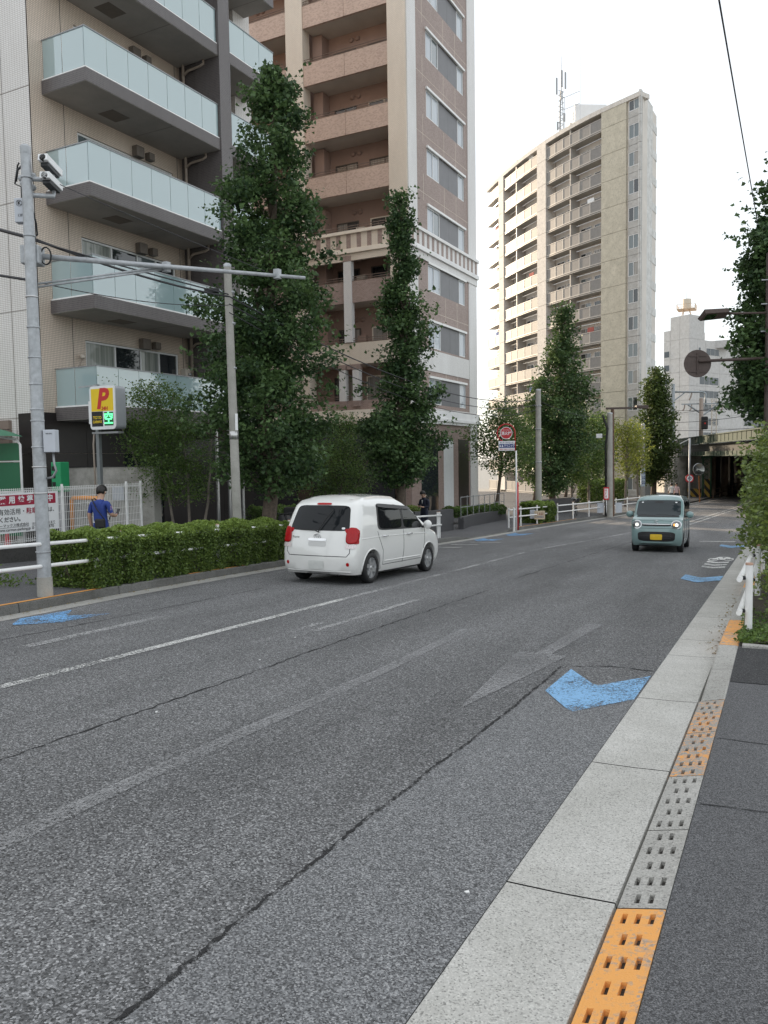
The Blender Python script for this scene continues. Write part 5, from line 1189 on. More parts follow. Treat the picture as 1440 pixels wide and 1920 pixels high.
def camera_unit(px, py, yawd, pit):
    c = pp(px,py,-.1); M = Matrix.Translation(c) @ Matrix.Rotation(R(yawd),4,'Z') @ Matrix.Rotation(R(pit),4,'X')
    o = MB().box((-.075,-.26,.0),(.075,.20,.10),0,M); h = o.build('camera_housing', WHITE_S, sp, bevel=.008)
    MB().box((-.06,-.20,-.06),(.06,.15,-.001),0,M).build('camera_body', DARKM, h, bevel=.01)
    MB().lathe([(.0,0),(.045,0),(.05,.06),(.0,.06)],M @ Matrix.Translation((0,-.20,.045)) @ Matrix.Rotation(R(90),4,'X'),14).build('lens', BLACK, h, smooth=True)
    MB().tube([M @ Vector((0,.05,-.06)), M @ Vector((0,.06,-.14)), Vector((PB.x,PB.y,c.z-.2))],.035,8).build('bracket', GALV, h, smooth=True)
camera_unit(96,318,20,-12); camera_unit(98,348,24,-6)
for px, py in ((62,330),(62,352),(40,335),(44,345)):
    c = pp(px,py,-.09); MB().lathe([(0,-.03),(.04,-.03),(.05,0),(.035,.04),(0,.05)],Matrix.Translation(c) @ Matrix.Rotation(R(70),4,'X'),12).build('clamp_bolt', GALV, sp, smooth=True)
MB().tube([pp(66,325),pp(60,335),pp(56,360),pp(60,390),pp(68,420),pp(70,440),pp(58,448)],.014,6).build('cable_loop', BLACK, sp, smooth=True)
MB().tube([pp(36,305),pp(33,310),pp(28,345),pp(40,350),pp(41,375)],.012,6).build('cable_loop', BLACK, sp, smooth=True)
MB().tube([pp(56,300),pp(33,318),pp(30,340)],.018,6).build('bracket', DARKM, sp, smooth=True)
aA, aB = at(66,480,12.2), at(572,521,13.9)
arm = MB().tube([aA,aA.lerp(aB,.5),aB],[.044,.038,.028],12).build('arm', GALV, sp, smooth=True)
MB().tube([at(72,532,12.2),at(312,500,13.05)],.017,8).build('brace', GALV, sp, smooth=True); MB().tube([at(72,538,12.2),at(312,504,13.05)],.017,8).build('brace', GALV, sp, smooth=True)
for px, py, d in ((312,502,13.05),(520,515,13.72)):
    c = at(px,py,d); MB().box((c.x-.05,c.y-.05,c.z-.07),(c.x+.05,c.y+.05,c.z+.09)).build('clamp', GALV, arm)
c = at(60,480,12.2); MB().box((-.13,-.13,-.14),(.15,.13,.14),0,frame(c,rg,fw,Z_)).build('arm_clamp', GALV, sp, bevel=.02)
MB().tube([at(86,480,12.2)+rg*.05*math.cos(a)*1.6+Z_*.13*math.sin(a) for a in [2*math.pi*i/14 for i in range(15)]],.012,6).build('cable_coil', BLACK, sp, smooth=True)
# ---- concrete utility poles
def cpole(label, base, top, r0, r1, extra=None, m=CONC_P, name='utility_pole'):
    t = thing(name,label,'pole',base); MB().tube([base-Z_*.1,base.lerp(top,.5),top],[r0,(r0+r1)/2,r1],18).build('shaft', m, t, smooth=True, auto=40)
    MB().lathe([(r1+.004,-.03),(r1+.006,.03),(r1*.5,.06),(0,.065)],Matrix.Translation(top),14).build('cap', GALV, t, smooth=True)
    return t
b_ = Vector((-11.3,15.05,zl(15.05))); t_ = Vector((-11.3,14.93,6.2))
p2 = cpole('tall round concrete utility pole rising out of the hedge',b_,t_,.108,.085)
for z, h in ((2.3,.18),(4.9,.05),(5.6,.05),(3.9,.04)): MB().lathe([(.099,0),(.108,0),(.108,h),(.099,h)],Matrix.Translation((b_.x,b_.y-.05,z)),16).build('band', STEEL if h > .1 else GALV, p2, smooth=True)
MB().box((-.03,-.005,-.10),(.03,.012,.28),0,frame(Vector((b_.x,b_.y,2.6))+rg*.06-fw*.14,rg,fw,Z_)).build('number_plate', WHITE_S, p2)
MB().box((-.16,-.06,-.05),(.16,.06,.05),0,frame(at(397,545,17.6),rg,fw,Z_)).build('cable_closure', BLACK, p2, bevel=.02)
P3 = gpt(1010,978); P3t = at(1009,733,(P3-_C).dot(_F)/_F.length_squared*1.0); p3 = cpole('bare concrete utility pole beside the square bush',P3,Vector((P3.x,P3.y,P3t.z)),.17,.13)
for z in (1.5,3.2,4.4): MB().lathe([(.165,0),(.175,0),(.175,.05),(.165,.05)],Matrix.Translation((P3.x,P3.y,z)),14).build('band', GALV, p3, smooth=True)
def depth_of(p): return (p-_C).dot(_F)
P4 = gpt(1143,966); d4 = depth_of(P4); p4 = cpole('grey utility pole wrapped with black cable next to the lamp pole',P4,Vector((P4.x,P4.y,at(1140,776,d4).z)),.19,.15)
MB().tube([P4+Vector((-.2,-.1,0)),Vector((P4.x-.22,P4.y-.1,2.4)),Vector((P4.x-.1,P4.y-.18,3.4)),Vector((P4.x-.4,P4.y-.1,4.2))],.06,7).build('cable', BLACK, p4, smooth=True)
MB().box((P4.x-.75,P4.y-.25,2.85),(P4.x-.42,P4.y-.05,3.1)).build('camera_box', WHITE_S, p4, bevel=.02); MB().box((P4.x-.42,P4.y-.18,2.94),(P4.x-.1,P4.y-.1,3.0)).build('bracket', DARKM, p4)
P5 = gpt(1205,940); d5 = depth_of(P5); p5 = cpole('concrete utility pole with blue white sticker near the high rise',P5,Vector((P5.x,P5.y,at(1206,796,d5).z)),.2,.15)
stk = MB(); 
stk.lathe([(.202,0),(.202,1.6)],Matrix.Translation((P5.x,P5.y,at(1205,912,d5).z)),16); so = stk.build('sticker', mat('pale_blue_sticker',(.45,.55,.65),.5,0,.4,6), p5, smooth=True)
for z in (1.25,.8,.35): strokes(so,frame(Vector((P5.x,P5.y,at(1205,912,d5).z+z))-fw*.212,rg,Z_,-fw),.24,.3,BLUE_S,2)
# ---- lamp posts
def street_lamp(name, label, base, top, head, arm_to, r, mtl):
    t = thing(name,label,'street lamp',base); MB().tube([base-Z_*.1,top],[r,r*.7],14).build('post', mtl, t, smooth=True, auto=40)
    a = MB().tube([Vector((base.x,base.y,arm_to.z)),arm_to],.035,8).build('arm', mtl, t, smooth=True); return t, a
L1 = Vector((-.42,26.7,zs(26.7))); lt1 = thing('street_lamp','brown lamp post with flat lamp head and round sign over the road','street lamp',L1)
MB().tube([L1-Z_*.1,Vector((L1.x-.02,L1.y,7.7))],[.11,.085],16).build('post', BROWN_P, lt1, smooth=True, auto=40)
MB().tube([Vector((L1.x,L1.y,5.95)),at(1361,588,23.8)],.035,8).build('lamp_arm', BROWN_P, lt1, smooth=True)
h0, h1 = at(1316,592,23.5), at(1362,588,23.8); hd = (h1-h0).normalized(); hs = Vector((hd.y,-hd.x,0)).normalized()
hc_ = hs if hs.dot(-fw) > 0 else -hs; wv = hc_*math.cos(R(38))+Z_*math.sin(R(38)); uv = Z_*math.cos(R(38))-hc_*math.sin(R(38))
def lamp_box(a, b, w0, w1, t0, t1): return [a-wv*w0+uv*t1,a+wv*w0+uv*t1,a+wv*w0*.8+uv*t0,a-wv*w0*.8+uv*t0,b-wv*w1+uv*t1,b+wv*w1+uv*t1,b+wv*w1*.8+uv*t0,b-wv*w1*.8+uv*t0]
BXF = [(0,1,2,3),(7,6,5,4),(0,4,5,1),(1,5,6,2),(2,6,7,3),(3,7,4,0)]
lh = MB().add(lamp_box(h0,h1,.19,.16,-.07,.07),BXF).build('lamp_head', BROWN_P, lt1, bevel=.012)
LENS = glassmat('lamp_lens',(.9,.9,.9),.3,.1,(.78,.79,.77),.85)
MB().add([h0+hd*.06-wv*.11-uv*.076,h0+hd*.06+wv*.11-uv*.076,h0+hd*.46+wv*.10-uv*.076,h0+hd*.46-wv*.10-uv*.076],[(0,1,2,3)]).build('lens', LENS, lh)
MB().add(lamp_box(h0+hd*.02,h0+hd*.05,.13,.13,-.09,-.06),BXF).build('lens_rim', BROWN_P, lh)
sc = at(1310,681,23.8); MB().tube([Vector((L1.x,L1.y,4.62)),sc+Z_*.06],.045,8).build('sign_arm', BROWN_P, lt1, smooth=True)
sb = MB().lathe([(0,.0),(.40,.0),(.41,.012),(.40,.024),(0,.024)],frame(sc+fw*.10,rg,Z_,-fw),36).build('round_sign', BROWN_P, lt1, smooth=True, auto=40)
MB().beam(sc+fw*.06-Z_*.32,sc+fw*.06+Z_*.32,.05,.04).build('sign_bracket', BROWN_P, sb)
for z in (-.24,.22): MB().beam(sc+fw*.07-rg*.26+Z_*z,sc+fw*.07+rg*.26+Z_*z,.03,.03).build('sign_stiffener', BROWN_P, sb)
for z in (6.9,5.4,6.2): MB().tube([Vector((L1.x-.06,L1.y-.1,z)),Vector((L1.x-.22,L1.y-.16,z))],.02,6).build('step_bolt', GALV, lt1)
L2 = gpt(1148,964); d6 = depth_of(L2); lt2 = thing('street_lamp','rusty brown lamp pole with crossbar arm beside the grey utility pole','street lamp',L2)
MB().tube([L2-Z_*.1,Vector((L2.x,L2.y,at(1148,768,d6).z))],[.13,.10],12).build('post', mat('rusty_brown',(.14,.085,.06),.8,0,.5,6), lt2, smooth=True, auto=40)
MB().beam(at(1136,766,d6),at(1180,765,d6),.12,.12).build('crossbar', BROWN_P, lt2); MB().tube([at(1180,765,d6),at(1193,764,d6)],.04,6).build('lamp_arm', BROWN_P, lt2)
h0, h1 = at(1192,764,d6), at(1214,763,d6); MB().add([h0+fw*s*.2+Z_*z for s,z in ((-1,.12),(1,.12),(1,-.02),(-1,-.02))]+[h1+fw*s*.2+Z_*z for s,z in ((-1,.10),(1,.10),(1,-.12),(-1,-.12))],[(0,1,2,3),(7,6,5,4),(0,4,5,1),(1,5,6,2),(2,6,7,3),(3,7,4,0)]).build('lamp_head', BROWN_P, lt2, bevel=.02)
# ---- hydrant sign
HB = gpt(964,992); HB = Vector((HB.x,HB.y,zl(HB.y))); dh = depth_of(HB); hy = thing('hydrant_sign','red and white fire hydrant post with round red sign and advert plate','sign',HB)
MB().tube([HB-Z_*.05,HB+Z_*1.0],.05,10).build('white_bollard', WHITE_P, hy, smooth=True, auto=40)
hx = HB+rg*.12+fw*.1
MB().tube([hx,Vector((hx.x,hx.y,at(966,845,dh).z))],.035,10).build('white_post', WHITE_P, hy, smooth=True)
MB().tube([hx+rg*.07+fw*.06,Vector((hx.x,hx.y,HB.z+2.1))+rg*.07+fw*.06],.045,10).build('red_post', RED_S, hy, smooth=True)
hc = at(949,812,dh); rr = .39; ring_ = [hc+rg*(rr*math.cos(a))+Z_*(rr*math.sin(a)) for a in [R(-130)-R(i*12) for i in range(0,20)]]
ring_ = [hc+rg*(rr*math.cos(R(a)))+Z_*(rr*math.sin(R(a))) for a in range(245,-1,-12)]
MB().tube(ring_+[at(966,845,dh)],.024,8).build('red_hoop', RED_S, hy, smooth=True)
dsc = MB().lathe([(0,0),(.265,0),(.27,.02),(0,.02)],frame(hc,rg,Z_,-fw),32).build('disc', WHITE_S, hy, smooth=True, auto=40)
MB().lathe([(0,.022),(.245,.022)],frame(hc,rg,Z_,-fw),32).build('red_face', RED_S, dsc)
text_mesh('消火栓',.17,WHITE_S,'lettering',dsc,frame(hc-fw*.026-Z_*.02,rg,Z_,-fw),local=False,bold=.004,width=.44); text_mesh('FIRE HYDRANT',.05,WHITE_S,'lettering',dsc,frame(hc-fw*.026+Z_*.13,rg,Z_,-fw),local=False,width=.3)
pc_ = at(950.5,836,dh); pl = MB().box((-.37,-.21,-.012),(.37,.21,.012),0,frame(pc_,rg,Z_,-fw)).build('advert_plate', WHITE_S, hy, bevel=.006)
MB().box((-.34,-.085,.013),(.35,.085,.015),0,frame(pc_,rg,Z_,-fw)).build('blue_band', BLUE_S, pl)
text_mesh('クリニック',.135,WHITE_S,'lettering',pl,frame(pc_-fw*.018+rg*.10,rg,Z_,-fw),local=False,width=.46,bold=.003); strokes(pl,frame(pc_-fw*.017-rg*.235,rg,Z_,-fw),.18,.12,WHITE_S,2)
strokes(pl,frame(pc_-fw*.0135+Z_*.145,rg,Z_,-fw),.6,.07,BLUE_S,9); strokes(pl,frame(pc_-fw*.0135-Z_*.145,rg,Z_,-fw),.6,.06,RED_S,11)
# ---- notices on the guard rail
q = at(1012,966,dh+4.3); nb = MB().box((-.26,-.2,-.01),(.26,.22,.01),0,frame(q,rg,Z_,-fw)).build('notice_board', mat('cream_notice',(.58,.48,.34),.6,0,.1,5)); tag(nb,'cream notice board fixed to the guard rail by the bush','sign')
strokes(nb,frame(q-fw*.011+Z_*.08,rg,Z_,-fw),.42,.12,mat('notice_ink',(.25,.05,.05),.6),5); strokes(nb,frame(q-fw*.011-Z_*.07,rg,Z_,-fw),.42,.1,BLUE_S,6)
q = at(999,964,dh+4.5); tag(MB().box((-.14,-.22,-.01),(.14,.22,.01),0,frame(q,rg,Z_,-fw)).build('notice_board', BX),'blank grey notice plate beside the cream notice board','sign')
q = at(1137,925,d4-.4); rs = thing('notice_sign','narrow red and white notice sign on white post beside the utility pole','sign',gpt(1137,965)); MB().tube([gpt(1137,966),q],.035,8).build('post', WHITE_P, rs, smooth=True)
o = MB().box((-.16,-.38,-.012),(.16,.36,.012),0,frame(q,rg,Z_,-fw)).build('plate', RED_S, rs); MB().box((-.11,-.30,.013),(.11,.28,.015),0,frame(q,rg,Z_,-fw)).build('white_face', WHITE_S, o); [strokes(o,frame(q-fw*.0165+Z_*zz,rg,Z_,-fw),.16,.14,RED_S,1) for zz in (.18,0,-.18)]
for px in (1126,1160): 
    q = at(px,952,d4+.5*(px>1150)); tag(MB().box((-.2,-.3,-.01),(.2,.3,.01),0,frame(q,rg,Z_,-fw)).build('notice_board', BX), 'pale grey plate on the guard rail '+('left' if px < 1150 else 'right')+' of the twin poles' if False else ('pale grey plate tied to the rail near the bicycle' if px < 1150 else 'pale grey plate tied to the rail past the lamp pole'),'sign')
# speed sign near the bridge
SB = gpt(1292,944); ds = depth_of(SB); ss = thing('speed_sign','round forty speed limit sign on tall grey post before the bridge','sign',SB)
MB().tube([SB-Z_*.1,Vector((SB.x,SB.y,at(1291,822,ds).z))],.07,8).build('post', GALV, ss, smooth=True)
q = at(1293,897,ds-.15); o = MB().lathe([(0,0),(.34,0),(.34,.02),(0,.02)],frame(q,rg,Z_,-fw),24).build('plate', RED_S, ss); MB().lathe([(0,.022),(.24,.022)],frame(q,rg,Z_,-fw),24).build('white_face', WHITE_S, o); text_mesh('40',.3,BLUE_S,'lettering',o,frame(q-fw*.03,rg,Z_,-fw),local=False,bold=.006)
MB().beam(at(1291,824,ds),at(1275,832,ds),.06,.06).build('bracket', GALV, ss)
MQ = at(1310,880,ds+2); tm = thing('traffic_mirror','round orange rimmed traffic mirror beside the bridge column','mirror',gpt(1312,940)); MB().tube([gpt(1312,940),MQ],.05,8).build('post', mat('mirror_orange',(.5,.2,.06),.5), tm); MB().lathe([(0,0),(.5,0),(.52,.06),(.46,.05),(0,.03)],frame(MQ,rg,Z_,-fw),24).build('mirror_face', mat('mirror_glass',(.35,.37,.38),.1,.9,.1,2), tm, smooth=True)

# ================================================================== parking lot by the apartment block
FX = -15.3; y0f, y1f = 9.2, 16.18
pw = MB().box((FX-.12,y0f-3,-1.2),(FX+.10,y1f+.12,.0)).build('block_wall', concrete('dark_block',(.07,.068,.065),.2,40,.3)); tag(pw,'low dark block wall carrying the white mesh fence','wall')
fe = thing('mesh_fence','white wire mesh fence around the parking lot','fence',(FX,y1f,.0))
for y in (9.6,11.55,13.58,15.66,y1f): MB().cyl((FX,y,-.03),(FX,y,1.32),.03,n=10).build('post', WHITE_P, fe, smooth=True, auto=40)
wm = MB()
for i in range(int((y1f-6.5)/.055)): y = 6.5+i*.055; wm.beam((FX+.035,y,.04),(FX+.035,y,1.27),.007,.007)
for z in (.06,.12,.30,.48,.66,.84,1.02,1.18,1.25): wm.beam((FX+.042,6.5,z),(FX+.042,y1f,z),.008,.008)
for z in (.09,1.215):
    for i in range(int((y1f-6.5)/.055)): y = 6.5+i*.055; wm.beam((FX+.035,y,z-.03),(FX+.085,y,z),.007,.007)
    wm.beam((FX+.085,6.5,z),(FX+.085,y1f,z),.009,.009)
stuff(wm.build('wire_mesh', WHITE_P, fe))
# banner
bn = MB().box((FX+.10,9.4,.29),(FX+.115,13.35,1.17)).build('banner', WHITE_S); tag(bn,'white parking company banner with dark red heading tied to the mesh fence','banner')
MAROON = mat('banner_maroon',(.36,.015,.05),.5,0,.05,5)
MB().box((FX+.116,9.45,.895),(FX+.118,13.28,1.125)).build('red_band', MAROON, bn)
def bt(s, y, z, size, mt, ax='LEFT', width=None, bold=0.0):
    text_mesh(s,size,mt,'lettering',bn,frame((FX+.122,y,z),Y_,Z_,X_),local=False,ax=ax,bold=bold,width=None)
for ch, y in (('事',11.47),('業',11.86),('用',12.10),('地',12.34),('募',12.57),('集',12.80),('中',13.12)): bt(ch,y,1.01,.17,WHITE_S,'CENTER',bold=.006)
bt('土地の有効活用・',11.30,.75,.145,BLACK_S); bt('駐車場',12.46,.75,.145,MAROON,bold=.003); bt('は、',13.05,.75,.13,BLACK_S)
bt('お問い合わせください。',11.00,.585,.125,BLACK_S,bold=.002)
bt('東洋カーマックス株式会社',11.50,.455,.085,BLACK_S); bt('お問い合わせは',12.60,.455,.07,BLACK_S); bt('まで',13.10,.455,.07,BLACK_S)
bt('www.carmax-parking.jp',11.70,.365,.09,BLACK_S); bt('01',12.68,.365,.10,BLACK_S); bt('470',13.05,.365,.10,BLACK_S)
MB().tube([(FX+.12,12.62+.025*math.cos(a),.365+.025*math.sin(a)) for a in [2*math.pi*i/10 for i in range(11)]],.005,5).build('phone_mark', BLACK_S, bn)
for z, a, b in ((.412,11.5,12.5),(.412,12.6,13.25)): MB().box((FX+.116,a,z-.003),(FX+.118,b,z+.003)).build('rule', BLACK_S, bn)
# board-marked concrete wall: one object per board course
cw = thing('concrete_wall','board marked grey concrete wall at the end of the parking lot','wall',(-17.2,17.0,0))
for i in range(7):
    z0 = -.9+i*.37; MB().box((-19.6,17.0-.006*(i%2),z0),(-15.78,17.25,z0+.366)).build('board_course', CONC_W, cw)
MB().box((-15.775,16.98,-.9),(-15.58,17.27,1.69)).build('end_post', CONC_P, cw); MB().box((-19.6,16.97,1.692),(-15.57,17.28,1.71)).build('coping', DARKM, cw)
# parking sign
ps = thing('parking_sign','yellow P parking sign box with green vacancy lamp on grey post','sign',(-16.5,15.9,-.5))
MB().box((-16.62,15.96,-.6),(-16.51,16.06,3.92)).build('post', mat('grey_post',(.24,.26,.27),.5,.2,.1,6), ps)
MB().tube([(-16.66,15.95,2.6),(-16.67,15.92,2.3),(-16.66,15.93,.2)],.025,7).build('conduit', PIPEC, ps, smooth=True)
sx0, sx1, sz0, sz1, sy = -16.50, -15.62, 2.70, 3.82, 15.72
def rrect(x0,x1,z0,z1,r,n=5):
    out_ = []
    for cx,cz,a0 in ((x1-r,z1-r,0),(x0+r,z1-r,90),(x0+r,z0+r,180),(x1-r,z0+r,270)):
        out_ += [(cx+r*math.cos(R(a0+90*i/n)),cz+r*math.sin(R(a0+90*i/n))) for i in range(n+1)]
    return out_
SM = frame((0,sy,0),X_,Z_,-Y_)
cs = MB().prism(rrect(sx0,sx1,sz0,sz1,.09),-.36,SM).build('case', mat('grey_case',(.40,.42,.45),.5,.1,.06,4), ps, smooth=True, auto=40)
MB().prism(rrect(sx0-.01,sx1+.01,sz0-.01,sz1+.01,.1),.03,SM).build('white_rim', WHITE_S, ps, smooth=True, auto=40)
YEL_S = mat('sign_yellow',(.85,.60,.02),.4,0,.03,5); mid = sz0+.47
MB().box((sx0+.05,mid,.031),(sx1-.05,sz1-.06,.034),0,SM).build('yellow_face', YEL_S, cs)
MB().box((sx0+.05,sz0+.07,.031),(sx0+.45,mid-.008,.034),0,SM).build('black_face', BLACK_S, cs)
MB().box((sx0+.455,sz0+.05,.031),(sx1-.04,mid-.008,.034),0,SM).build('lamp_window', WHITE_S, cs); MB().box((sx0+.50,sz0+.085,.035),(sx1-.06,mid-.03,.037),0,SM).build('lamp_screen', mat('vacancy_screen',(.02,.12,.05),.4), cs)
PR = mat('sign_p_red',(.58,.03,.03),.4,0,.03,5); FMs = lambda x,z,d=.037: frame((x,sy-d,z),X_,Z_,-Y_)
text_mesh('P',.72,PR,'lettering',cs,FMs((sx0+sx1)/2-.02,mid+.30),local=False,bold=.028,shear=.22)
text_mesh('24H',.13,PR,'lettering',cs,FMs((sx0+sx1)/2+.08,mid+.065,.040),local=False,bold=.004,shear=.15)
text_mesh('TOYO',.105,YEL_S,'lettering',cs,FMs(sx0+.25,sz0+.30),local=False,bold=.003); text_mesh('CARMAX',.095,YEL_S,'lettering',cs,FMs(sx0+.25,sz0+.19),local=False,bold=.003,width=.33)
LEDG = mat('vacancy_lamp',(.1,.9,.25),.5,0,0,1,emit=(.10,1.0,.28),es=1.3)
text_mesh('空',.33,LEDG,'lettering',cs,FMs(sx0+.655,sz0+.255,.040),local=False,bold=.007)
MB().box((sx0-.09,sz0+.15,-.1),(sx0-.02,sz0+.75,.0),0,SM).build('side_box', WHITE_S, cs)
MB().beam((-17.1,15.9,3.86),(-16.45,15.9,3.88),.04,.04).build('top_bar', GALV, ps); MB().box((sx0,sy,2.58),(sx1+.05,sy+.2,2.63)).build('bottom_bar', RAILC, ps)
# green canopy, pay machines, barrier hoop, cans
GRN_C = mat('green_canopy',(.04,.20,.11),.5,0,.12,2); GRN_G = glassmat('green_sheet',(.1,.45,.25),.3,.2,(.09,.40,.21),.75)
ca = thing('pay_shelter','green roofed pay machine shelter with green side panel in the parking lot','shelter',(-19.6,15.4,-.5))
arc = [(-19.0+.0,15.2+.0,2.85-.55*((i/8)**2)) for i in range(9)]
rows = [[(-22.6+3.7*i/10, yy, 2.98-.40*((i/10)**3)) for i in range(11)] for yy in (13.7,14.6,15.5)]
MB().sheet(rows).build('roof', GRN_C, ca, smooth=True); MB().tube([(a,b-.02,c) for a,b,c in rows[0]],.03,6).build('roof_edge', WHITE_P, ca, smooth=True)
for y in (13.75,15.45): MB().tube([(-18.95,y,-.6),(-18.95,y,2.35),(-19.1,y,2.5),(-22.5,y,2.93)],.035,8).build('frame', WHITE_P, ca, smooth=True)
for z0,z1 in ((-.2,1.0),(1.06,1.86),(1.92,2.4)): MB().box((-20.4,15.44,z0),(-18.98,15.46,z1)).build('side_panel', GRN_G, ca)
for z in (1.03,1.89): MB().beam((-20.4,15.42,z),(-18.95,15.42,z),.035,.035).build('rail', WHITE_P, ca)
GREY_M = mat('machine_grey',(.33,.335,.35),.45,.1,.06,4)
pm = thing('pay_machine','grey parking pay machine standing under the green shelter','machine',(-18.9,14.2,-.5)); o = MB().box((-19.3,14.0,-.6),(-18.75,14.5,1.55)).build('cabinet', GREY_M, pm, bevel=.02)
MB().box((-19.2,13.985,1.0),(-18.95,13.998,1.4)).build('label_plate', WHITE_S, o); MB().box((-18.8,14.02,1.56),(-19.2,14.4,1.75)).build('top_unit', WHITE_S, pm, bevel=.02)
gm = thing('ticket_machine','green ticket box behind the steel pole','machine',(-17.3,15.3,-.5)); o = MB().box((-17.5,15.2,1.05),(-17.15,15.5,1.85)).build('cabinet', mat('bright_green',(.02,.30,.12),.45,0,.06,4), gm, bevel=.02); MB().box((-17.4,15.3,-.6),(-17.25,15.45,1.05)).build('stand', GREY_M, gm)
for z in (1.2,1.42,1.62): MB().box((-17.46,15.19,z),(-17.34,15.198,z+.12)).build('slot', BLACK, o)
hb = thing('barrier_hoop','orange steel barrier hoop behind the mesh fence','barrier',(-17.0,15.4,-.5)); MB().tube([(-17.25,15.6,-.6),(-17.22,15.6,.8),(-17.15,15.6,.88),(-16.3,15.6,.88),(-16.2,15.6,.80),(-16.2,15.6,-.6)],.06,10).build('hoop', mat('hoop_orange',(.75,.28,.03),.5,0,.1,8), hb, smooth=True)
rc = thing('red_cone','red traffic cone behind the fence banner','cone',(-16.4,12.9,-.5)); MB().lathe([(.17,0),(.17,.04),(.12,.05),(.035,.6),(0,.61)],Matrix.Translation((-16.4,12.9,-.42)),18).build('cone', RED_S, rc, smooth=True, auto=40); MB().lathe([(.092,.22),(.067,.36)],Matrix.Translation((-16.4,12.9,-.42)),18).build('white_band', WHITE_S, rc, smooth=True)
sn_ = at(140,935,20.8); tag(MB().box((-.22,-.2,-.01),(.22,.2,.01),0,frame(Vector((-16.85,16.93,.95)),X_,Z_,-Y_)).build('notice_board', BX),'pale notice plate on the concrete wall behind the orange hoop','sign')
# small shed with ribbed brown siding and an unseen block added to shade the near road
sh = thing('ribbed_shed','brown ribbed metal shed beyond the green shelter','shed',(-24,14.5,-.5)); rb = MB(); BRS = mat('brown_siding',(.22,.17,.14),.55,0,.1,3)
for i in range(14): MB().box((-30,16.2-.02*(i%2),-.8+i*.28),(-20.3,16.6,-.8+i*.28+.26)).build('siding_board', BRS, sh)
nbld = thing('road_shade_block','plain beige block added out of view beyond the parking lot to shade the road','building',(-56,2,-.5)); BG2 = tiles('shade_block_tile',(.45,.40,.35),(.42,.37,.33),(.3,.27,.24),.2,.1)
mm = MB(); facade(mm,(-50,-19,-.8),Y_,Z_,X_,34,24,[(2+4*i,4+4*i,2+3*k,3.6+3*k) for i in range(8) for k in range(7)],.15); mm.box((-66,-19,-.8),(-50.2,15,23.2)); mm.build('wall', BG2, nbld)
for i in range(8):
    for k in range(7): MB().box((-50.19,-17+4*i,1.2+3*k),(-50.12,-15+4*i,2.8+3*k)).build('window', PANE_D, nbld)
rbk = thing('rear_shade_block','plain unseen block added behind the two front apartment houses to shade the street','building',(-44,41,-1)); mm = MB(); facade(mm,(-36,30,-2),Y_,Z_,X_,22,26,[(2+4*i,4+4*i,2+3*k,3.6+3*k) for i in range(5) for k in range(7)],.15); mm.box((-54,30,-2),(-36.2,52,24)); mm.build('wall', BG2, rbk)  # unseen block closing the gap where sun reached the street
for i in range(5):
    for k in range(7): MB().box((-36.19,32+4*i,3*k),(-36.12,34+4*i,1.6+3*k)).build('window', PANE_D, rbk)
# planters, ramp and railing in front of the brown block
PLW = tiles('planter_tile',(.10,.10,.105),(.08,.08,.085),(.045,.045,.05),.6,.05,.008,0,rough=.6)
def planter(label, pts, h, w=.25):
    t = thing('planter_wall',label,'planter',(pts[0][0],pts[0][1],zl(pts[0][1])))
    for a, b in zip(pts,pts[1:]):
        A, B = Vector((a[0],a[1],0)), Vector((b[0],b[1],0)); d = (B-A).normalized(); nn = Vector((d.y,-d.x,0))*w/2
        for k in range(max(1,int((B-A).length/2))):
            kk = max(1,int((B-A).length/2)); p, q = A.lerp(B,k/kk), A.lerp(B,(k+1)/kk-.004/((B-A).length)); v = []
            for s in (p-nn,p+nn,q+nn,q-nn): v.append((s.x,s.y,zl(s.y)-.15))
            for s in (p-nn,p+nn,q+nn,q-nn): v.append((s.x,s.y,zl(s.y)+h))
            MB().add(v,[(3,2,1,0),(4,5,6,7),(0,1,5,4),(1,2,6,5),(2,3,7,6),(3,0,4,7)]).build('wall_block', PLW, t)
    return t
planter('low dark planter wall behind the long hedge',[(-13.7,18.5),(-13.9,27.0)],.55)
planter('dark ribbed planter wall behind the man in the suit',[(-13.2,29.0),(-13.3,33.4)],.95)
planter('dark ramp wall beneath the thin handrail',[(-12.9,33.6),(-13.6,42.0)],.55)
planter('dark low wall behind the parked bicycle',[(-13.0,43.5),(-12.2,52.0)],.95)
hr_ = thing('ramp_handrail','thin dark handrail along the ramp of the brown block','handrail',(-12.9,33.6,zl(33.6)))
for k in range(9):
    f = k/8; x, y = -12.9-.7*f, 33.6+8.4*f; MB().cyl((x,y,zl(y)+.5),(x,y,zl(y)+1.45),.02,n=6).build('baluster', RAILC, hr_)
for h in (1.45,1.0): MB().tube([(-12.9,33.6,zl(33.6)+h),(-13.6,42,zl(42)+h)],.02,6).build('rail', RAILC, hr_)
# entrance screens of the first block
for k,(px,yy) in enumerate(((408,21.0),(430,22.0),(455,23.0))): 
    p = onY(px,900,yy); tag(MB().cyl((p.x,p.y,zl(yy)),(p.x,p.y,2.9),.06,n=10).build('porch_column', STEEL), ['slim steel porch column left of the concrete pole','slim steel porch column behind the concrete pole','slim steel porch column beside the hedge ginkgo'][k],'column')
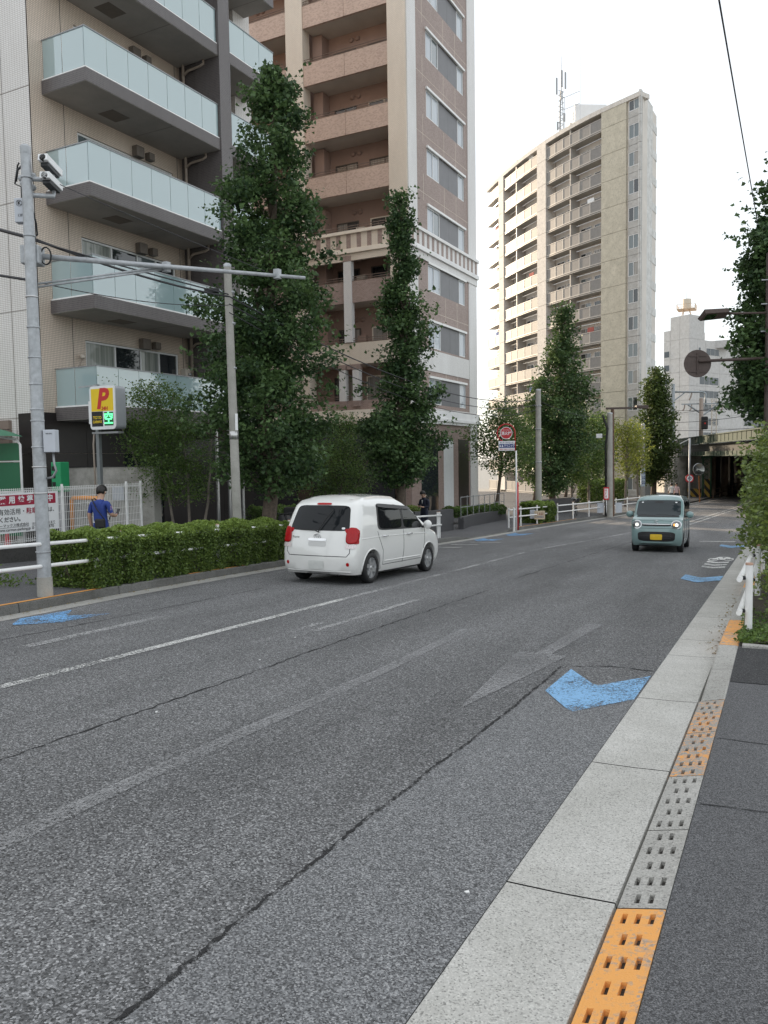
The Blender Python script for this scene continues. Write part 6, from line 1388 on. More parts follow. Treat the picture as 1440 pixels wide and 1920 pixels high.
# ---- overhead cables
for p0,p1,d,r,lb in (((-90,402,13.5),(58,446,12.25),.02,.028,'thick black cable bundle coming in to the camera pole'),
                  ((58,446,12.25),(428,556,17.9),.10,.022,'thick black cable from the camera pole to the concrete pole'),
                  ((60,450,12.25),(428,552,17.9),.02,.016,'grey messenger strand along the thick black cable'),
                  ((-90,500,13.5),(62,526,12.2),.01,.022,'grey cable reaching the lower arm of the camera pole'),
                  ((75,530,12.2),(430,572,17.9),.12,.008,'thin black drop wire below the long steel arm'),
                  ((112,346,12.1),(496,508,13.6),.02,.006,'thin pale stay wire from the cameras to the arm end'),
                  ((430,556,17.9),(1008,748,42.9),.9,.018,'upper cable between the concrete pole and the bare pole'),
                  ((430,570,17.9),(1008,758,42.9),1.0,.014,'middle cable between the concrete pole and the bare pole'),
                  ((430,586,17.9),(1008,768,42.9),1.1,.012,'lower cable between the concrete pole and the bare pole'),
                  ((1008,750,42.9),(1140,782,d4),.3,.014,'cable from the bare pole to the grey utility pole'),
                  ((1140,786,d4),(1206,800,d5),.3,.014,'cable from the grey utility pole towards the high rise'),
                  ((1343,-30,9.5),(1421,420,22),.02,.012,'single dark cable slanting down the open sky')):
    wire('overhead_cable', at(*p0), at(*p1), d, r, WIREM, lb, 'overhead street cables')
# ================================================================== cars
def lerp_tab(tab, n):
    return tab
class Car:
    """lofted car body: side outline given as rear and front profiles (y,z) bottom to top, joined level by level"""
    def __init__(s, name, label, loc, rz, L, Wd, rear, front, roof, paint_, wheels, r_tyre, sect, plan_r, mats):
        s.root = thing(name, label, 'car', loc, rz); s.M = W(s.root); nt, nc = 26, 12
        s.rear, s.front = rear, front
        nl = len(rear); hw = Wd/2
        def ends(d, r): return r-math.sqrt(max(0,r*r-(r-min(d,r))**2)) if d < r else 0
        ts = sorted({0,.008,.02,.04,.07,.1,.15,.2,.27,.34,.42,.5,.58,.66,.73,.8,.85,.9,.93,.96,.98,.992,1})
        grid = []
        for t in ts:
            row = []
            for j in range(nl):
                (ya,za),(yb,zb_) = rear[j],front[j]; y = ya+(yb-ya)*t; z = za+(zb_-za)*t
                d = min((y-ya), (yb-y)); zt = interp(y, roof)
                if j == nl-1: z = zt
                elif j >= nl-4 and zt < z: z = zt-.02*(nl-1-j)
                w = hw*interp(z/ max(zt,.1) if False else z, sect)-ends(max(d,0),plan_r)*1.0
                if j == nl-1: w -= .085
                if j == nl-2: w -= .025
                row.append((y,z,w))
            grid.append(row)
        v = []; f = []; idx = {}
        def vid(x,y,z):
            k = (round(x,5),round(y,5),round(z,5))
            if k not in idx: idx[k] = len(v); v.append((x,y,z))
            return idx[k]
        nts = len(ts)
        for i in range(nts-1):
            for j in range(nl-1):
                for sgn in (-1,1):
                    a,b,c,d = grid[i][j],grid[i+1][j],grid[i+1][j+1],grid[i][j+1]
                    q = [vid(sgn*p[2],p[0],p[1]) for p in (a,b,c,d)]; f.append(q if sgn > 0 else q[::-1])
        def strip(rowA, rowB, bulgeA, bulgeB, flip):
            """quads across the car between two (y,z,w) rows"""
            for k in range(nc):
                def P(r,k,b):
                    u = -1+2*k/nc; e = 1-abs(u)**2.4; return (u*r[2], r[0]+b[0]*e, r[1]+b[1]*e)
                q = [vid(*P(rowA,k,bulgeA)),vid(*P(rowA,k+1,bulgeA)),vid(*P(rowB,k+1,bulgeB)),vid(*P(rowB,k,bulgeB))]; f.append(q[::-1] if flip else q)
        rb = lambda j: (-.05 if 0 < j < nl-1 else 0, .0) if j < nl-1 else (0,.05)
        fb = lambda j: (.07 if 0 < j < nl-1 else 0, .0) if j < nl-1 else (0,.05)
        for j in range(nl-1): strip(grid[0][j],grid[0][j+1],rb(j),rb(j+1),False); strip(grid[-1][j],grid[-1][j+1],fb(j),fb(j+1),True)
        for i in range(nts-1): strip(grid[i][nl-1],grid[i+1][nl-1],(0,.05),(0,.05),False); strip(grid[i][0],grid[i+1][0],(0,0),(0,0),True)
        me = bpy.data.meshes.new('body'); me.from_pydata(v,[],f); bm = bmesh.new(); bm.from_mesh(me); bmesh.ops.remove_doubles(bm, verts=bm.verts, dist=.0008)
        bmesh.ops.recalc_face_normals(bm, faces=bm.faces); bm.to_mesh(me); bm.free()
        tmp = bpy.data.objects.new('tmp', me); col.objects.link(tmp); cut = []
        for (wy, wz) in wheels:
            for sx in (-1,1):
                c = MB().cyl((sx*(hw+.2),wy,wz),(sx*(hw-.34),wy,wz),r_tyre+.055,n=30); o = bpy.data.objects.new('cut', c.mesh('cut',paint_)); 
                b2_ = bmesh.new(); b2_.from_mesh(o.data); bmesh.ops.recalc_face_normals(b2_, faces=b2_.faces); b2_.to_mesh(o.data); b2_.free()
                col.objects.link(o); cut.append(o); md = tmp.modifiers.new('b','BOOLEAN'); md.operation = 'DIFFERENCE'; md.object = o; md.solver = 'EXACT'
        dg = bpy.context.evaluated_depsgraph_get(); bme = bpy.data.meshes.new_from_object(tmp.evaluated_get(dg))
        s.bvh = BVHTree.FromPolygons([Vector(q) for q in v],[list(q) for q in f])
        for o in cut+[tmp]: bpy.data.objects.remove(o)
        bme.materials.clear(); bme.materials.append(paint_)
        bme.polygons.foreach_set('use_smooth',[True]*len(bme.polygons))
        try: bme.set_sharp_from_angle(angle=R(38))
        except Exception: pass
        bme.name = 'body'; s.body = obj('body', bme, s.root, True); s.hw = hw
        MB().box((-hw+.12,rear[0][0]+.25,.16),(hw-.12,front[0][0]-.3,.34)).build('underbody', BLACK, s.root, local=True)
    def hit(s, p, d, far=6):
        h = s.bvh.ray_cast(Vector(p)-Vector(d)*3, Vector(d), far)
        return h[0], h[1]
    def patch(s, name, corners, axis, mt, off=.006, n=10, rnd=5.0, parent=None, thick=0, sgn=1):
        """a rounded patch laid on the body; corners: 4 points in the view along axis ('x' side: (y,z); 'y' end: (x,z)); superellipse corners"""
        if axis == 'x': D = Vector((-sgn,0,0)); mk = lambda a,b: Vector((sgn*1.2,a,b))
        elif axis == 'y': D = Vector((0,-sgn,0)); mk = lambda a,b: Vector((a,sgn*2.4,b))
        elif axis == 'z': D = Vector((0,0,-1)); mk = lambda a,b: Vector((a,b,3))
        else:
            D = Vector(axis).normalized(); r_ = Vector((D.y,-D.x,0)).normalized(); mk = lambda a,b: -D*4+r_*a+Vector((0,0,b))
        pts = []
        for i in range(n+1):
            row = []
            for j in range(n+1):
                u, w_ = -1+2*i/n, -1+2*j/n
                m_ = max(abs(u),abs(w_)); 
                if m_ > 0:
                    k = m_/((abs(u)**rnd+abs(w_)**rnd)**(1/rnd)); u *= k; w_ *= k
                U, V_ = (u+1)/2, (w_+1)/2; c = corners
                a = (c[0][0]*(1-U)+c[1][0]*U)*(1-V_)+(c[3][0]*(1-U)+c[2][0]*U)*V_; b = (c[0][1]*(1-U)+c[1][1]*U)*(1-V_)+(c[3][1]*(1-U)+c[2][1]*U)*V_
                o = mk(a,b); h = s.bvh.ray_cast(o,D,9); row.append((h[0],h[1]) if h[0] is not None else None)
            pts.append(row)
        flat = [q for r in pts for q in r if q]
        if not flat: return None
        m = MB(); N = n+1; vs = []; prev = flat[0]
        for r in pts:
            for q in r:
                q = q or prev; prev = q; nn = q[1] if q[1].dot(D) < 0 else -q[1]; vs.append(q[0]+nn*off)
        m.add(vs,[(i*N+j,(i+1)*N+j,(i+1)*N+j+1,i*N+j+1) for i in range(n) for j in range(n)])
        o = m.build(name, mt, parent or s.root, smooth=True, local=True)
        if thick:
            md = o.modifiers.new('s','SOLIDIFY'); md.thickness = thick; md.offset = 0
        return o
    def line(s, name, pts, axis, mt, w=.006, off=.003, sgn=1, step=.05):
        """thin shut line following the body"""
        D = Vector((-sgn,0,0)) if axis == 'x' else Vector((0,-sgn,0)); out_ = []
        for (a,b),(c,d) in zip(pts,pts[1:]):
            k = max(1,int(math.hypot(c-a,d-b)/step))
            for i in range(k+1):
                p = (a+(c-a)*i/k,b+(d-b)*i/k); o = Vector((sgn*1.2,p[0],p[1])) if axis == 'x' else Vector((p[0],sgn*2.4,p[1])); h = s.bvh.ray_cast(o,D,6)
                if h[0] is not None:
                    if not out_ or (h[0]-out_[-1]).length > .004: out_.append(h[0]-D*off*.0)
        if len(out_) < 2: return
        return MB().tube(out_,w,5).build(name, mt, s.root, smooth=True, local=True)
    def wheel(s, y, z, x, r, rim, spokes, sgn):
        w = MB(); wd = .17
        M = Matrix.Translation((x,y,z)) @ Matrix.Rotation(R(90)*sgn,4,'Y')
        prof = [(r*.66,-wd/2),(r*.93,-wd/2),(r*.985,-wd*.38),(r,-wd*.2),(r,wd*.2),(r*.985,wd*.38),(r*.93,wd/2),(r*.70,wd/2),(r*.66,wd*.42)]
        t = MB().lathe(prof,M,30).build('wheel', BLACK, s.root, smooth=True, local=True)
        rm = MB().lathe([(r*.66,wd*.44),(r*.685,wd*.44),(r*.69,wd*.38),(r*.62,wd*.20),(r*.60,-wd*.3)],M,30)
        rm.build('rim', rim, t, smooth=True, local=True)
        MB().lathe([(0,wd*.05),(r*.6,wd*.05)],M,24).build('hub_shadow', DARKM, t, local=True)
        for k in range(spokes):
            a = 2*math.pi*k/spokes+.2; MB().add([M @ Vector((math.cos(a)*q-math.sin(a)*e,math.sin(a)*q+math.cos(a)*e,h)) for q,e,h in ((r*.12,-.045,wd*.36),(r*.12,.045,wd*.36),(r*.655,.032,wd*.40),(r*.655,-.032,wd*.40),(r*.12,-.05,wd*.1),(r*.12,.05,wd*.1),(r*.655,.04,wd*.2),(r*.655,-.04,wd*.2))],
                [(0,1,2,3),(0,4,5,1),(1,5,6,2),(2,6,7,3),(3,7,4,0)]).build('spoke', rim, t, local=True)
        MB().lathe([(0,wd*.42),(r*.13,wd*.40),(r*.17,wd*.30)],M,16).build('hub_cap', rim, t, smooth=True, local=True)
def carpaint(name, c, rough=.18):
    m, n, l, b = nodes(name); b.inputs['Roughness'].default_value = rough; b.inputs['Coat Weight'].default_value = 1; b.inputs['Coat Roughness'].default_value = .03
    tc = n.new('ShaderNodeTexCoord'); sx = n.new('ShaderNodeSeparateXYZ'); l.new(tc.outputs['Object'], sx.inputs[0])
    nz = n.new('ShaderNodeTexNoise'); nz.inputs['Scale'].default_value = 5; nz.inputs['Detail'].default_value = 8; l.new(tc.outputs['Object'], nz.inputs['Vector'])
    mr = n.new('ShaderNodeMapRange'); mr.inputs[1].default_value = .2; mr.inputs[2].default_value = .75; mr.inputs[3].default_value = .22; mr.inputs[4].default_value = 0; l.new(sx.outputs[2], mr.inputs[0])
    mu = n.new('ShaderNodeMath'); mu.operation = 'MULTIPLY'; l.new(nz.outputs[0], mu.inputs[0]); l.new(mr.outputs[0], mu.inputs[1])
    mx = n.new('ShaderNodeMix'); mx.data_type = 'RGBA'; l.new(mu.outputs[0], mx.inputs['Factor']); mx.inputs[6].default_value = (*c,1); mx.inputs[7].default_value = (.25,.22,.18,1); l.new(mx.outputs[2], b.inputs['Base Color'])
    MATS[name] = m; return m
CGLASS = winmat('car_dark_glass',(.010,.012,.014),.03,coat=.12); CGLASS2 = glassmat('car_clear_glass',(.55,.62,.62),.3,.02,(.02,.025,.025),.45)
RIM = mat('alloy',(.55,.56,.57),.3,.75,.06,8); CHROME = mat('chrome',(.75,.75,.76),.12,.95,.04,6); TLRED = mat('tail_lamp_red',(.40,.002,.006),.18,0,.15,30,coat=.25,spec=.3); TLCLR = mat('tail_lamp_clear',(.74,.66,.66),.15,.1,.35,60,coat=1); TRIM = mat('black_trim',(.016,.016,.018),.4,0,.1,10); GAP = mat('shut_gap',(.05,.05,.055),.7,0,0,1)

# ---- white hatchback, seen from behind
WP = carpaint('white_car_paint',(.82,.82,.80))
rear = [(-1.93,.20),(-1.985,.28),(-2.0,.42),(-1.985,.62),(-1.955,.80),(-1.93,.98),(-1.885,1.12),(-1.80,1.32),(-1.715,1.50),(-1.62,1.60),(-1.45,1.655)]
front = [(1.90,.20),(1.97,.28),(2.0,.42),(1.985,.58),(1.93,.74),(1.80,.86),(1.45,.98),(1.05,1.17),(.62,1.40),(.32,1.545),(.05,1.63)]
roof = [(-1.6,1.60),(-1.3,1.665),(-.6,1.69),(0,1.675),(.4,1.60)]
sect = [(.15,.90),(.28,.955),(.45,.99),(.65,1.0),(.85,.995),(.98,.975),(1.15,.955),(1.35,.915),(1.5,.88),(1.6,.835),(1.7,.78)]
cw_ = Car('parked_car' if False else 'white_car','white compact hatchback with red tail lamps driving away beside the hedge',(-7.93,15.05,zr(15.05)),R(0.0),4.0,1.69,rear,front,roof,WP,[(-1.32,.30),(1.34,.30)],.30,sect,.15,None)
cw_.root.rotation_euler = (-.045,0,R(-1.0))
for wy in (-1.32,1.34):
    for sg_ in (1,-1): cw_.wheel(wy,.30,sg_*.745,.30,RIM,6,sg_)
C = cw_
bw = C.patch('rear_window',[(-.67,1.03),(.67,1.03),(.58,1.51),(-.58,1.51)],'y',CGLASS,.004,14,9,sgn=-1)
C.patch('third_brake_lamp',[(-.17,1.515),(.17,1.515),(.16,1.555),(-.16,1.555)],'y',TLRED,.012,6,4,sgn=-1)
for sg_ in (-1,1):
    tl = C.patch('tail_lamp',[(sg_*.60,.79),(sg_*.825,.79),(sg_*.81,1.09),(sg_*.63,1.10)],'y',TLRED,.018,12,3.2,sgn=-1,thick=.012)
    C.patch('tail_lamp_side',[(-1.97,.79),(-1.84,.79),(-1.85,1.04),(-1.92,1.09)],'x',TLRED,.010,8,4,sgn=sg_)
    C.patch('tail_lamp_clear',[(sg_*.605,.70),(sg_*.81,.70),(sg_*.815,.785),(sg_*.60,.785)],'y',TLCLR,.012,6,7,sgn=-1)
    C.patch('reflector',[(sg_*.64,.37),(sg_*.70,.37),(sg_*.70,.44),(sg_*.64,.44)],'y',TLRED,.008,6,2.2,sgn=-1)
    fr_ = C.patch('side_window_rear',[(-1.02,1.045),(.02,1.03),(-.02,1.52),(-.96,1.515)],'x',CGLASS,.004,12,6,sgn=sg_)
    ff_ = C.patch('side_window_front',[(.10,1.03),(1.00,1.02),(.52,1.40),(.08,1.51)],'x',CGLASS2 if False else CGLASS,.004,12,7,sgn=sg_)
    C.patch('window_surround',[(-1.08,1.015),(1.10,1.0),(.52,1.44),(-1.02,1.55)],'x',TRIM,.002,14,9,sgn=sg_)
    C.patch('door_visor',[(-1.0,1.47),(.50,1.40),(.42,1.47),(-.98,1.545)],'x',TRIM,.02,8,6,sgn=sg_)
    C.line('shut_line',[(.06,1.0),(.06,.55),(.02,.32)],'x',GAP,sgn=sg_); C.line('shut_line',[(-1.08,1.0),(-1.02,.85),(-.88,.62),(-.86,.33)],'x',GAP,sgn=sg_); C.line('shut_line',[(1.12,.98),(1.10,.7),(.98,.35)],'x',GAP,sgn=sg_); C.line('shut_line',[(-.86,.33),(.98,.34)],'x',GAP,sgn=sg_)
    C.line('waist_crease',[(-1.75,.88),(-.5,.90),(1.2,.88)],'x',WP,.008,sgn=sg_); C.line('sill_crease',[(-.8,.40),(.9,.40)],'x',WP,.014,sgn=sg_)
    for y in (-.80,.32):
        q,_ = C.hit((sg_*1.0,y,.90),(-sg_,0,0)); h = MB().tube([q+Vector((sg_*.0,-.10,0)),q+Vector((sg_*.035,-.08,0)),q+Vector((sg_*.035,.08,0)),q+Vector((0,.10,0))],.014,8).build('door_handle', CHROME, C.root, smooth=True, local=True)
    q,_ = C.hit((sg_*1.0,1.0,1.02),(-sg_,0,0)); ms_ = MB().lathe([(0,-.08),(.075,-.07),(.105,0),(.09,.06),(.0,.075)],Matrix.Translation(q+Vector((sg_*.14,0,.05))) @ Matrix.Diagonal((.95,.62,.95,1)) @ Matrix.Rotation(R(90),4,'X'),16).build('wing_mirror', WP, C.root, smooth=True, local=True)
    MB().tube([q,q+Vector((sg_*.1,0,-.0))],.03,6).build('mirror_stalk', TRIM, ms_, local=True)
    ar = MB()
    for wy in (-1.32,1.34):
        pts = []
        for i in range(17):
            a = R(-8+196*i/16); y_ = wy+.372*math.cos(a); z_ = .30+.372*math.sin(a); h,_n = C.hit((sg_*1.0,y_,z_),(-sg_,0,0))
            if h: pts.append(h)
        MB().tube(pts,.014,6).build('arch_lip', WP, C.root, smooth=True, local=True)
C.patch('number_plate',[(-.17,.30),(.17,.30),(.17,.46),(-.17,.46)],'y',mat('plate_white',(.62,.63,.61),.5,0,.08,9),.012,4,14,sgn=-1)
C.patch('chrome_garnish',[(-.21,.835),(.21,.835),(.20,.885),(-.20,.885)],'y',CHROME,.012,6,5,sgn=-1); C.patch('plate_recess',[(-.20,.73),(.20,.73),(.20,.825),(-.20,.825)],'y',mat('recess_white',(.6,.6,.59),.3,0,.03,5),.004,5,8,sgn=-1)
q,_ = C.hit((0,-2,.92),(0,1,0)); em = frame(q-Vector((0,.012,0)),X_,Z_,-Y_)
for rx, rz2, ox, oz in ((.075,.05,0,0),(.028,.05,0,0),(.05,.022,0,.018)):
    MB().tube([em @ Vector((ox+rx*math.cos(a),oz+rz2*math.sin(a),0)) for a in [2*math.pi*i/20 for i in range(21)]],.006,5).build('emblem', CHROME, C.root, smooth=True, local=True)
text_mesh('Porte',.07,CHROME,'badge',C.root,Matrix.Translation((C.hit((-.50,-2,.90),(0,1,0))[0])-Vector((0,.01,0))) @ Matrix.Rotation(R(90),4,'X'))
C.line('shut_line',[(-.70,1.0),(-.70,.62),(-.64,.55),(.64,.55),(.70,.62),(.70,1.0)],'y',GAP,.007,sgn=-1); C.line('bumper_crease',[(-.72,.26),(.72,.26)],'y',WP,.016,sgn=-1)
q,_ = C.hit((0,-2,1.03),(0,1,0)); wp = MB().tube([q+Vector((.02,-.03,-.02)),q+Vector((.05,-.03,.05)),q+Vector((.18,.05,.28)),q+Vector((.26,.13,.40))],.011,6).build('rear_wiper', BLACK, C.root, smooth=True, local=True)
MB().tube([q+Vector((.03,-.035,-.03)),q+Vector((-.06,-.03,.005)),q+Vector((-.42,-.02,.02))],.010,6).build('wiper_blade', BLACK, wp, smooth=True, local=True)
C.patch('plate_sticker',[(.50,1.06),(.57,1.06),(.57,1.10),(.50,1.10)],'y',WHITE_S,.008,4,3,sgn=-1)
MB().tube([(0,-1.15,1.70),(0,-1.2,1.75)],.012,6).build('aerial', BLACK, C.root, local=True); MB().tube([(.45,-1.95,.22),(.45,-1.6,.24)],.03,8).build('exhaust', STEEL, C.root, smooth=True, local=True)
C.patch('headlamp',[(.55,.74),(.82,.74),(.78,.90),(.60,.88)],'y',TLCLR,.01,6,3); C.patch('headlamp',[(-.82,.74),(-.55,.74),(-.60,.88),(-.78,.90)],'y',TLCLR,.01,6,3)
C.patch('windscreen',[(-.62,1.05),(.62,1.05),(.54,1.52),(-.54,1.52)],'y',CGLASS,.004,10,7)

# ---- pale teal box car, facing the camera
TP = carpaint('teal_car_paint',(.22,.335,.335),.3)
rear = [(-1.62,.20),(-1.68,.30),(-1.69,.5),(-1.68,.72),(-1.67,.92),(-1.655,1.06),(-1.635,1.2),(-1.605,1.38),(-1.57,1.53),(-1.53,1.61),(-1.40,1.665)]
front = [(1.60,.20),(1.67,.28),(1.70,.45),(1.695,.66),(1.675,.84),(1.60,.97),(1.28,1.04),(1.09,1.20),(.90,1.40),(.78,1.54),(.62,1.635)]
roof = [(-1.6,1.63),(-1.3,1.68),(-.3,1.695),(.4,1.675),(.9,1.60)]
sect = [(.15,.93),(.28,.97),(.5,1.0),(.8,1.0),(.98,.99),(1.2,.98),(1.4,.97),(1.55,.955),(1.62,.935),(1.7,.91)]
C = Car('teal_car','pale teal boxy small car with round lit headlamps driving towards the camera',(-3.42,26.7,zr(26.7)),R(180),3.4,1.475,rear,front,roof,TP,[(-1.23,.275),(1.23,.275)],.275,sect,.12,None)
C.root.rotation_euler = (.045,0,R(180+2.0))
for wy in (-1.23,1.23):
    for sg_ in (1,-1): C.wheel(wy,.275,sg_*.65,.275,RIM,8,sg_)
CLR_WS = winmat('windscreen_glass',(.03,.04,.045),.03,coat=.3)
ws = C.patch('windscreen',[(-.65,1.075),(.65,1.075),(.62,1.56),(-.62,1.56)],'y',CLR_WS,.004,14,9)
C.patch('screen_visor',[(-.13,1.47),(.13,1.47),(.12,1.53),(-.12,1.53)],'y',TRIM,.006,4,4,parent=ws)
C.patch('cowl',[(-.62,1.045),(.62,1.045),(.61,1.085),(-.61,1.085)],'y',TRIM,.005,8,8)
for q0, q1 in (((-.5,1.095),(.05,1.13)),((.1,1.095),(.55,1.12))): C.line('wiper',[q0,q1],'y',BLACK,.009)
C.patch('upper_grille',[(-.42,.785),(.42,.785),(.42,.86),(-.42,.86)],'y',TRIM,.008,8,5); C.patch('grille_bar',[(-.40,.835),(.40,.835),(.40,.848),(-.40,.848)],'y',CHROME,.016,8,5)
lg = C.patch('lower_grille',[(-.52,.33),(.52,.33),(.54,.62),(-.54,.62)],'y',TRIM,.006,10,5); 
for z in (.42,.49,.56): C.line('grille_slat',[(-.42,z),(.42,z)],'y',DARKM,.012)
C.patch('number_plate',[(-.17,.38),(.17,.38),(.17,.545),(-.17,.545)],'y',mat('plate_yellow',(.78,.52,.03),.5,0,.08,9),.022,4,14)
HLGREY = mat('headlamp_glass',(.16,.17,.18),.12,.3,.2,40,coat=1)
HL = mat('lit_headlamp',(.9,.9,.85),.2,0,0,1,emit=(1,.93,.78),es=.7); AMB = mat('amber_lamp',(.8,.35,.05),.3,0,.05,6,emit=(1,.45,.08),es=.5)
for sg_ in (-1,1):
    c = (sg_*.56,.83)
    rg_ = C.patch('headlamp_rim',[(c[0]-.14,c[1]-.125),(c[0]+.14,c[1]-.125),(c[0]+.14,c[1]+.125),(c[0]-.14,c[1]+.125)],'y',CHROME,.010,10,2.0)
    hlm = C.patch('headlamp',[(c[0]-.12,c[1]-.105),(c[0]+.12,c[1]-.105),(c[0]+.12,c[1]+.105),(c[0]-.12,c[1]+.105)],'y',HLGREY,.016,10,2.0)
    C.patch('headlamp_bulb',[(c[0]-.055,c[1]-.055),(c[0]+.045,c[1]-.055),(c[0]+.045,c[1]+.035),(c[0]-.055,c[1]+.035)],'y',HL,.022,8,2.0,parent=hlm)
    if sg_ < 0: C.patch('indicator',[(c[0]+.035,c[1]-.04),(c[0]+.085,c[1]-.04),(c[0]+.085,c[1]+.03),(c[0]+.035,c[1]+.03)],'y',AMB,.024,6,2.2,parent=hlm)
    C.patch('window_surround',[(-1.40,1.02),(.98,1.02),(.72,1.55),(-1.38,1.56)],'x',TRIM,.002,14,9,sgn=sg_)
    C.patch('side_window_front',[(.05,1.05),(.86,1.05),(.66,1.51),(.05,1.52)],'x',CGLASS,.005,10,7,sgn=sg_); C.patch('side_window_rear',[(-.82,1.05),(-.02,1.05),(-.02,1.52),(-.80,1.52)],'x',CGLASS,.005,10,7,sgn=sg_); C.patch('quarter_window',[(-1.34,1.06),(-.90,1.06),(-.88,1.50),(-1.32,1.50)],'x',CGLASS,.005,8,6,sgn=sg_)
    C.line('shut_line',[(.9,.98),(.88,.45),(.82,.3)],'x',GAP,sgn=sg_); C.line('shut_line',[(0,1.0),(0,.3)],'x',GAP,sgn=sg_); C.line('shut_line',[(-.88,1.0),(-.86,.55),(-.80,.3)],'x',GAP,sgn=sg_)
    q,_ = C.hit((sg_*.9,.86,1.06),(-sg_,0,0)); ms_ = MB().lathe([(0,-.085),(.08,-.075),(.11,0),(.09,.06),(.0,.075)],Matrix.Translation(q+Vector((sg_*.15,-.02,.06))) @ Matrix.Diagonal((1.05,.6,.95,1)) @ Matrix.Rotation(R(90),4,'X'),16).build('wing_mirror', TP, C.root, smooth=True, local=True)
    MB().tube([q,q+Vector((sg_*.1,0,.0))],.03,6).build('mirror_stalk', TRIM, ms_, local=True)
    for y in (-.75,.12):
        q,_ = C.hit((sg_*.9,y,.92),(-sg_,0,0)); MB().tube([q+Vector((0,-.1,0)),q+Vector((sg_*.03,-.08,0)),q+Vector((sg_*.03,.08,0)),q+Vector((0,.1,0))],.013,8).build('door_handle', TP, C.root, smooth=True, local=True)
C.line('bonnet_line',[(-.66,.93),(0,.95),(.66,.93)],'y',GAP,.005); C.line('bumper_line',[(-.70,.70),(-.45,.72),(.45,.72),(.70,.70)],'y',GAP,.005)
q,_ = C.hit((0,2,.90),(0,-1,0)); em = frame(q+Vector((0,.02,0)),-X_,Z_,Y_)
sp_ = [(.055,.05),(.0,.062),(-.05,.03),(-.005,.005),(.005,-.005),(.05,-.03),(0,-.062),(-.055,-.05)]
MB().tube([em @ Vector((a,b,0)) for a,b in sp_],.012,6).build('emblem', CHROME, C.root, smooth=True, local=True)
for x in (-.35,.35): C.patch('screen_sticker',[(x*1.4-.03,1.47),(x*1.4+.03,1.47),(x*1.4+.03,1.50),(x*1.4-.03,1.50)],'y',WHITE_S,.008,4,6,parent=ws)

# ---- parked bicycle and scooter
BKB = G(1066,972,.15); BKE = G(1098,968,.15); by0 = BKB.y+.8; bx0 = xl(by0)-.75
bc = thing('bicycle','black city bicycle leaning behind the white guard rail','bicycle',(bx0,by0+1.0,zl(by0)),R(8)); q0 = .0
def bring(cy, cz, r): return [(0,cy+r*math.cos(a),cz+r*math.sin(a)) for a in [2*math.pi*i/22 for i in range(23)]]
for cy in (-.55,.55):
    w = MB().tube(bring(cy,.33,.32),.018,6).build('wheel', BLACK, bc, smooth=True, local=True); m = MB()
    for i in range(10): a = math.pi*i/10; m.tube([(0,cy+.31*math.cos(a),.33+.31*math.sin(a)),(0,cy-.31*math.cos(a),.33-.31*math.sin(a))],.003,4)
    stuff(m.build('spokes', STEEL, w, local=True))
m = MB()
for a, b in (((-.55,.33),(-.15,.30)),((-.15,.30),(-.28,.82)),((-.55,.33),(-.26,.75)),((-.15,.30),(.38,.72)),((-.24,.66),(.36,.80)),((.34,.92),(.55,.33))): m.tube([(0,a[0],a[1]),(0,b[0],b[1])],.016,6)
m.build('frame', DARKM, bc, smooth=True, local=True); MB().tube([(-.26,.20,1.02),(-.2,.32,1.06),(0,.34,1.0),(.2,.32,1.06),(.26,.20,1.02)],.012,6).build('handlebar', STEEL, bc, smooth=True, local=True); MB().tube([(0,.34,.92),(0,.34,1.0)],.014,6).build('stem', STEEL, bc, local=True)
MB().lathe([(0,-.03),(.07,-.02),(.09,.02),(.0,.05)],Matrix.Translation((0,-.30,.88)) @ Matrix.Diagonal((.8,1.5,1,1)),12).build('saddle', BLACK, bc, smooth=True, local=True)
bk_ = MB().box((-.16,.42,.78),(.16,.68,.80)); 
for x in (-.16,.16): bk_.box((x-.006,.42,.78),(x+.006,.68,1.0))
for y in (.42,.68): bk_.box((-.16,y-.006,.78),(.16,y+.006,1.0))
bk_.build('basket', DARKM, bc, local=True)
so_ = Vector((-13.0,19.6,zl(19.6))); scn = thing('scooter','black scooter with top box parked behind the hedge end','scooter',so_,R(-160))
for cy in (-.6,.62): MB().tube(bring(cy,.24,.19),.055,8).build('wheel', BLACK, scn, smooth=True, local=True)
MB().tube([(0,-.75,.62),(0,-.4,.66),(0,-.1,.5),(0,.15,.28),(0,.35,.3),(0,.48,.75),(0,.46,.98)],[.10,.16,.15,.12,.10,.14,.07],12).build('body', BLACK, scn, smooth=True, local=True); MB().tube([(0,-.7,.78),(0,-.3,.80),(0,-.05,.74)],[.1,.13,.09],10).build('seat', TRIM, scn, smooth=True, local=True)
MB().box((-.2,-1.0,.80),(.2,-.62,1.12)).build('top_box', BLACK, scn, local=True, bevel=.03); MB().box((-.09,-.84,.60),(.09,-.78,.68)).build('tail_lamp', TLRED, scn, local=True); MB().tube([(-.32,.34,1.02),(0,.44,1.0),(.32,.34,1.02)],.018,6).build('handlebar', BLACK, scn, smooth=True, local=True); MB().tube([(0,.46,.9),(0,.62,.24)],.04,7).build('fork', STEEL, scn, local=True)
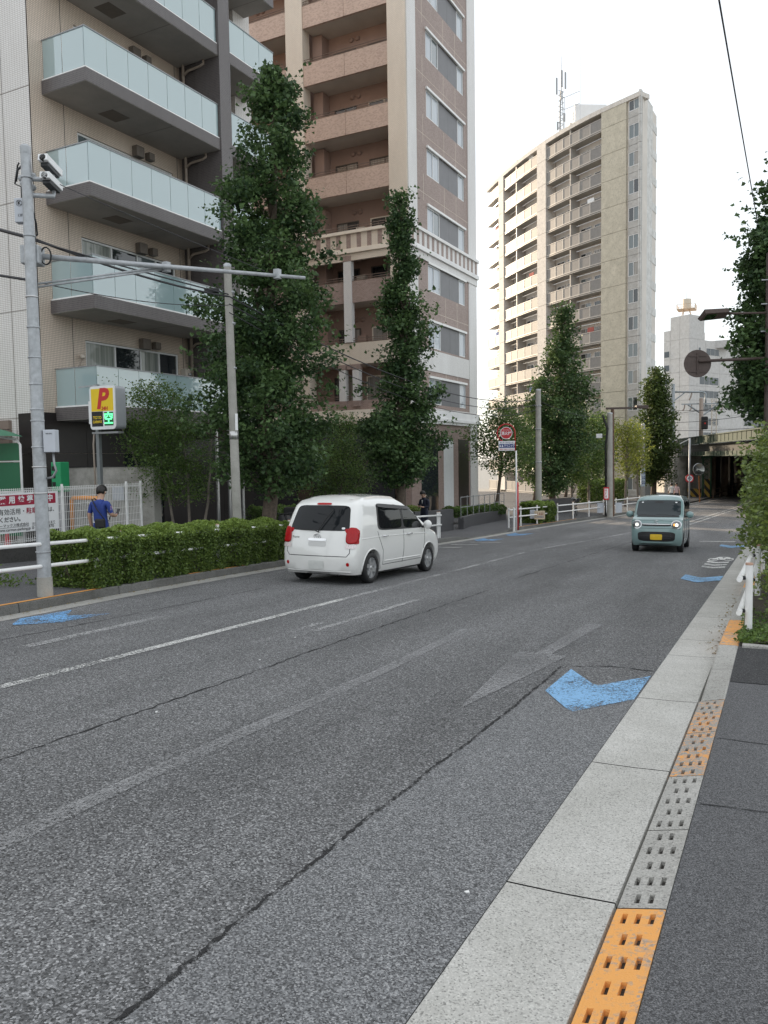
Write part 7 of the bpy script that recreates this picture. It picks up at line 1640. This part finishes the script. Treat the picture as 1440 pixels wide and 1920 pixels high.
# ================================================================== people
SKIN = mat('skin',(.50,.31,.22),.55,0,.06,20); HAIR = mat('black_hair',(.012,.010,.009),.45,0,.3,40)
def person(label, loc, rz, joints, mats, cloth, hair=None, shoes=None, long_hair=False, face=True):
    """joints: name -> (x,y,z,r); one continuous skinned body, faces given a cloth by height/limb; local: faces +y"""
    t = thing('person', label, 'person', loc, rz)
    names = list(joints); vi = {n:i for i,n in enumerate(names)}
    edges = [('pelvis','spine'),('spine','chest'),('chest','neck'),('neck','head'),('head','crown'),('pelvis','hipL'),('hipL','kneeL'),('kneeL','ankL'),('ankL','toeL'),('pelvis','hipR'),('hipR','kneeR'),('kneeR','ankR'),('ankR','toeR'),
             ('chest','shL'),('shL','elL'),('elL','wrL'),('chest','shR'),('shR','elR'),('elR','wrR')]
    for s in 'LR': edges.append(('wr'+s,'palm'+s))
    fing = []
    for s, sg in (('L',-1),('R',1)):
        wr, pa = Vector(joints['wr'+s][:3]), Vector(joints['palm'+s][:3]); d = (pa-wr).normalized(); side = d.cross(Vector((0,0,1)));
        side = side.normalized() if side.length > .1 else Vector((1,0,0)); curl = side.cross(d).normalized()*(-1)
        tip = joints.get('curl'+s,(0,0,0,.5))[3] if 'curl'+s in joints else .5
        for k in range(4):
            o = side*(k-1.5)*.019; L = (.072,.080,.076,.060)[k]
            a = pa+o+d*.015; b = a+d*L*.5; c = b+(d*.6+curl*.8)*L*.5; fing.append((s,[a,b,c]))
        a = pa-d*.035+side*-.03*1; b = a+(d*.6-side*.7)*.035; c = b+(d*.9-side*.1)*.03; fing.append((s,[a,b,c]))
    names = [n for n in names if not n.startswith('curl')]; vi = {n:i for i,n in enumerate(names)}
    V = [Vector(joints[n][:3]) for n in names]; Rd = [joints[n][3] for n in names]; E = [(vi[a],vi[b]) for a,b in edges]
    me = bpy.data.meshes.new('b'); me.from_pydata([tuple(v) for v in V],E,[]); o = bpy.data.objects.new('b',me); col.objects.link(o)
    o.modifiers.new('skin','SKIN'); sk = me.skin_vertices[0].data
    for i,r in enumerate(Rd): sk[i].radius = (r if isinstance(r,tuple) else (r,r)); sk[i].use_root = (names[i] == 'pelvis')
    md = o.modifiers.new('sub','SUBSURF'); md.levels = 2; md.render_levels = 2
    dg = bpy.context.evaluated_depsgraph_get(); bm_ = bpy.data.meshes.new_from_object(o.evaluated_get(dg)); bpy.data.objects.remove(o)
    bm_.materials.clear()
    for m in mats: bm_.materials.append(m)
    for p in bm_.polygons: p.material_index = cloth(p.center); p.use_smooth = True
    # fingers are joined into the same body mesh
    bmm = bmesh.new(); bmm.from_mesh(bm_)
    for s, ch in fing:
        f = MB().tube(ch,[.0095,.009,.006],7); tmp = f.mesh('f',mats[0],True); k = len(bmm.faces); bmm.from_mesh(tmp)
    bmm.to_mesh(bm_); bmm.free(); bm_.name = 'body'; body = obj('body', bm_, t, True)
    hd = Vector(joints['head'][:3]); cr = Vector(joints['crown'][:3]); up = (cr-hd).normalized(); fwd = Vector(joints.get('look',(0,1,0,0))[:3]) if False else Vector((0,1,0)); fwd = (fwd-up*fwd.dot(up)).normalized(); rt = fwd.cross(up)
    HM = frame(hd+up*.055,rt,fwd,up)
    if face:
        for sx in (-1,1):
            MB().lathe([(0,.012),(.012,.006),(.014,0)],HM @ Matrix.Translation((sx*.032,.092,.012)) @ Matrix.Rotation(R(-90),4,'X'),8).build('eye', HAIR, body, local=True)
            MB().lathe([(0,-.02),(.022,-.01),(.026,.012),(0,.03)],HM @ Matrix.Translation((sx*.083,-.005,.0)) @ Matrix.Diagonal((.5,1,1.2,1)),8).build('ear', mats[0], body, smooth=True, local=True)
        MB().add([HM @ Vector(q) for q in ((0,.098,.018),(-.016,.094,-.022),(.016,.094,-.022),(0,.122,-.018),(0,.094,-.03))],[(0,1,3),(0,3,2),(1,4,3),(3,4,2)]).build('nose', mats[0], body, local=True)
        MB().box((-.024,.086,-.055),(.024,.096,-.047),0,HM).build('mouth', mat('lip',(.33,.14,.11),.5), body, local=True)
    hb_ = bmesh.new(); bmesh.ops.create_icosphere(hb_, subdivisions=3, radius=1); 
    for v in hb_.verts:
        n = v.co.copy(); k = 1.06+.10*math.sin(n.x*11+1)*math.sin(n.y*9+n.z*8)
        v.co = Vector((n.x*.098*k,n.y*.112*k-.012,n.z*.118*k+.038))
    dl = [v for v in hb_.verts if (v.co.z < (-.065 if v.co.y < .0 and not long_hair else (-.09 if long_hair and v.co.y < .02 else .045)) ) or (v.co.y > .062 and v.co.z < .060)]
    bmesh.ops.delete(hb_, geom=dl, context='VERTS'); hm = bpy.data.meshes.new('hair'); hb_.to_mesh(hm); hb_.free(); hm.transform(HM); hm.materials.append(hair or HAIR)
    for p in hm.polygons: p.use_smooth = True
    ho = obj('hair', hm, t, True); sd = ho.modifiers.new('s','SOLIDIFY'); sd.thickness = .012
    if long_hair: MB().tube([HM @ Vector((0,-.08,.02)),HM @ Vector((0,-.11,-.1)),HM @ Vector((0,-.10,-.26))],[.06,.075,.03],10).build('ponytail', hair or HAIR, ho, smooth=True, local=True)
    for s in 'LR':
        a, b = Vector(joints['ank'+s][:3]), Vector(joints['toe'+s][:3]); h = Vector((0,-.05,0))
        MB().tube([(a.x,a.y-.06,.035),(a.x,a.y,.045),(a.x,(a.y+b.y)/2+.02,.04),(b.x,b.y+.04,.03)],[.035,.048,.046,.026],10).build('shoe', shoes or BLACK, t, smooth=True, local=True)
    return t
def pose(h=1.7, lean=0, arms='phone', stance=.09, headdown=.03, f=1.0):
    k = h/1.7
    J = dict(pelvis=(0,0,.93,(.135,.105)),spine=(0,.0,1.10,(.135,.10)),chest=(0,-.01,1.30,(.16,.11)),neck=(0,.005,1.46,(.056,.056)),head=(0,.02+headdown*.3,1.545,(.075,.088)),crown=(0,.035+headdown,1.655,(.07,.08)),
             hipL=(-.09,0,.88,(.095,.10)),kneeL=(-stance-.01,.02,.49,(.062,.065)),ankL=(-stance-.02,-.02,.09,(.042,.045)),toeL=(-stance-.035,.12,.04,(.036,.028)),
             hipR=(.09,0,.88,(.095,.10)),kneeR=(stance+.01,.02,.49,(.062,.065)),ankR=(stance+.02,-.02,.09,(.042,.045)),toeR=(stance+.035,.12,.04,(.036,.028)),
             shL=(-.185,-.01,1.385,(.066,.066)),shR=(.185,-.01,1.385,(.066,.066)))
    if arms == 'phone':
        J.update(elL=(-.235,.02,1.12,(.047,.047)),wrL=(-.09,.22,1.12,(.031,.028)),palmL=(-.04,.29,1.15,(.034,.018)),elR=(.235,.02,1.12,(.047,.047)),wrR=(.10,.22,1.13,(.031,.028)),palmR=(.05,.285,1.16,(.034,.018)))
    elif arms == 'one':
        J.update(elL=(-.25,-.03,1.12,(.047,.047)),wrL=(-.25,.04,.87,(.031,.028)),palmL=(-.25,.06,.79,(.034,.018)),elR=(.25,.03,1.12,(.047,.047)),wrR=(.20,.25,1.10,(.031,.028)),palmR=(.17,.33,1.13,(.034,.018)))
    else:
        J.update(elL=(-.25,-.03,1.12,(.045,.045)),wrL=(-.25,.04,.87,(.03,.028)),palmL=(-.25,.06,.79,(.032,.018)),elR=(.25,-.03,1.12,(.045,.045)),wrR=(.25,.04,.87,(.03,.028)),palmR=(.25,.06,.79,(.032,.018)))
    return {n:(x*k,y*k,z*k,(r[0]*k,r[1]*k)) for n,(x,y,z,r) in J.items()}
# man in blue football shirt, walking away with a phone
BLUEC = mat('blue_jersey',(.025,.055,.26),.75,0,.12,14,.3,40); DENIM = mat('denim',(.07,.10,.17),.85,0,.2,20,.3,60); NAVY = mat('navy_suit',(.012,.016,.035),.75,0,.15,12,.2,50)
J = pose(1.68,arms='one',headdown=.05)
def cl1(c): return 0 if (c.z > 1.44 or (c.z < 1.12 and abs(c.x) > .15 and c.z > .7 and (c.y > .06)) or (abs(c.x) > .19 and .7 < c.z < 1.16)) else (1 if c.z > .86 else 2)
mp_ = Vector((-12.6,12.15,zl(12.15)+.01))
person('person in blue football jersey looking at a phone beside the mesh fence',mp_,R(12),J,[SKIN,BLUEC,DENIM],cl1,shoes=WHITE_S)
Mm = Matrix.Translation(mp_) @ Matrix.Rotation(R(12),4,'Z')
pb = bpy.data.objects[[o.name for o in bpy.data.objects if o.name.startswith('person')][-1]]
strokes(pb,Matrix.Translation((-.02,-.118,.985)) @ Matrix.Rotation(R(90),4,'X'),.16,.05,WHITE_S,3,'shirt_print').matrix_parent_inverse.identity(); strokes(pb,frame((.262,.0,1.26),(0,1,0),(0,0,1),(1,0,0)),.07,.1,mat('pink_print',(.75,.45,.5),.7),2,'sleeve_print').matrix_parent_inverse.identity()
PHB = mat('phone_black',(.02,.02,.022),.2,0,0,1)
ph = MB().box((-.036,-.005,-.075),(.036,.005,.075),0,Mm @ Matrix.Translation((.165,.37,1.16)) @ Matrix.Rotation(R(-35),4,'X')).build('phone', PHB, bevel=.006); tag(ph,'dark phone held by the person in the blue jersey','phone')
bg_ = thing('shoulder_bag','small black shoulder bag worn by the person in the blue jersey','bag',mp_); MB().box((.0,-.235,.86),(.22,-.145,1.05),0,Mm).build('pouch', BLACK, bg_, bevel=.03)
MB().tube([Mm @ Vector(q) for q in ((.20,-.16,1.03),(.02,-.165,1.25),(-.13,-.09,1.44),(-.14,.02,1.46),(-.04,.13,1.3),(.14,.14,1.1),(.20,-.02,1.0))],.011,6).build('strap', BLACK, bg_, smooth=True)
# man in a dark suit on the corner, looking at his phone
mg = G(824,1004,.05); mp2 = Vector((-12.5,28.6,zl(28.6)+.01)); J = pose(1.72,arms='phone',headdown=.07,stance=.085)
def cl2(c): return 0 if (c.z > 1.50 or (c.y > .19 and 1.0 < c.z < 1.3)) else 1
p_ = person('person in dark navy suit reading a phone on the pavement corner',mp2,R(165),J,[SKIN,NAVY],cl2)
M2 = Matrix.Translation(mp2) @ Matrix.Rotation(R(165),4,'Z'); ph2 = MB().box((-.036,-.005,-.075),(.036,.005,.075),0,M2 @ Matrix.Translation((.0,.335,1.21)) @ Matrix.Rotation(R(-35),4,'X')).build('phone', PHB, bevel=.006); tag(ph2,'dark phone held by the person in the suit','phone')
MB().add([Vector(q) for q in ((-.035,.118,1.40),(.035,.118,1.40),(.0,.125,1.24))],[(0,1,2)]).build('shirt_front', WHITE_S, p_, local=True)
# two people walking far off by the abutment
WHC = mat('white_blouse',(.75,.74,.72),.8,0,.08,10); PKC = mat('pink_blouse',(.62,.45,.45),.8,0,.08,10); DKT = mat('dark_trousers',(.03,.03,.035),.8,0,.1,10)
for px, c, lb in ((1259,WHC,'person in white top walking near the bridge abutment'),(1268,PKC,'person in pale pink top walking near the bridge abutment')):
    g = G(px,944,.15); J = pose(1.62,arms='down',headdown=0); person(lb,(g.x,g.y,zl(g.y)),R(20 if px < 1262 else -160),J,[SKIN,c,DKT],lambda q: 0 if q.z > 1.40 or (abs(q.x) > .2 and q.z < 1.05 and q.z > .7) else (1 if q.z > .85 else 2),long_hair=(px > 1262))
